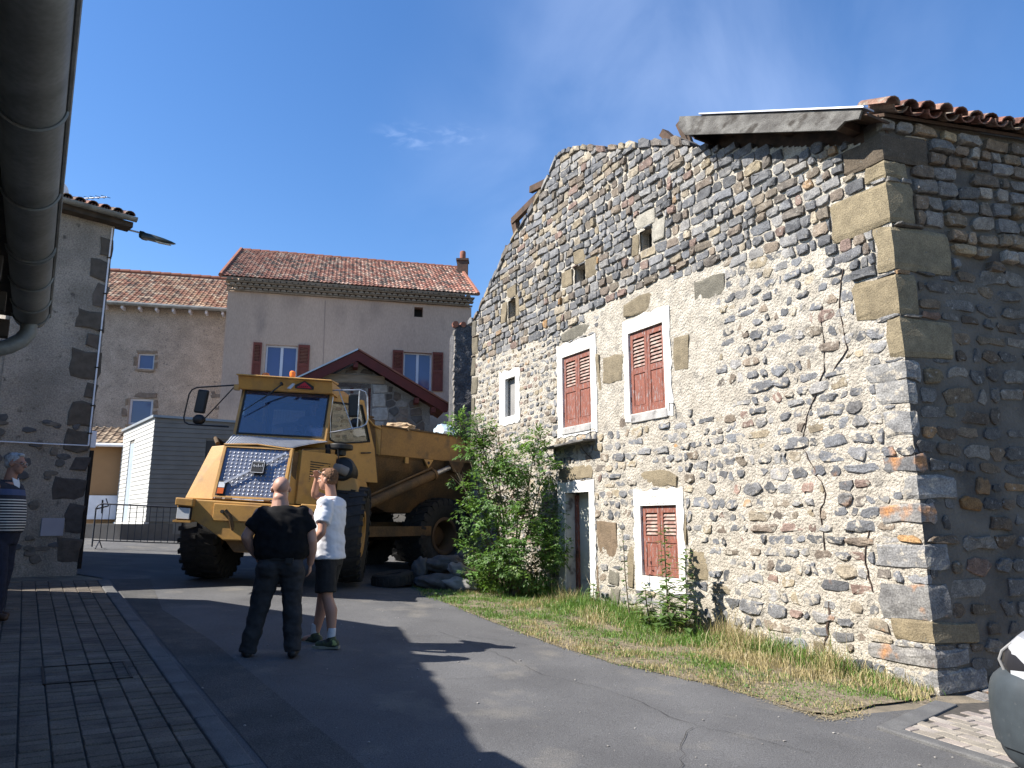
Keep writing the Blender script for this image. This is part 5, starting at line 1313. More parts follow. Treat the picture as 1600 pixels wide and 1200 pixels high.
mb = MB(); mb.tube([(-10.1, 17.9, G(-10.1, 17.9) + .02), (-9.7, 17.3, G(-9.7, 17.3) + .02), (-9.2, 17.6, G(-9.2, 17.6) + .02)], .012, 6)
# ------------------------------------------------------------------ yellow articulated dump truck
T0 = Vector((-4.12, 13.36, .60))
yel = pm('truck_yellow', (.46, .25, .065), (.38, .205, .055), scale=2.2, rough=.5, bump=.08, bscale=30, c3=(.24, .135, .06), s3=5.0, lo3=.52, hi3=.80, spec=.4, grain=0.08, gscale=40)
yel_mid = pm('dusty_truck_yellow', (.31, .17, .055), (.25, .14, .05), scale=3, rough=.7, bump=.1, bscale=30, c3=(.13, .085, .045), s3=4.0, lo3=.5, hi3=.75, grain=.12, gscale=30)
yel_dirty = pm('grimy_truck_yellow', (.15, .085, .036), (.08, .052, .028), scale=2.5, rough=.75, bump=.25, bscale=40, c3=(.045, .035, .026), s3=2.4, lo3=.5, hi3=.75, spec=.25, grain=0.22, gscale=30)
blk = pm('black_rubber', (.018, .018, .018), (.03, .028, .026), scale=12, rough=.8, bump=.3, bscale=60)
blkp = pm('black_plastic', (.015, .015, .016), (.022, .022, .022), rough=.45)
alu_tp = pm('tread_plate', (.19, .21, .26), (.15, .165, .21), scale=6, rough=.38, metal=.7)
alu_pale = pm('ribbed_aluminium', (.42, .43, .45), (.34, .35, .37), scale=6, rough=.5, metal=.35)  # paler aluminium for the ribbed top, script and sticker
steel = pm('bare_steel', (.55, .55, .55), (.35, .33, .31), scale=10, rough=.35, metal=.8)
amber = pm('amber_lens', (.85, .22, .02), (.75, .18, .02), rough=.25, spec=.6)
redl = pm('red_sign', (.45, .02, .04), (.38, .02, .03), rough=.5)
clearl = pm('clear_lens', (.6, .62, .64), (.5, .52, .54), rough=.2, spec=.7)
wglass = glassy('truck_glass', (.04, .065, .17), .72, .07)
truck = thing('dump_truck', tuple(T0), 'dusty yellow articulated dump truck with tread-plate nose and its cab door open', 'dump truck')
MF = Matrix.Translation(T0) @ Matrix.Rotation(R(2), 4, 'Z') @ Matrix.Rotation(.05, 4, 'Y')
J0 = Vector((-4.24, 15.12, .60))
MR = Matrix.Translation(J0) @ Matrix.Rotation(R(-37), 4, 'Z')
def tb(name, mb, mat, M=MF, parent=None, **k):
    mb.v = [tuple(M @ Vector(p)) for p in mb.v]
    return build(name, mb, mat, parent or truck, **k)
def V(*a): return Vector(a)
# --- nose
mb = MB()
prof = [(-1.28, 1.35), (.94, 1.33), (.94, .98), (.78, .90), (.62, .76), (-.50, .74), (-.80, .93), (-1.0, 1.02), (-1.28, .97)]
mb.prism([(x, -1.78, z) for x, z in prof], (0, .5, 0)); tb('bumper', mb, yel, bevel=.018)
mb = MB(); mb.prism([(x, -1.805, z) for x, z in ((-.70, 1.30), (.62, 1.29), (.62, 1.05), (-.70, 1.03))], (0, .03, 0)); bp_ = tb('bumper_plate', mb, yel, bevel=.01)
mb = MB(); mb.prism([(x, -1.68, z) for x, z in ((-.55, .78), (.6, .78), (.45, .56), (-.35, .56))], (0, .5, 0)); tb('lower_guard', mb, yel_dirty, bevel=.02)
mb = MB()
for x in (-.55, .1):
    mb = MB(); mb.tube([(x, -1.84, 1.18), (x, -1.78, 1.18)], .028, 10); tb('bolt_hole', mb, blk)
mb = MB(); mb.tube([(-.50, -1.84, 1.2), (-.42, -1.83, 1.12), (-.38, -1.80, .98), (-.37, -1.74, .88)], .03, 8); tb('tow_pin', mb, yel_dirty, smooth=True)
for x0, x1 in ((-1.26, -1.03), (.69, .92)):
    mb = MB(); mb.box(((x0 + x1) / 2, -1.80, 1.12), (x1 - x0, .05, .20)); hl = tb('headlight', mb, blkp)
    mb = MB(); mb.box(((x0 + x1) / 2, -1.832, 1.12), (x1 - x0 - .03, .02, .17)); tb('lens', mb, clearl, parent=hl, bevel=.005)
    mb = MB(); mb.prism([(x0 - .02, -1.87, 1.24), (x1 + .03, -1.87, 1.23), (x1 + .03, -1.87, 1.355), (x0 - .02, -1.87, 1.36)], (0, .2, 0)); tb('headlight_hood', mb, yel, parent=hl, bevel=.015)
    mb = MB(); mb.box(((x0 + x1) / 2, -1.84, 1.0), (x1 - x0 + .04, .05, .03)); tb('headlight_sill', mb, yel, parent=hl)
# hinge bar across the bumper top
mb = MB(); mb.tube([(-.78, -1.62, 1.385), (.30, -1.62, 1.375)], .014, 8); tb('hinge_rod', mb, steel, smooth=True)
for x in (-.76, -.60, .02, .22):
    mb = MB(); mb.tube([(x, -1.62, 1.385), (x + .10, -1.62, 1.382)], .026, 10); tb('hinge_knuckle', mb, yel_dirty, smooth=True)
# nose panel frame and tread plate
def nose(x, t, d=0.0):    # x across, t 0 bottom .. 1 top
    return V(x - .04 * t * 0, -1.56 + .26 * t - d, 1.40 + .87 * t + .02 * d)
fl, frr = -.80, .28
mb = MB()
def nbar(x0, x1, t0, t1, d0=-.06, d1=.03): mb.hexa([nose(x0, t0, d0), nose(x1, t0, d0), nose(x1, t1, d0), nose(x0, t1, d0), nose(x0, t0, d1), nose(x1, t0, d1), nose(x1, t1, d1), nose(x0, t1, d1)])
nbar(fl - .03, fl + .015, 0, 1); nbar(frr - .015, frr + .03, 0, 1); nbar(fl + .015, frr - .015, .96, 1.0); nbar(fl + .015, frr - .015, 0, .035)
nf = tb('nose_frame', mb, yel)
mb = MB(); mb.hexa([nose(fl + .01, .03, -.05), nose(frr - .01, .03, -.05), nose(frr - .01, .97, -.05), nose(fl + .01, .97, -.05), nose(fl + .01, .03, 0), nose(frr - .01, .03, 0), nose(frr - .01, .97, 0), nose(fl + .01, .97, 0)])
gp = tb('tread_plate', mb, alu_tp)
mb = MB(); nx, nz_ = 14, 13
for i in range(nx):
    for j in range(nz_):
        x = fl + .09 + i * (frr - fl - .14) / (nx - 1) - (.0 if j % 2 else .0); t = .08 + j * .85 / (nz_ - 1)
        if x < -.62 and t < .32: continue
        if x > .12 and t < .32: continue
        c_ = nose(x, t, .0); s = .021
        o = [nose(x - s, t, .001), nose(x, t + s * 1.2, .001), nose(x + s, t, .001), nose(x, t - s * 1.2, .001), nose(x - s * .3, t, .011), nose(x + s * .3, t, .011)]
        mb.add(o, [(0, 3, 5, 4), (3, 2, 5), (2, 1, 5), (1, 0, 4, 5)])
tb('tread_studs', mb, pm('stud_aluminium', (.34, .35, .38), (.26, .27, .30), scale=9, rough=.4, metal=.5), parent=gp, kind='stuff')
mb = MB(); mb.bar(nose(-.68, .27, .05), nose(.22, .90, .05), .038, .012, up=(0, -1, .3)); tb('diagonal_bar', mb, steel)
mb = MB(); a_, b_, c_, d_ = -.30, -.08, .48, .71
mb.hexa([nose(a_, c_, .02), nose(b_, c_, .02), nose(b_, d_, .02), nose(a_, d_, .02), nose(a_, c_, .07), nose(b_, c_, .07), nose(b_, d_, .07), nose(a_, d_, .07)]); em = tb('emblem', mb, blkp, bevel=.006)
mb = MB()
for k, (x0, x1, t0, t1) in enumerate(((a_ + .01, b_ - .01, c_ + .01, c_ + .02), (a_ + .01, b_ - .01, d_ - .02, d_ - .01), (a_ + .008, a_ + .014, c_ + .01, d_ - .01), (b_ - .014, b_ - .008, c_ + .01, d_ - .01))):
    mb.hexa([nose(x0, t0, .071), nose(x1, t0, .071), nose(x1, t1, .071), nose(x0, t1, .071), nose(x0, t0, .074), nose(x1, t0, .074), nose(x1, t1, .074), nose(x0, t1, .074)])
scr = [(-.265, .60), (-.255, .65), (-.245, .60), (-.235, .60), (-.23, .63), (-.215, .625), (-.21, .60), (-.195, .60), (-.185, .66), (-.178, .60), (-.165, .60), (-.158, .63), (-.145, .625), (-.14, .60), (-.125, .61), (-.115, .66), (-.11, .60)]
for p, q in zip(scr, scr[1:]): mb.bar(nose(p[0], p[1], .074), nose(q[0], q[1], .074), .006, .003, up=(0, -1, 0))
tb('emblem_script', mb, alu_pale, parent=em)
for x0, x1 in ((-.775, -.645), (.135, .265)):
    def blk_(t0, t1, d0, d1, e=0): 
        m_ = MB(); m_.hexa([nose(x0 + e, t0, d0), nose(x1 - e, t0, d0), nose(x1 - e, t1, d0), nose(x0 + e, t1, d0), nose(x0 + e, t0, d1), nose(x1 - e, t0, d1), nose(x1 - e, t1, d1), nose(x0 + e, t1, d1)]); return m_
    il = tb('indicator_light', blk_(.05, .31, .0, .04), blkp)
    tb('amber_lens', blk_(.07, .175, .04, .052, .015), pm('orange_lens', (.50, .10, .02), (.42, .09, .02), rough=.3), parent=il); tb('clear_lens', blk_(.185, .285, .04, .052, .015), clearl, parent=il)
# bonnet body, sides
mb = MB(); mb.hexa([V(-.80, -1.50, 1.36), V(.27, -1.50, 1.36), V(.70, -.45, 1.36), V(-1.0, -.45, 1.36), V(-.78, -1.27, 2.20), V(.24, -1.27, 2.20), V(.66, -.35, 2.40), V(-1.0, -.35, 2.42)]); tb('bonnet', mb, yel)
mb = MB(); mb.hexa([V(-1.32, -1.42, 1.36), V(-.83, -1.53, 1.36), V(-.83, -.5, 1.36), V(-1.32, -.5, 1.36), V(-1.07, -1.22, 2.24), V(-.80, -1.28, 2.27), V(-.80, -.4, 2.30), V(-1.07, -.4, 2.27)]); tb('side_wing', mb, yel, bevel=.012)
# right hand bonnet side, with recess and louvres
def rs(s, z, d=0):    # s 0..1 along the side from nose to cab
    a, b = V(.31, -1.44, 0), V(.86, -.45, 0); n_ = V(.874, -.486, 0).normalized(); k = (z - 1.36) / 1.0
    p = a + (b - a) * s; p = p + V(-.03, .16, 0) * k * (1 - s); return V(p.x, p.y, z) + n_ * d
def rb(s0, s1, z0, z1, d0, d1, name, mat, parent=None, **kw):
    m_ = MB(); m_.hexa([rs(s0, z0, d0), rs(s1, z0, d0), rs(s1, z1, d0), rs(s0, z1, d0), rs(s0, z0, d1), rs(s1, z0, d1), rs(s1, z1, d1), rs(s0, z1, d1)]); return tb(name, m_, mat, parent=parent, **kw)
sp1 = rb(.22, 1, 1.36, 2.27, -.1, 0, 'bonnet_side', yel, bevel=.008)
rb(.0, .2, 1.36, 2.22, -.12, -.05, 'side_recess', yel_dirty)
rb(.0, .03, 1.36, 2.24, -.05, .01, 'side_edge', steel)
for i in range(11): rb(.42, .86, 1.66 + i * .042, 1.678 + i * .042, .0005, .012, 'louvre', blk, parent=sp1)
mb = MB(); mb.tube([rs(.22, 2.28, .01), rs(.6, 2.33, .02), rs(1.0, 2.38, .01)], .010, 6); mb.tube([rs(1.0, 2.38, .01), rs(1.03, 2.2, .02), rs(.98, 1.9, .01)], .010, 6); tb('wire', mb, blk)
# ribbed silver bonnet top
nr = 25; vs = []; fs = []
f0, f1, b0, b1 = V(-.83, -1.33, 2.285), V(.26, -1.33, 2.26), V(-1.05, -.36, 2.53), V(.66, -.36, 2.50)
for i in range(nr * 4 + 1):
    t = i / (nr * 4); h = (.0, .014, .014, .0)[i % 4]; arch = .05 * math.sin(math.pi * clamp(t * 1.0, 0, 1))
    for q in range(5):
        s = q / 4; p = f0.lerp(f1, t).lerp(b0.lerp(b1, t), s); ar = arch * (1 - s) + .02; vs.append(p + V(0, 0, h + ar * math.sin(math.pi * min(1, s * .8 + .1)) - (.05 * (1 - t * 4) if t < .25 and s < .6 else 0) * .5))
for i in range(nr * 4):
    for q in range(4): fs.append((i * 5 + q, (i + 1) * 5 + q, (i + 1) * 5 + q + 1, i * 5 + q + 1))
mb = MB(); mb.add(vs, fs); tb('ribbed_top', mb, alu_pale)
mb = MB(); mb.tube([f0 + V(0, 0, -.01), f0.lerp(f1, .5) + V(0, 0, .03), f1 + V(0, 0, -.01)], .014, 8); tb('top_edge', mb, yel)
# --- cab
cx0, cx1, yB = -1.05, .62, 1.25
def ws(x, t): return V(x, -.36 + .20 * t, 2.56 + .86 * t)
mb = MB(); mb.hexa([V(cx0, -.40, 2.40), V(cx1, -.40, 2.38), V(cx1, yB, 2.38), V(cx0, yB, 2.40), V(cx0, -.36, 2.56), V(cx1, -.36, 2.56), V(cx1, yB, 2.56), V(cx0, yB, 2.56)])
mb.box((-.215, .5, 1.85), (1.5, 1.5, 1.1)); tb('cab_base', mb, yel)
for x0, x1 in ((cx0, cx0 + .055), (cx1 - .055, cx1)):
    mb = MB(); mb.hexa([ws(x0, 0), ws(x1, 0), V(x1, -.24, 2.56), V(x0, -.24, 2.56), ws(x0, 1), ws(x1, 1), V(x1, -.04, 3.42), V(x0, -.04, 3.42)]); tb('cab_pillar', mb, yel)
for x0, x1 in ((cx0, cx0 + .10), (cx1 - .10, cx1)):
    mb = MB(); mb.box(((x0 + x1) / 2, yB - .05, 3.0), (x1 - x0, .10, .90)); tb('cab_pillar', mb, yel)
mb = MB(); mb.box((cx0 + .02, .55, 2.75), (.04, 1.6, .4)); tb('cab_side_panel', mb, yel)
mb = MB(); mb.hexa([V(cx0 - .02, -.30, 3.40), V(cx1 + .02, -.30, 3.40), V(cx1 + .02, yB, 3.40), V(cx0 - .02, yB, 3.40), V(cx0 - .02, -.42, 3.62), V(cx1 + .02, -.42, 3.60), V(cx1 + .02, yB, 3.64), V(cx0 - .02, yB, 3.66)])
mb.hexa([V(cx0 - .03, -.50, 3.615), V(cx1 + .03, -.50, 3.595), V(cx1 + .03, .1, 3.63), V(cx0 - .03, .1, 3.65), V(cx0 - .03, -.50, 3.64), V(cx1 + .03, -.50, 3.62), V(cx1 + .03, .1, 3.675), V(cx0 - .03, .1, 3.695)]); tb('cab_roof', mb, yel, bevel=.01)
mb = MB(); g_ = .03
for x0, x1, t0, t1 in ((cx0 + .055, cx0 + .055 + g_, 0, 1), (cx1 - .055 - g_, cx1 - .055, 0, 1), (cx0 + .055 + g_, cx1 - .055 - g_, 0, .035), (cx0 + .055 + g_, cx1 - .055 - g_, .965, 1)):
    mb.hexa([ws(x0, t0) + V(0, -.01, 0), ws(x1, t0) + V(0, -.01, 0), ws(x1, t1) + V(0, -.01, 0), ws(x0, t1) + V(0, -.01, 0), ws(x0, t0) + V(0, .03, 0), ws(x1, t0) + V(0, .03, 0), ws(x1, t1) + V(0, .03, 0), ws(x0, t1) + V(0, .03, 0)])
tb('windscreen_seal', mb, blk)
mb = MB(); a, b = cx0 + .085, cx1 - .085; mb.hexa([ws(a, .035), ws(b, .035), ws(b, .965), ws(a, .965)] + [p + V(0, .012, 0) for p in (ws(a, .035), ws(b, .035), ws(b, .965), ws(a, .965))]); tb('windscreen', mb, wglass)
# rear wall with two openings and wire grid, left side glass
mb = MB()
for (x0, x1, z0, z1) in ((-.95, .52, 2.56, 2.72), (-.95, .52, 3.27, 3.40), (-.20, -.10, 2.72, 3.27), (-.95, -.85, 2.72, 3.27), (.42, .52, 2.72, 3.27)): mb.box(((x0 + x1) / 2, yB - .03, (z0 + z1) / 2), (x1 - x0, .04, z1 - z0))
tb('cab_back', mb, pm('cab_trim', (.06, .06, .065), (.04, .04, .045), rough=.8))
mb = MB()
for i in range(14): mb.box((-.15 + .04 + i * .042, yB - .06, 3.0), (.005, .005, .54))
for i in range(12): mb.box((.16, yB - .06, 2.76 + i * .045), (.56, .005, .005))
for i in range(12): mb.box((-.8 + i * .055, yB - .06, 3.0), (.005, .005, .54))
tb('wire_guard', mb, blkp)
mb = MB(); mb.box((cx0 + .02, .45, 3.17), (.012, 1.3, .44)); tb('side_glass', mb, wglass)
mb = MB(); mb.lathe([(.17, -.012), (.19, 0), (.17, .012), (.155, 0)], 24, Matrix.Translation((.12, .12, 2.83)) @ Matrix.Rotation(R(-62), 4, 'X')); mb.bar((.12, .12, 2.83), (.12, -.1, 2.5), .04, .04); tb('steering_wheel', mb, blkp, smooth=True)
mb = MB(); mb.box((.12, .62, 2.60), (.5, .5, .14)); mb.box((.12, .86, 2.92), (.48, .12, .62), (R(-8), 0, 0)); tb('seat', mb, blk, bevel=.03)
# brow details
mb = MB(); mb.prism([V(-.02, -.425, 3.44), V(.32, -.425, 3.43), V(.32, -.432, 3.49), V(.15, -.44, 3.585), V(-.02, -.432, 3.50)], (0, .02, 0)); sgn_ = tb('sign', mb, blkp)
mb = MB(); mb.prism([V(.015, -.437, 3.455), V(.285, -.437, 3.45), V(.15, -.448, 3.56)], (0, .01, 0)); tb('red_triangle', mb, redl, parent=sgn_)
mb = MB()
for i, x in enumerate((.07, .105, .14, .175, .21)): mb.box((x, -.445, 3.478), (.018, .008, .022))
tb('sign_marks', mb, pm('dark_red_ink', (.12, .01, .015), (.1, .01, .01), rough=.6), parent=sgn_)
mb = MB(); mb.prism([V(-.16, -.43, 3.43), V(-.09, -.43, 3.42), V(-.02, -.43, 3.52), V(-.07, -.43, 3.53)], (0, .012, 0)); tb('pale_sticker', mb, alu_pale)
mb = MB(); mb.bar((-.27, -.40, 3.50), (-.62, -.32, 3.22), .022, .02); mb.bar((-.55, -.36, 3.27), (-.95, -.38, 2.95), .014, .014); mb.tube([(-.27, -.44, 3.52), (-.27, -.30, 3.50)], .022, 8); tb('wiper', mb, blkp)
for (x, y, s) in ((-.72, .05, 0), (-.22, .05, 1)):
    mb = MB(); mb.lathe([(.062, 0), (.062, .05), (.05, .055)], 16, Matrix.Translation((x, y, 3.67))); bc = tb('beacon', mb, blkp, smooth=True)
    mb = MB(); mb.lathe([(.055, 0), (.058, .02), (.058, .05), (.052, .055), (.056, .06), (.056, .10), (.04, .12), (.01, .125)] if s else [(.075, 0), (.08, .03), (.06, .075), (.02, .09)], 20, Matrix.Translation((x, y, 3.725 if s else 3.70))); tb('beacon_lens', mb, amber, parent=bc, smooth=True)
# mirrors on tube frames
def mirror(side, P_in, P_out, P_low, P_base, m0, m1, strut):
    mb = MB(); r_ = .014
    def rnd(a, b, c, q=.12): return [b + (a - b).normalized() * q, b + (a - b).normalized() * q * .3 + (c - b).normalized() * q * .3, b + (c - b).normalized() * q]
    pts_ = [P_in] + rnd(P_in, P_out, P_low) + rnd(P_out, P_low, P_base) + [P_base]
    mb.tube(pts_, r_, 8); mb.tube(strut, .011, 6); mt = tb('mirror_arm', mb, blkp if side < 0 else steel, smooth=True)
    (x0, z1), (x1, z0) = m0; mb = MB(); y_ = -.18
    mb.box(((x0 + x1) / 2, y_, (z0 + z1) / 2), (x1 - x0, .08, z1 - z0), (0, R(5) * side * -1, R(12) * side)); tb('mirror', mb, blkp, parent=mt, bevel=.03)
    mb = MB(); mb.blob(((m1[0] + m1[2]) / 2, y_, (m1[1] + m1[3]) / 2), (abs(m1[2] - m1[0]) / 2, .08, abs(m1[1] - m1[3]) / 2), 2); tb('wide_mirror', mb, blkp, parent=mt, smooth=True)
mirror(-1, V(-1.05, -.25, 3.48), V(-1.96, -.25, 3.37), V(-2.02, -.25, 2.70), V(-1.18, -.25, 2.69), ((-1.86, 3.36), (-1.65, 2.92)), (-1.88, 2.90, -1.64, 2.70), [V(-1.15, -.25, 3.46), V(-1.66, -.25, 2.78)])
mirror(1, V(.62, -.30, 3.46), V(1.27, -.30, 3.50), V(1.34, -.30, 2.84), V(.66, -.30, 2.68), ((.93, 3.44), (1.13, 3.00)), (.98, 2.99, 1.20, 2.80), [V(.75, -.30, 3.47), V(1.07, -.30, 2.76)])
mb = MB(); mb.tube([V(1.13, -.30, 3.49), V(1.15, -.30, 2.79)], .011, 6); tb('mirror_rod', mb, steel)
mb = MB(); mb.tube([V(.64, -.2, 3.35), V(.62, -.2, 3.0), V(.66, -.2, 2.6)], .009, 6); tb('grab_rail', mb, steel)
mb = MB(); mb.box((-1.11, -.28, 3.42), (.09, .08, .10)); tb('mirror_bracket', mb, yel)
# air cleaner and intake
mb = MB(); mb.lathe([(.05, 0), (.10, .02), (.10, .10), (.20, .115), (.215, .13), (.215, .19), (.20, .21), (.05, .225)], 24, Matrix.Translation((.88, -.25, 2.27))); tb('intake_cap', mb, blkp, smooth=True)
mb = MB(); mb.lathe([(.05, -.24), (.19, -.22), (.23, -.16), (.23, .16), (.19, .22), (.05, .24)], 24, Matrix.Translation((.95, -.1, 2.0)) @ Matrix.Rotation(R(78), 4, 'X')); tb('air_cleaner', mb, blkp, smooth=True)
mb = MB(); mb.tube([(.80, -.42, 2.05), (.95, -.45, 2.02), (1.05, -.38, 1.98)], .085, 12); tb('hose', mb, pm('dusty_grey', (.22, .21, .2), (.15, .14, .13), rough=.8), smooth=True)
mb = MB(); mb.tube([(.66, -.36, 2.45), (.7, -.4, 2.2), (.66, -.42, 1.9), (.72, -.42, 1.6)], .05, 8); tb('dark_duct', mb, blk, smooth=True)
# right fender box and step
mb = MB(); mb.hexa([V(.88, -.35, 1.55), V(1.32, -.35, 1.55), V(1.32, .9, 1.55), V(.88, .9, 1.55), V(.88, -.30, 1.90), V(1.20, -.30, 1.88), V(1.20, .9, 1.88), V(.88, .9, 1.9)]); tb('wing', mb, yel, bevel=.02)
mb = MB(); mb.tube([V(-1.1, -.9, 2.32), V(-1.2, -.75, 2.42), V(-1.3, -.5, 2.45), V(-1.32, -.1, 2.40)], .035, 8); tb('handrail', mb, yel_dirty, smooth=True)
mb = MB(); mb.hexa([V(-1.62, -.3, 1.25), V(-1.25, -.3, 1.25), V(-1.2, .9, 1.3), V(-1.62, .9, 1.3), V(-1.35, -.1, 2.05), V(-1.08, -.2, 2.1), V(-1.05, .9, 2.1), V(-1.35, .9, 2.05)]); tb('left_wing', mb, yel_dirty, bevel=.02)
# --- door swung open
dM = Matrix.Translation(T0 + Vector((.62, .02, 0)).lerp(Vector((.62, .02, 0)), 0)) @ Matrix.Rotation(R(57), 4, 'Z')
outl = [(0.03, 3.43), (.98, 3.42), (1.10, 3.08), (1.32, 2.5), (1.44, 1.82), (.80, 1.82), (.62, 2.05), (.03, 2.20)]
win_ = [(.13, 3.25), (.93, 3.32), (1.03, 3.05), (1.17, 2.62), (.22, 2.50), (.14, 2.55)]
win8 = [(.13, 3.27), (.92, 3.31), (1.02, 3.05), (1.17, 2.62), (.85, 2.57), (.6, 2.54), (.3, 2.51), (.13, 2.55)]
mb = MB(); n_ = 8
for y0, y1 in ((0, 0),):
    fr_ = [V(x, -.03, z) for x, z in outl] + [V(x, -.03, z) for x, z in win8] + [V(x, .03, z) for x, z in outl] + [V(x, .03, z) for x, z in win8]
order = [0, 1, 2, 3, 4, 5, 6, 7]
map8 = [0, 1, 2, 3, 4, 5, 6, 7]
fs = []
for k in range(8):
    j = (k + 1) % 8
    fs += [(k, j, 8 + j, 8 + k), (16 + j, 16 + k, 24 + k, 24 + j), (j, k, 16 + k, 16 + j), (8 + k, 8 + j, 24 + j, 24 + k)]
mb.add(fr_, fs); door = tb('cab_door', mb, yel, M=dM)
mb = MB()
for k in range(8):
    a_, b_ = win8[k], win8[(k + 1) % 8]; mb.tube([V(a_[0], -.035, a_[1]), V(b_[0], -.035, b_[1])], .018, 6)
tb('window_seal', mb, blk, M=dM, parent=door)
mb = MB(); mb.prism([V(x, -.012, z) for x, z in win8], (0, .01, 0)); tb('door_glass', mb, glassy('door_glass', (.30, .28, .20), .55, .06), M=dM, parent=door)
mb = MB(); mb.tube([V(.93, -.05, 2.37), V(1.0, -.09, 2.375), V(1.14, -.09, 2.39), V(1.2, -.05, 2.40)], .014, 8); tb('door_handle', mb, blkp, M=dM, parent=door)
# --- wheels
def wheel(cx, cy, cz, rad, wid, M, side, yaw=0.0, detail=True, mr=yel_dirty):
    """axle along local X; side = +1 if the open rim faces +X"""
    MW = M @ Matrix.Translation((cx, cy, cz)) @ Matrix.Rotation(yaw, 4, 'Z') @ Matrix.Rotation(R(90) * side, 4, 'Y')
    h = wid / 2; rr_ = .36
    mb = MB(); mb.lathe([(rr_, -h * .72), (rad * .72, -h * .98), (rad * .90, -h), (rad * .965, -h * .86), (rad * .975, 0), (rad * .965, h * .86), (rad * .90, h), (rad * .72, h * .98), (rr_ + .03, h * .80), (rr_, h * .70), (rr_ - .02, h * .6)], 44, MW, caps=False)
    w_ = build('wheel', mb, blk, truck, smooth=True, ang=40)
    mb = MB()
    for i in range(26):
        for sd in (-1, 1):
            a = 2 * math.pi * (i + (.5 if sd > 0 else 0)) / 26
            def pt(r_, ax, da): return Vector((r_ * math.cos(a + da), r_ * math.sin(a + da), ax))
            z0, z1 = sd * h * .06, sd * h * 1.0; w0 = .045; sk = .10
            P = [pt(rad * .955, z0, -w0 + sk), pt(rad * .955, z0, w0 + sk), pt(rad * .90, z1, w0), pt(rad * .90, z1, -w0), pt(rad * 1.0, z0, -w0 + sk), pt(rad * 1.0, z0, w0 + sk), pt(rad * .97, z1, w0), pt(rad * .97, z1, -w0)]
            mb.hexa([MW @ p for p in P])
            P = [pt(rad * .97, z1 * .99, -w0), pt(rad * .97, z1 * .99, w0), pt(rad * .80, z1 * 1.0, w0 * .8), pt(rad * .80, z1, -w0 * .8), pt(rad * .97, z1 * 1.05, -w0), pt(rad * .97, z1 * 1.05, w0), pt(rad * .80, z1 * 1.05, w0 * .8), pt(rad * .80, z1 * 1.05, -w0 * .8)]
            mb.hexa([MW @ p for p in P])
    build('tread', mb, blk, w_, kind='stuff')
    mb = MB(); mb.lathe([(rr_ + .035, h * .80), (rr_ + .05, h * .86), (rr_ + .02, h * .90), (rr_ - .02, h * .86), (rr_ - .045, h * .6), (rr_ - .06, -h * .35), (.20, -h * .40), (.19, h * .15), (.15, h * .2), (.005, h * .22)], 36, MW, caps=False)
    build('rim', mb, mr if mr is not yel_dirty else pm('brown_rim', (.13, .075, .035), (.08, .05, .03), scale=4, rough=.8), w_, smooth=True, ang=40)
    mb = MB()
    for i in range(12): a = 2 * math.pi * i / 12; p = MW @ Vector((.245 * math.cos(a), .245 * math.sin(a), -h * .38)); q = MW @ Vector((.245 * math.cos(a), .245 * math.sin(a), -h * .28)); mb.tube([p, q], .02, 6)
    build('wheel_nuts', mb, rust, w_, kind='stuff')
wheel(-1.27, 0, .86, .87, .62, MF, -1, R(0)); wheel(1.10, .05, .90, .87, .60, MF, 1, R(4), mr=yel)
mb = MB(); mb.tube([V(-1.2, 0, .86), V(1.1, 0, .88)], .13, 10); mb.blob((-.1, 0, .84), (.34, .34, .3), 2); mb.box((-.1, .3, 1.1), (.9, 3.6, .35)); tb('chassis', mb, yel_dirty)
# --- rear unit
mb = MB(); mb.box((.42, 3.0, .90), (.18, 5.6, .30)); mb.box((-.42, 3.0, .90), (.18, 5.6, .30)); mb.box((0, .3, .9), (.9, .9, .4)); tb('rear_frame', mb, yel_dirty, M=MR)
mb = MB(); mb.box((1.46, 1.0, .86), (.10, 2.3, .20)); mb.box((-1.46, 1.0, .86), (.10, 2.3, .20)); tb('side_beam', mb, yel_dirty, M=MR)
# dump body hull
ys = [(.36, 1.73, .75), (.62, 1.50, 1.0), (1.3, 1.25, 1.0), (3.3, 1.25, 1.0), (4.2, 1.50, 1.05), (5.1, 2.05, 1.1)]
sec = lambda y, zb, wb: [(-1.48, y, 2.40), (-1.44, y, 2.34), (-1.36, y, 2.10 if zb < 2 else 2.2), (-wb, y, zb), (wb, y, zb), (1.36, y, 2.10 if zb < 2 else 2.2), (1.44, y, 2.34), (1.48, y, 2.40)]
vs = [p for s in ys for p in sec(*s)]; fs = [tuple(range(8)), tuple(40 + k for k in range(8))[::-1]]
for i in range(5):
    for k in range(8): fs.append((i * 8 + k, i * 8 + (k + 1) % 8, (i + 1) * 8 + (k + 1) % 8, (i + 1) * 8 + k))
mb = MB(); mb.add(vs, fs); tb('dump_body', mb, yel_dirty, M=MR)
for sx in (-1, 1):
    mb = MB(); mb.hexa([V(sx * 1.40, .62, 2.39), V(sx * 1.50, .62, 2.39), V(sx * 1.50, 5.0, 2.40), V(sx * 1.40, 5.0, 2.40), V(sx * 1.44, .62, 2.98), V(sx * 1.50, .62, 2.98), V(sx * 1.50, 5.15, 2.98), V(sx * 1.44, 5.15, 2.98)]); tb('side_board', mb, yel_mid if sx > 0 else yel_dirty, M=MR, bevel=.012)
    mb = MB(); mb.bar(V(sx * 1.50, .62, 2.985), V(sx * 1.50, 5.15, 2.985), .07, .03); tb('top_rim', mb, yel_dirty, M=MR)
mb = MB(); mb.prism([V(1.505, .60, 2.38), V(1.505, .60, 2.99), V(1.44, .50, 2.98), V(1.34, .46, 2.86), V(1.42, .52, 2.6), V(1.42, .54, 2.38)], (-.03, .02, 0)); tb('front_flange', mb, yel, M=MR)
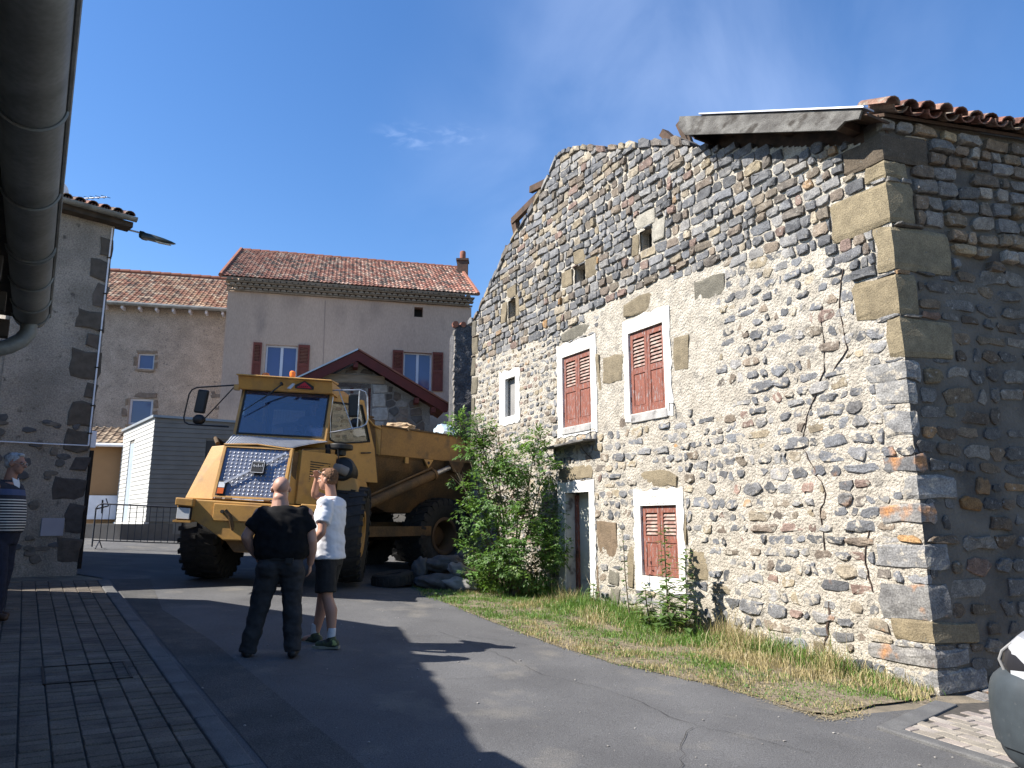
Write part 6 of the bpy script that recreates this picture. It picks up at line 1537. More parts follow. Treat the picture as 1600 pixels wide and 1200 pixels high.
mb = MB(); mb.hexa([V(-1.44, .50, 1.9), V(1.44, .50, 1.9), V(1.44, .62, 1.9), V(-1.44, .62, 1.9), V(-1.44, .34, 3.16), V(1.38, .34, 3.16), V(1.44, .48, 3.10), V(-1.44, .48, 3.10)])
mb.hexa([V(-1.44, .10, 3.17), V(1.36, .10, 3.17), V(1.40, .5, 3.14), V(-1.44, .5, 3.14), V(-1.44, .10, 3.20), V(1.36, .10, 3.20), V(1.40, .5, 3.17), V(-1.44, .5, 3.17)]); tb('headboard', mb, yel_dirty, M=MR)
mb = MB(); mb.tube([V(1.36, .10, 3.18), V(1.43, .28, 3.12), V(1.47, .42, 2.98), V(1.50, .60, 2.92)], .02, 6); tb('headboard_edge', mb, yel, M=MR)
mb = MB(); mb.box((1.47, 1.38, 2.33), (.04, .10, .13)); tb('tab', mb, yel, M=MR)
mb = MB(); mb.prism([V(1.47, 1.87, 2.39), V(1.47, 2.17, 2.39), V(1.47, 2.02, 2.20)], (.04, 0, 0)); lug = tb('lug', mb, yel, M=MR)
mb = MB(); mb.tube([V(1.50, 2.02, 2.315), V(1.515, 2.02, 2.315)], .035, 10); tb('lug_hole', mb, blk, M=MR, parent=lug)
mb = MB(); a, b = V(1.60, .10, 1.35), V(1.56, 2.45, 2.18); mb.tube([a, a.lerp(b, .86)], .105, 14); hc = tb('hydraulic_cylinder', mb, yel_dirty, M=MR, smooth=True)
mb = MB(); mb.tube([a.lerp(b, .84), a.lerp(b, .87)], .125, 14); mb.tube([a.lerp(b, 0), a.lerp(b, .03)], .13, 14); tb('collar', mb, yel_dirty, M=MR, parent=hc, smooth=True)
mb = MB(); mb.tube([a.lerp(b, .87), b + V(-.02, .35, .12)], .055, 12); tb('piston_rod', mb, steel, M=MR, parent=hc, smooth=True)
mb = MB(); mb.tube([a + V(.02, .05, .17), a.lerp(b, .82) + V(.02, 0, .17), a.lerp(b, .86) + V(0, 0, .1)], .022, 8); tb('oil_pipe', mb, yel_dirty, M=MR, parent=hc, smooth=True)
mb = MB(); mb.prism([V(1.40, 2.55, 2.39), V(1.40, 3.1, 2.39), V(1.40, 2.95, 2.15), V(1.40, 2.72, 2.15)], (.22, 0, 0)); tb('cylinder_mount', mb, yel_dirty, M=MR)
for y_ in (2.64, 4.50):
    wheel(1.20, y_, .745, .845, .60, MR, 1); wheel(-1.20, y_, .745, .845, .60, MR, -1)
mb = MB(); mb.tube([V(-1.1, 2.64, .745), V(1.1, 2.64, .745)], .12, 10); mb.tube([V(-1.1, 4.5, .745), V(1.1, 4.5, .745)], .12, 10); tb('axle', mb, yel_dirty, M=MR)
# load
mb = MB(); random.seed(44)
nx, ny = 12, 20; vs = []; fs = []
for j in range(ny):
    for i in range(nx):
        x = -1.42 + 2.84 * i / (nx - 1); y = .62 + 4.5 * j / (ny - 1); e = math.sin(math.pi * i / (nx - 1)) * math.sin(math.pi * clamp(j / (ny - 1), 0, 1))
        vs.append(V(x, y, 2.55 + .28 * e + .10 * noise.noise(V(x * 2, y * 2, 0)) * e))
for j in range(ny - 1):
    for i in range(nx - 1): fs.append((j * nx + i, j * nx + i + 1, (j + 1) * nx + i + 1, (j + 1) * nx + i))
mb.add(vs, fs)
for i in range(60):
    x = random.uniform(-1.2, 1.2); y = random.uniform(.9, 4.6); s = random.uniform(.05, .14); mb.blob((x, y, 2.76), (s, s, s * .8), 1, .5)
rl = tb('rubble_heap', mb, dirt, M=MR, kind='stuff')
bl_ = MB(); bl_.blob((1.22, 1.40, 3.0), (.30, .34, .16), 3, .5, fr=3); bl_.blob((1.20, 1.72, 2.98), (.22, .24, .11), 3, .5, fr=3)
bl_.v = [tuple(MR @ Vector(p)) for p in bl_.v]
tag(build('rubble_stone', bl_, pm('sandstone', (.42, .31, .19), (.30, .21, .13), scale=5, rough=.95, bump=.8, bscale=20)), 'tan lump of rubble showing over the rim of the yellow dump body', 'rubble')
bg_ = MB(); bg_.blob((1.20, 2.86, 3.02), (.24, .28, .24), 3, .35, fr=2.5)
bg_.v = [tuple(MR @ Vector(p)) for p in bg_.v]
tag(build('rubble_bag', bg_, pm('pale_blue_bag', (.62, .70, .74), (.35, .50, .62), scale=5, rough=.6, bump=.5, bscale=16), smooth=True), 'crumpled pale blue and white bag lying on the load near the house corner', 'bag')
# ------------------------------------------------------------------ people
skin_m = pm('skin', (.42, .225, .155), (.36, .185, .125), scale=8, rough=.55, spec=.35)
skin_pale = pm('pale_skin', (.40, .225, .165), (.35, .19, .135), scale=8, rough=.5, spec=.4)
skin_old = pm('older_skin', (.32, .17, .125), (.27, .14, .10), scale=10, rough=.6)
def frus(mb, a, b, ra, rb, n=14, flat=0.85, ell=None, up=(0, 1, 0), caps=(True, True)):
    """tapered limb with domed ends; ell = (width, depth) factors, width along `up` x axis"""
    a = Vector(a); b = Vector(b); d = (b - a); L = d.length; d.normalize()
    x = d.cross(Vector(up)); 
    if x.length < 1e-3: x = d.cross(Vector((1, 0, 0)))
    x.normalize(); y = d.cross(x); ew, ed = ell or (1, 1)
    prof = []
    if caps[0]:
        for k in (0.0, .35, .7): prof.append((-ra * math.cos(math.pi / 2 * k) * flat, ra * math.sin(math.pi / 2 * k) + .0005))
    prof += [(0, ra), (L, rb)]
    if caps[1]:
        for k in (.7, .35, 0.0): prof.append((L + rb * math.cos(math.pi / 2 * k) * flat, rb * math.sin(math.pi / 2 * k) + .0005))
    vs = []
    for h, r_ in prof:
        for k in range(n):
            t = 2 * math.pi * k / n; vs.append(a + d * h + x * (r_ * ew * math.cos(t)) + y * (r_ * ed * math.sin(t)))
    m_ = len(prof); fs = [(i * n + k, i * n + (k + 1) % n, (i + 1) * n + (k + 1) % n, (i + 1) * n + k) for i in range(m_ - 1) for k in range(n)]
    fs += [tuple(range(n))[::-1], tuple((m_ - 1) * n + k for k in range(n))]
    mb.add(vs, fs)
def chain(mb, pts, **k):
    for (p, r1), (q, r2) in zip(pts, pts[1:]): frus(mb, p, q, r1, r2, **k)
def loft(mb, secs, n=20):
    """stack of ellipse sections (cx, cy, z, rx, ry)"""
    vs = []
    for cx, cy, z, rx, ry in secs:
        for k in range(n):
            t = 2 * math.pi * k / n; c, s = math.cos(t), math.sin(t)
            vs.append((cx + rx * abs(c) ** .85 * (1 if c > 0 else -1), cy + ry * abs(s) ** .85 * (1 if s > 0 else -1), z))
    m_ = len(secs); fs = [(i * n + k, i * n + (k + 1) % n, (i + 1) * n + (k + 1) % n, (i + 1) * n + k) for i in range(m_ - 1) for k in range(n)]
    fs += [tuple(range(n))[::-1], tuple((m_ - 1) * n + k for k in range(n))]
    mb.add(vs, fs)
def fuse(name, mb, mat, parent, M, vox=.009, smooth_it=6, wrinkle=0.0, ws_=(9, 9, 5)):
    me = bpy.data.meshes.new('tmp'); me.from_pydata([tuple(Vector(p)) for p in mb.v], [], mb.f); me.update()
    o = bpy.data.objects.new('tmp', me); col.objects.link(o)
    r = o.modifiers.new('r', 'REMESH'); r.mode = 'VOXEL'; r.voxel_size = vox; r.adaptivity = 0
    s = o.modifiers.new('s', 'SMOOTH'); s.factor = .5; s.iterations = smooth_it
    dg = bpy.context.evaluated_depsgraph_get(); ev = o.evaluated_get(dg); me2 = bpy.data.meshes.new_from_object(ev)
    nv = len(me2.vertices); co = np.zeros(nv * 3); no = np.zeros(nv * 3); me2.vertices.foreach_get('co', co); me2.vertices.foreach_get('normal', no); co = co.reshape(-1, 3); no = no.reshape(-1, 3)
    if wrinkle:
        w_ = np.array([noise.noise(Vector((c[0] * ws_[0], c[1] * ws_[1], c[2] * ws_[2]))) + .5 * noise.noise(Vector((c[0] * ws_[0] * 2.3 + 5, c[1] * ws_[1] * 2.3, c[2] * ws_[2] * 2.6 + c[0] * 9))) for c in co]); co = co + no * (w_[:, None] * wrinkle)
    Mn = np.array(M); co = co @ Mn[:3, :3].T + Mn[:3, 3]
    bpy.data.objects.remove(o); bpy.data.meshes.remove(me)
    me2.name = name; c = Vector(((co[:, 0].min() + co[:, 0].max()) / 2, (co[:, 1].min() + co[:, 1].max()) / 2, (co[:, 2].min() + co[:, 2].max()) / 2))
    me2.vertices.foreach_set('co', (co - np.array(c)).ravel()); me2.materials.clear(); me2.materials.append(mat)
    me2.polygons.foreach_set('use_smooth', [True] * len(me2.polygons)); me2.update()
    ob = bpy.data.objects.new(name, me2); col.objects.link(ob); ob.parent = parent; ob.location = c - BASE[parent.name]; BASE[ob.name] = c
    return ob
def hand(mb, wrist, direction, palm_n, side, curl=.5, s=1.0, spread=.1):
    """palm + five fingers. direction: wrist->knuckles; palm_n: normal out of the palm; side: +1 thumb on +cross"""
    d = Vector(direction).normalized(); n_ = Vector(palm_n); n_ = (n_ - d * n_.dot(d)).normalized(); x = d.cross(n_).normalized() * side
    w = Vector(wrist)
    frus(mb, w - d * .01, w + d * .075 * s, .027 * s, .038 * s, ell=(1.0, .45) if True else None, up=n_)
    lens = [.072, .080, .074, .058]
    for i, L in enumerate(lens):
        off = (1.5 - i) * .0195 * s
        base = w + d * .078 * s + x * off; p = base; dd = (d + x * (1.5 - i) * spread * .5).normalized(); rr_ = .0088 * s
        for j, fr_ in enumerate((.42, .32, .26)):
            a = curl * (.35 + .35 * j); dd = (dd * math.cos(a) + n_ * math.sin(a)).normalized(); q = p + dd * L * s * fr_ * 1.05
            frus(mb, p, q, rr_, rr_ * .92, n=8); p = q; rr_ *= .93
    b = w + d * .022 * s + x * .030 * s; t1 = (d * .65 + x * .75 + n_ * .25).normalized(); q = b + t1 * .040 * s; frus(mb, b, q, .0125 * s, .0105 * s, n=8)
    t2 = (d * .9 + x * .25 + n_ * .35).normalized(); frus(mb, q, q + t2 * .033 * s, .0100 * s, .0085 * s, n=8)
def head(mb, c, yaw=0, pitch=0, s=1.0, fat=1.0, jaw=1.0):
    """local +Y is the way the face looks; c = centre of the skull"""
    M = Matrix.Translation(Vector(c)) @ Matrix.Rotation(yaw, 4, 'Z') @ Matrix.Rotation(pitch, 4, 'X')
    t = MB()
    t.blob((0, -.012, .025), (.074 * fat * s, .094 * s, .094 * s), 3); t.blob((0, .028, -.045), (.058 * fat * s, .062 * s, .070 * s), 3)
    t.blob((0, .048, -.088), (.036 * jaw * s, .034 * s, .028 * s), 2)
    t.blob((0, .082, .020), (.048 * s, .018 * s, .016 * s), 2)
    frus(t, (0, .088 * s, .008 * s), (0, .112 * s, -.030 * s), .009 * s, .013 * s, n=10); t.blob((0, .100 * s, -.034 * s), (.017 * s, .012 * s, .010 * s), 1)
    t.blob((0, .084 * s, -.060 * s), (.026 * s, .012 * s, .007 * s), 1); t.blob((0, .082 * s, -.072 * s), (.022 * s, .012 * s, .008 * s), 1)
    for sx in (-1, 1):
        t.blob((sx * .077 * fat * s, -.008, -.012), (.010 * s, .019 * s, .033 * s), 2); t.blob((sx * .085 * fat * s, -.018, -.010), (.006 * s, .014 * s, .026 * s), 2)
        t.blob((sx * .040 * s, .062 * s, -.025 * s), (.020 * s, .020 * s, .018 * s), 1)
    mb.add([M @ Vector(p) for p in t.v], t.f); return M
def eyes(M, parent, PM, s=1.0):
    for sx in (-1, 1):
        mb = MB(); mb.blob((sx * .031 * s, .081 * s, .002 * s), (.0125 * s, .0085 * s, .0075 * s), 2); mb.v = [tuple(PM @ (M @ Vector(p))) for p in mb.v]; build('eye', mb, pm('eye_white', (.6, .58, .55), (.5, .48, .45), rough=.3), parent, smooth=True)
        mb = MB(); mb.blob((sx * .031 * s, .0885 * s, .002 * s), (.0048 * s, .003 * s, .0050 * s), 1); mb.v = [tuple(PM @ (M @ Vector(p))) for p in mb.v]; build('iris', mb, pm('iris', (.05, .04, .03), (.03, .02, .02), rough=.2), parent, smooth=True)
def place(x, y, yaw, dz=0): return Matrix.Translation((x, y, G(x, y) + dz)) @ Matrix.Rotation(yaw, 4, 'Z')
def shoe(mb, ank, yaw, L=.27):
    a = Vector(ank); d = Vector((-math.sin(yaw), math.cos(yaw), 0))
    heel = Vector((a.x, a.y, .045)) - d * .045
    frus(mb, heel, heel + d * .10, .044, .046, ell=(1, 1)); frus(mb, heel + d * .08, heel + d * (L - .10) + Vector((0, 0, -.010)), .046, .036); frus(mb, a + Vector((0, 0, .01)), heel + d * .05, .045, .045)
def sole(mb, ank, yaw, L=.28):
    a = Vector(ank); d = Vector((-math.sin(yaw), math.cos(yaw), 0)); x = Vector((d.y, -d.x, 0)); h = Vector((a.x, a.y, 0)) - d * .085
    P = [h - x * .03, h + x * .03, h + x * .042 + d * .1, h + x * .05 + d * .19, h + x * .025 + d * (L - .01), h - x * .03 + d * (L - .01), h - x * .048 + d * .19, h - x * .036 + d * .1]
    mb.prism([Vector((p.x, p.y, .002)) for p in P], (0, 0, .026))

# --- man in black, seen from behind
PM = place(-2.33, 7.5, R(10)) @ Matrix.Diagonal((1.03, 1.02, 1.0, 1))
p1 = thing('person', tuple(PM.translation), 'bald heavy man in black T-shirt and dark trousers, seen from behind with hand on hip', 'person')
b = MB(); hM = head(b, (-.045, .03, 1.655), R(12), R(6), 1.02, 1.08, 1.2)
frus(b, (-.035, .0, 1.45), (-.045, .015, 1.60), .078, .068); b.blob((-.042, -.035, 1.555), (.066, .045, .05), 3); frus(b, (-.035, -.01, 1.44), (-.042, .0, 1.56), .095, .072)
loft(b, [(0, 0, .86, .17, .13), (0, .02, 1.0, .21, .17), (0, .02, 1.2, .22, .17), (0, 0, 1.38, .22, .13), (0, 0, 1.46, .14, .10)])
LS, RS = (-.215, 0, 1.40), (.215, 0, 1.40)
LE, RE = (-.335, -.03, 1.17), (.285, -.02, 1.14); LW, RW = (-.255, .085, .985), (.27, .10, .90)
chain(b, [(LS, .07), (LE, .05)]); chain(b, [(LE, .052), ((-.30, .03, 1.08), .052), (LW, .033)]); chain(b, [(RS, .07), (RE, .05)]); chain(b, [(RE, .052), ((.285, .03, 1.03), .05), (RW, .033)])
hand(b, LW, (.75, .25, -.30), (.5, -.8, 0), 1, .55); hand(b, RW, (-.05, .25, -1), (-1, .1, .1), 1, .55)
for sx, ft in ((-1, (-.27, .04)), (1, (.16, .0))):
    chain(b, [((sx * .10, 0, .92), .10), ((sx * .13 + (-.05 if sx < 0 else .0), .03, .50), .065), ((ft[0], ft[1], .10), .045)])
    frus(b, (ft[0], ft[1], .07), (ft[0], ft[1] + .12, .045), .04, .03)
fuse('body', b, skin_pale, p1, PM, .008, 3)
sh = MB()
loft(sh, [(0, .03, .945, .232, .20), (0, .035, 1.0, .268, .218), (0, .03, 1.12, .272, .212), (0, .02, 1.25, .265, .19), (0, 0, 1.36, .248, .155), (0, -.01, 1.44, .165, .118), (-.01, -.01, 1.485, .10, .092)])
for S_, E_ in ((LS, LE), (RS, RE)):
    S_, E_ = Vector(S_), Vector(E_); frus(sh, S_ + Vector((-.05 * (1 if S_.x > 0 else -1), 0, .0)), S_.lerp(E_, .70), .098, .083, caps=(True, False))
fuse('t_shirt', sh, pm('black_cotton', (.006, .006, .007), (.010, .010, .011), scale=20, rough=.9, bump=.2, bscale=200, spec=.15), p1, PM, .012, 4, .012, (6, 6, 11))
tr = MB(); loft(tr, [(0, .01, .86, .195, .15), (0, .015, .92, .215, .175), (0, .02, .985, .224, .184)])
for sx in (-1, 1): tr.blob((sx * .10, -.055, .875), (.122, .112, .12), 3)
chain(tr, [((-.105, .0, .86), .128), ((-.175, .035, .52), .098)]); frus(tr, (-.175, .035, .52), (-.265, .035, .055), .095, .082, caps=(True, False))
chain(tr, [((.105, .0, .86), .126), ((.125, .03, .52), .096)]); frus(tr, (.125, .03, .52), (.158, -.005, .055), .093, .082, caps=(True, False))
fuse('trousers', tr, pm('charcoal_cotton', (.040, .040, .043), (.028, .028, .030), scale=14, rough=.9, bump=.3, bscale=150, spec=.15), p1, PM, .012, 4, .014, (7, 7, 11))
for q_, a_ in (((-.27, .04, .09), 18), ((.16, .0, .09), -6)):
    st = MB(); shoe(st, q_, R(a_)); fuse('shoe', st, blkp, p1, PM, .008, 3)
bt = MB()
for k in range(24):
    a0, a1 = 2 * math.pi * k / 24, 2 * math.pi * (k + 1) / 24
    bt.hexa([Vector((.234 * math.cos(a), .02 + .194 * math.sin(a), z)) for z in (.950, .985) for a in (a0, a1)][:2] + [Vector((.226 * math.cos(a), .02 + .186 * math.sin(a), .950)) for a in (a1, a0)] + [Vector((.234 * math.cos(a), .02 + .194 * math.sin(a), .985)) for a in (a0, a1)] + [Vector((.226 * math.cos(a), .02 + .186 * math.sin(a), .985)) for a in (a1, a0)])
bt.box((.10, -.185, .94), (.07, .03, .05)); bt.v = [tuple(PM @ Vector(p)) for p in bt.v]; build('belt', bt, blkp, p1)
eyes(hM, p1, PM)


# --- man in white shading his eyes
K = 1.06
PM = place(-2.02, 8.2, R(78)) @ Matrix.Scale(K, 4)
p2 = thing('person', tuple(PM.translation), 'tall man in white T-shirt and black shorts shading his eyes with one raised hand', 'person')
b = MB(); hM = head(b, (.0, .055, 1.685), R(-4), R(4), 1.0, .98)
frus(b, (0, .0, 1.47), (0, .03, 1.63), .060, .056)
loft(b, [(0, 0, .88, .155, .11), (0, 0, 1.02, .15, .105), (0, .01, 1.2, .165, .115), (0, .0, 1.38, .185, .115), (0, 0, 1.48, .12, .085)])
LS, RS = (-.195, -.01, 1.425), (.195, .01, 1.425)
LE, LW = (-.285, -.045, 1.14), (-.262, .175, .95)
RE, RW = (.215, .30, 1.53), (.12, .235, 1.725)
chain(b, [(LS, .058), (LE, .043)]); chain(b, [(LE, .045), ((-.285, .02, 1.07), .043), (LW, .028)]); chain(b, [(RS, .06), (RE, .044)]); chain(b, [(RE, .045), ((.175, .285, 1.57), .042), (RW, .029)])
hand(b, LW, (.15, .45, -.9), (1, .2, 0), -1, .5); hand(b, RW, (-.75, -.25, .42), (-.1, -.3, -1), -1, .30)
feet = ((-.10, -.06, 0), (.14, .19, .0))
FL = [(-.13, -.13), (.10, .16)]
for sx, ft in ((-1, FL[0]), (1, FL[1])):
    chain(b, [((sx * .09, -.02, .93), .09), ((sx * .10, (ft[1]) * .5 + .02, .50), .058)]); chain(b, [((sx * .10, (ft[1]) * .5 + .02, .50), .054), ((sx * .115, ft[1] * .75 - .01, .36), .062), ((ft[0], ft[1], .10), .036)])
    frus(b, (ft[0], ft[1], .07), (ft[0], ft[1] + .12, .045), .035, .03)
fuse('body', b, skin_m, p2, PM, .0075, 3)
sh = MB(); loft(sh, [(0, .0, .865, .196, .154), (0, .005, 1.0, .188, .146), (0, .01, 1.15, .190, .142), (0, .01, 1.30, .205, .145), (0, .0, 1.41, .205, .130), (0, -.005, 1.465, .135, .095), (0, .0, 1.505, .078, .074)])
for S_, E_, f_ in ((LS, LE, .72), (RS, RE, .50)):
    S_, E_ = Vector(S_), Vector(E_); sh.blob(S_ + Vector((-.012 * (1 if S_.x > 0 else -1), 0, -.005)), (.088, .088, .082), 2); frus(sh, S_ + Vector((-.04 * (1 if S_.x > 0 else -1), 0, .0)), S_.lerp(E_, f_), .086, .078, caps=(True, False))
fuse('t_shirt', sh, pm('white_cotton', (.62, .63, .66), (.57, .58, .62), scale=10, rough=.85, bump=.15, bscale=200), p2, PM, .011, 4, .013, (7, 7, 11))
so_ = MB(); loft(so_, [(0, 0, .80, .165, .125), (0, 0, .93, .178, .136)])
for sx in (-1, 1): frus(so_, (sx * .088, -.01, .86), (sx * .115, .02 + (FL[0][1] if sx < 0 else FL[1][1]) * .42, .535), .105, .108, caps=(True, False))
fuse('shorts', so_, pm('black_shorts', (.012, .012, .013), (.020, .020, .021), scale=20, rough=.85), p2, PM, .011, 3, .006)
for ft in FL:
  sk = MB(); frus(sk, (ft[0], ft[1], .20), (ft[0], ft[1] + .005, .09), .043, .042, caps=(False, True))
  fuse('sock', sk, pm('white_sock', (.58, .59, .61), (.5, .51, .54), scale=30, rough=.9), p2, PM, .008, 2)
for ft, a_ in ((FL[0], 6), (FL[1], -8)):
  st = MB(); shoe(st, (ft[0], ft[1], .09), R(a_), .28); fuse('shoe', st, pm('trainer', (.07, .085, .04), (.03, .032, .03), scale=18, rough=.7, c3=(.30, .33, .12), s3=14, lo3=.6, hi3=.64), p2, PM, .008, 3)
for ft, a_ in ((FL[0], 6), (FL[1], -8)):
  sl_ = MB(); sole(sl_, (ft[0], ft[1], 0), R(a_)); sl_.v = [tuple(PM @ Vector(p)) for p in sl_.v]; build('sole', sl_, pm('pale_sole', (.25, .25, .2), (.18, .18, .15), rough=.8), p2)
eyes(hM, p2, PM)
hr = MB(); hr.blob((0, -.024, .036), (.0795, .090, .0885), 3, .06, fr=7); hr.blob((0, -.050, -.008), (.073, .056, .055), 3, .06, fr=7); hr.blob((0, .030, .095), (.055, .040, .024), 2, .2, fr=9)
hr.v = [tuple(hM @ Vector(p)) for p in hr.v]; fuse('hair', hr, pm('sandy_hair', (.17, .085, .042), (.11, .055, .028), scale=60, rough=.8, stretch=(1, 1, .3), bump=.6, bscale=200), p2, PM, .005, 0, .005, (70, 70, 40))
gl_ = MB()
for sx in (-1, 1):
    gl_.tube([(sx * .032 + .022 * math.cos(t), .094 + .0, .072 + .014 * math.sin(t)) for t in [k * math.pi / 5 for k in range(11)]], .0025, 5)
    gl_.tube([(sx * .055, .092, .075), (sx * .082, .03, .060), (sx * .084, -.04, .03)], .003, 5)
gl_.tube([(-.01, .096, .075), (.01, .096, .075)], .0025, 5)
gl_.v = [tuple(PM @ (hM @ Vector(p))) for p in gl_.v]; build('sunglasses', gl_, blkp, p2)

# --- older man at the left edge
PM = place(-5.66, 8.2, R(-86), .08)
p3 = thing('person', tuple(PM.translation), 'grey-haired man in glasses and striped navy polo, cut off by the left edge', 'person')
b = MB(); hM = head(b, (0, .05, 1.69), R(2), R(-4), 1.0, 1.0, 1.1)
frus(b, (0, .0, 1.47), (0, .03, 1.63), .062, .058)
loft(b, [(0, 0, .88, .16, .12), (0, .02, 1.05, .17, .15), (0, .02, 1.2, .175, .15), (0, 0, 1.38, .185, .12), (0, 0, 1.48, .12, .085)])
LS, RS = (-.20, -.01, 1.42), (.20, -.01, 1.42); LE, LW = (-.24, -.16, 1.18), (-.12, -.19, .98); RE, RW = (.25, -.14, 1.17), (.13, -.19, .99)
chain(b, [(LS, .06), (LE, .044)]); chain(b, [(LE, .045), (LW, .03)]); chain(b, [(RS, .06), (RE, .044)]); chain(b, [(RE, .045), (RW, .03)])
hand(b, LW, (.8, -.1, -.4), (0, 1, 0), 1, .4); hand(b, RW, (-.8, -.1, -.4), (0, 1, 0), -1, .4)
FL = [(-.10, -.03), (.13, .10)]
for sx, ft in ((-1, FL[0]), (1, FL[1])):
    chain(b, [((sx * .09, 0, .93), .09), ((sx * .10, ft[1] * .5 + .03, .50), .06), ((ft[0], ft[1], .10), .04)])
fuse('body', b, skin_old, p3, PM, .008, 3)
# polo: navy yoke, white and black hoops below
pmt = bpy.data.materials.new('striped_polo'); pmt.use_nodes = True; t_ = pmt.node_tree; bs = t_.nodes['Principled BSDF']; bs.inputs['Roughness'].default_value = .9
ge = t_.nodes.new('ShaderNodeNewGeometry'); sp_x = t_.nodes.new('ShaderNodeSeparateXYZ'); t_.links.new(ge.outputs['Position'], sp_x.inputs[0])
def mth(op, a, b_=None):
    n_ = t_.nodes.new('ShaderNodeMath'); n_.operation = op
    if isinstance(a, (int, float)): n_.inputs[0].default_value = a
    else: t_.links.new(a, n_.inputs[0])
    if b_ is not None:
        if isinstance(b_, (int, float)): n_.inputs[1].default_value = b_
        else: t_.links.new(b_, n_.inputs[1])
    return n_.outputs[0]
zb_ = G(-5.66, 8.2) + .08
zz_ = mth('SUBTRACT', sp_x.outputs['Z'], zb_); fr_ = mth('FRACT', mth('DIVIDE', zz_, .030)); stripe = mth('GREATER_THAN', fr_, .62); below = mth('LESS_THAN', zz_, 1.30); above = mth('GREATER_THAN', zz_, .93)
band_ = mth('MULTIPLY', mth('GREATER_THAN', zz_, 1.335), mth('LESS_THAN', zz_, 1.40))
m1 = t_.nodes.new('ShaderNodeMixRGB'); m1.inputs[1].default_value = (.014, .016, .026, 1); m1.inputs[2].default_value = (.55, .53, .50, 1); t_.links.new(mth('MULTIPLY', mth('MULTIPLY', stripe, below), above), m1.inputs[0])
m2 = t_.nodes.new('ShaderNodeMixRGB'); t_.links.new(band_, m2.inputs[0]); t_.links.new(m1.outputs[0], m2.inputs[1]); m2.inputs[2].default_value = (.045, .065, .14, 1); t_.links.new(m2.outputs[0], bs.inputs['Base Color'])
sh = MB(); loft(sh, [(0, .01, .925, .195, .165), (0, .02, 1.02, .205, .175), (0, .02, 1.15, .20, .170), (0, .01, 1.30, .208, .155), (0, 0, 1.41, .205, .13), (0, -.005, 1.465, .135, .095), (0, .0, 1.505, .078, .074)])
for S_, E_ in ((LS, LE), (RS, RE)):
    S_, E_ = Vector(S_), Vector(E_); frus(sh, S_ + Vector((-.04 * (1 if S_.x > 0 else -1), 0, .0)), S_.lerp(E_, .7), .082, .074, caps=(True, False))
fuse('polo_shirt', sh, pmt, p3, PM, .011, 4, .006)
cl_ = MB(); cl_.hexa([V(-.05, .085, 1.44), V(0, .115, 1.40), V(0, .10, 1.50), V(-.055, .055, 1.53), V(-.055, .095, 1.44), V(0, .125, 1.40), V(0, .11, 1.50), V(-.06, .065, 1.53)]); cl_.hexa([V(.05, .085, 1.44), V(.002, .115, 1.40), V(.002, .10, 1.50), V(.055, .055, 1.53), V(.055, .095, 1.44), V(.002, .125, 1.40), V(.002, .11, 1.50), V(.06, .065, 1.53)])
cl_.v = [tuple(PM @ Vector(p)) for p in cl_.v]; build('collar', cl_, pm('white_cotton', (.78, .79, .82)), p3)
jn = MB(); loft(jn, [(0, 0, .80, .175, .135), (0, .01, .95, .185, .150)])
for sx, ft in ((-1, FL[0]), (1, FL[1])):
    frus(jn, (sx * .09, 0, .87), (sx * .10, ft[1] * .5 + .03, .50), .108, .082); frus(jn, (sx * .10, ft[1] * .5 + .03, .50), (ft[0], ft[1], .06), .080, .070, caps=(True, False))
fuse('jeans', jn, pm('dark_denim', (.016, .020, .038), (.011, .013, .024), scale=20, rough=.9), p3, PM, .011, 3, .006)
for ft, a_ in ((FL[0], 0), (FL[1], -6)):
  st = MB(); shoe(st, (ft[0], ft[1], .09), R(a_)); fuse('shoe', st, pm('brown_leather', (.085, .045, .025), (.05, .028, .018), rough=.6), p3, PM, .008, 3)
eyes(hM, p3, PM)
hr = MB(); hr.blob((0, -.026, .040), (.080, .094, .086), 3, .12, fr=6); hr.blob((0, -.052, -.010), (.076, .058, .062), 3, .1, fr=6); hr.blob((0, .04, .098), (.055, .035, .022), 2, .15, fr=8)
hr.v = [tuple(hM @ Vector(p)) for p in hr.v]; fuse('hair', hr, pm('grey_hair', (.42, .42, .43), (.28, .28, .29), scale=60, rough=.8, bump=.6, bscale=200), p3, PM, .006, 1, .004, (50, 50, 30))
gl_ = MB()
for sx in (-1, 1):
    gl_.tube([(sx * .034 + .022 * math.cos(t), .098, .0 + .015 * math.sin(t)) for t in [k * math.pi / 6 for k in range(13)]], .002, 5); gl_.tube([(sx * .057, .096, .004), (sx * .082, .03, .004), (sx * .084, -.015, .0)], .002, 5)
gl_.tube([(-.012, .100, .004), (.012, .100, .004)], .002, 5); gl_.v = [tuple(PM @ (hM @ Vector(p))) for p in gl_.v]; build('glasses', gl_, steel, p3)

# --- driver behind the windscreen
DM = MF @ Matrix.Translation((.12, .55, 1.78)) @ Matrix.Rotation(R(180), 4, 'Z') @ Matrix.Scale(.98, 4)
p4 = thing('person', tuple(DM.translation), 'driver sitting as a dark shape behind the windscreen of the yellow truck', 'person')
b = MB(); hM = head(b, (0, .05, 1.51), 0, 0)
frus(b, (0, 0, 1.28), (0, .03, 1.44), .06, .056); loft(b, [(0, 0, .90, .16, .12), (0, 0, 1.2, .19, .12), (0, 0, 1.30, .12, .09)])
for sx in (-1, 1):
    chain(b, [((sx * .2, 0, 1.24), .06), ((sx * .27, .14, 1.0), .045), ((sx * .13, .36, 1.06), .03)]); hand(b, (sx * .13, .36, 1.06), (-sx * .2, .8, .2), (0, -.3, -1), -sx, .9); chain(b, [((sx * .1, 0, .90), .09), ((sx * .14, .42, .88), .065), ((sx * .14, .45, .5), .045)])
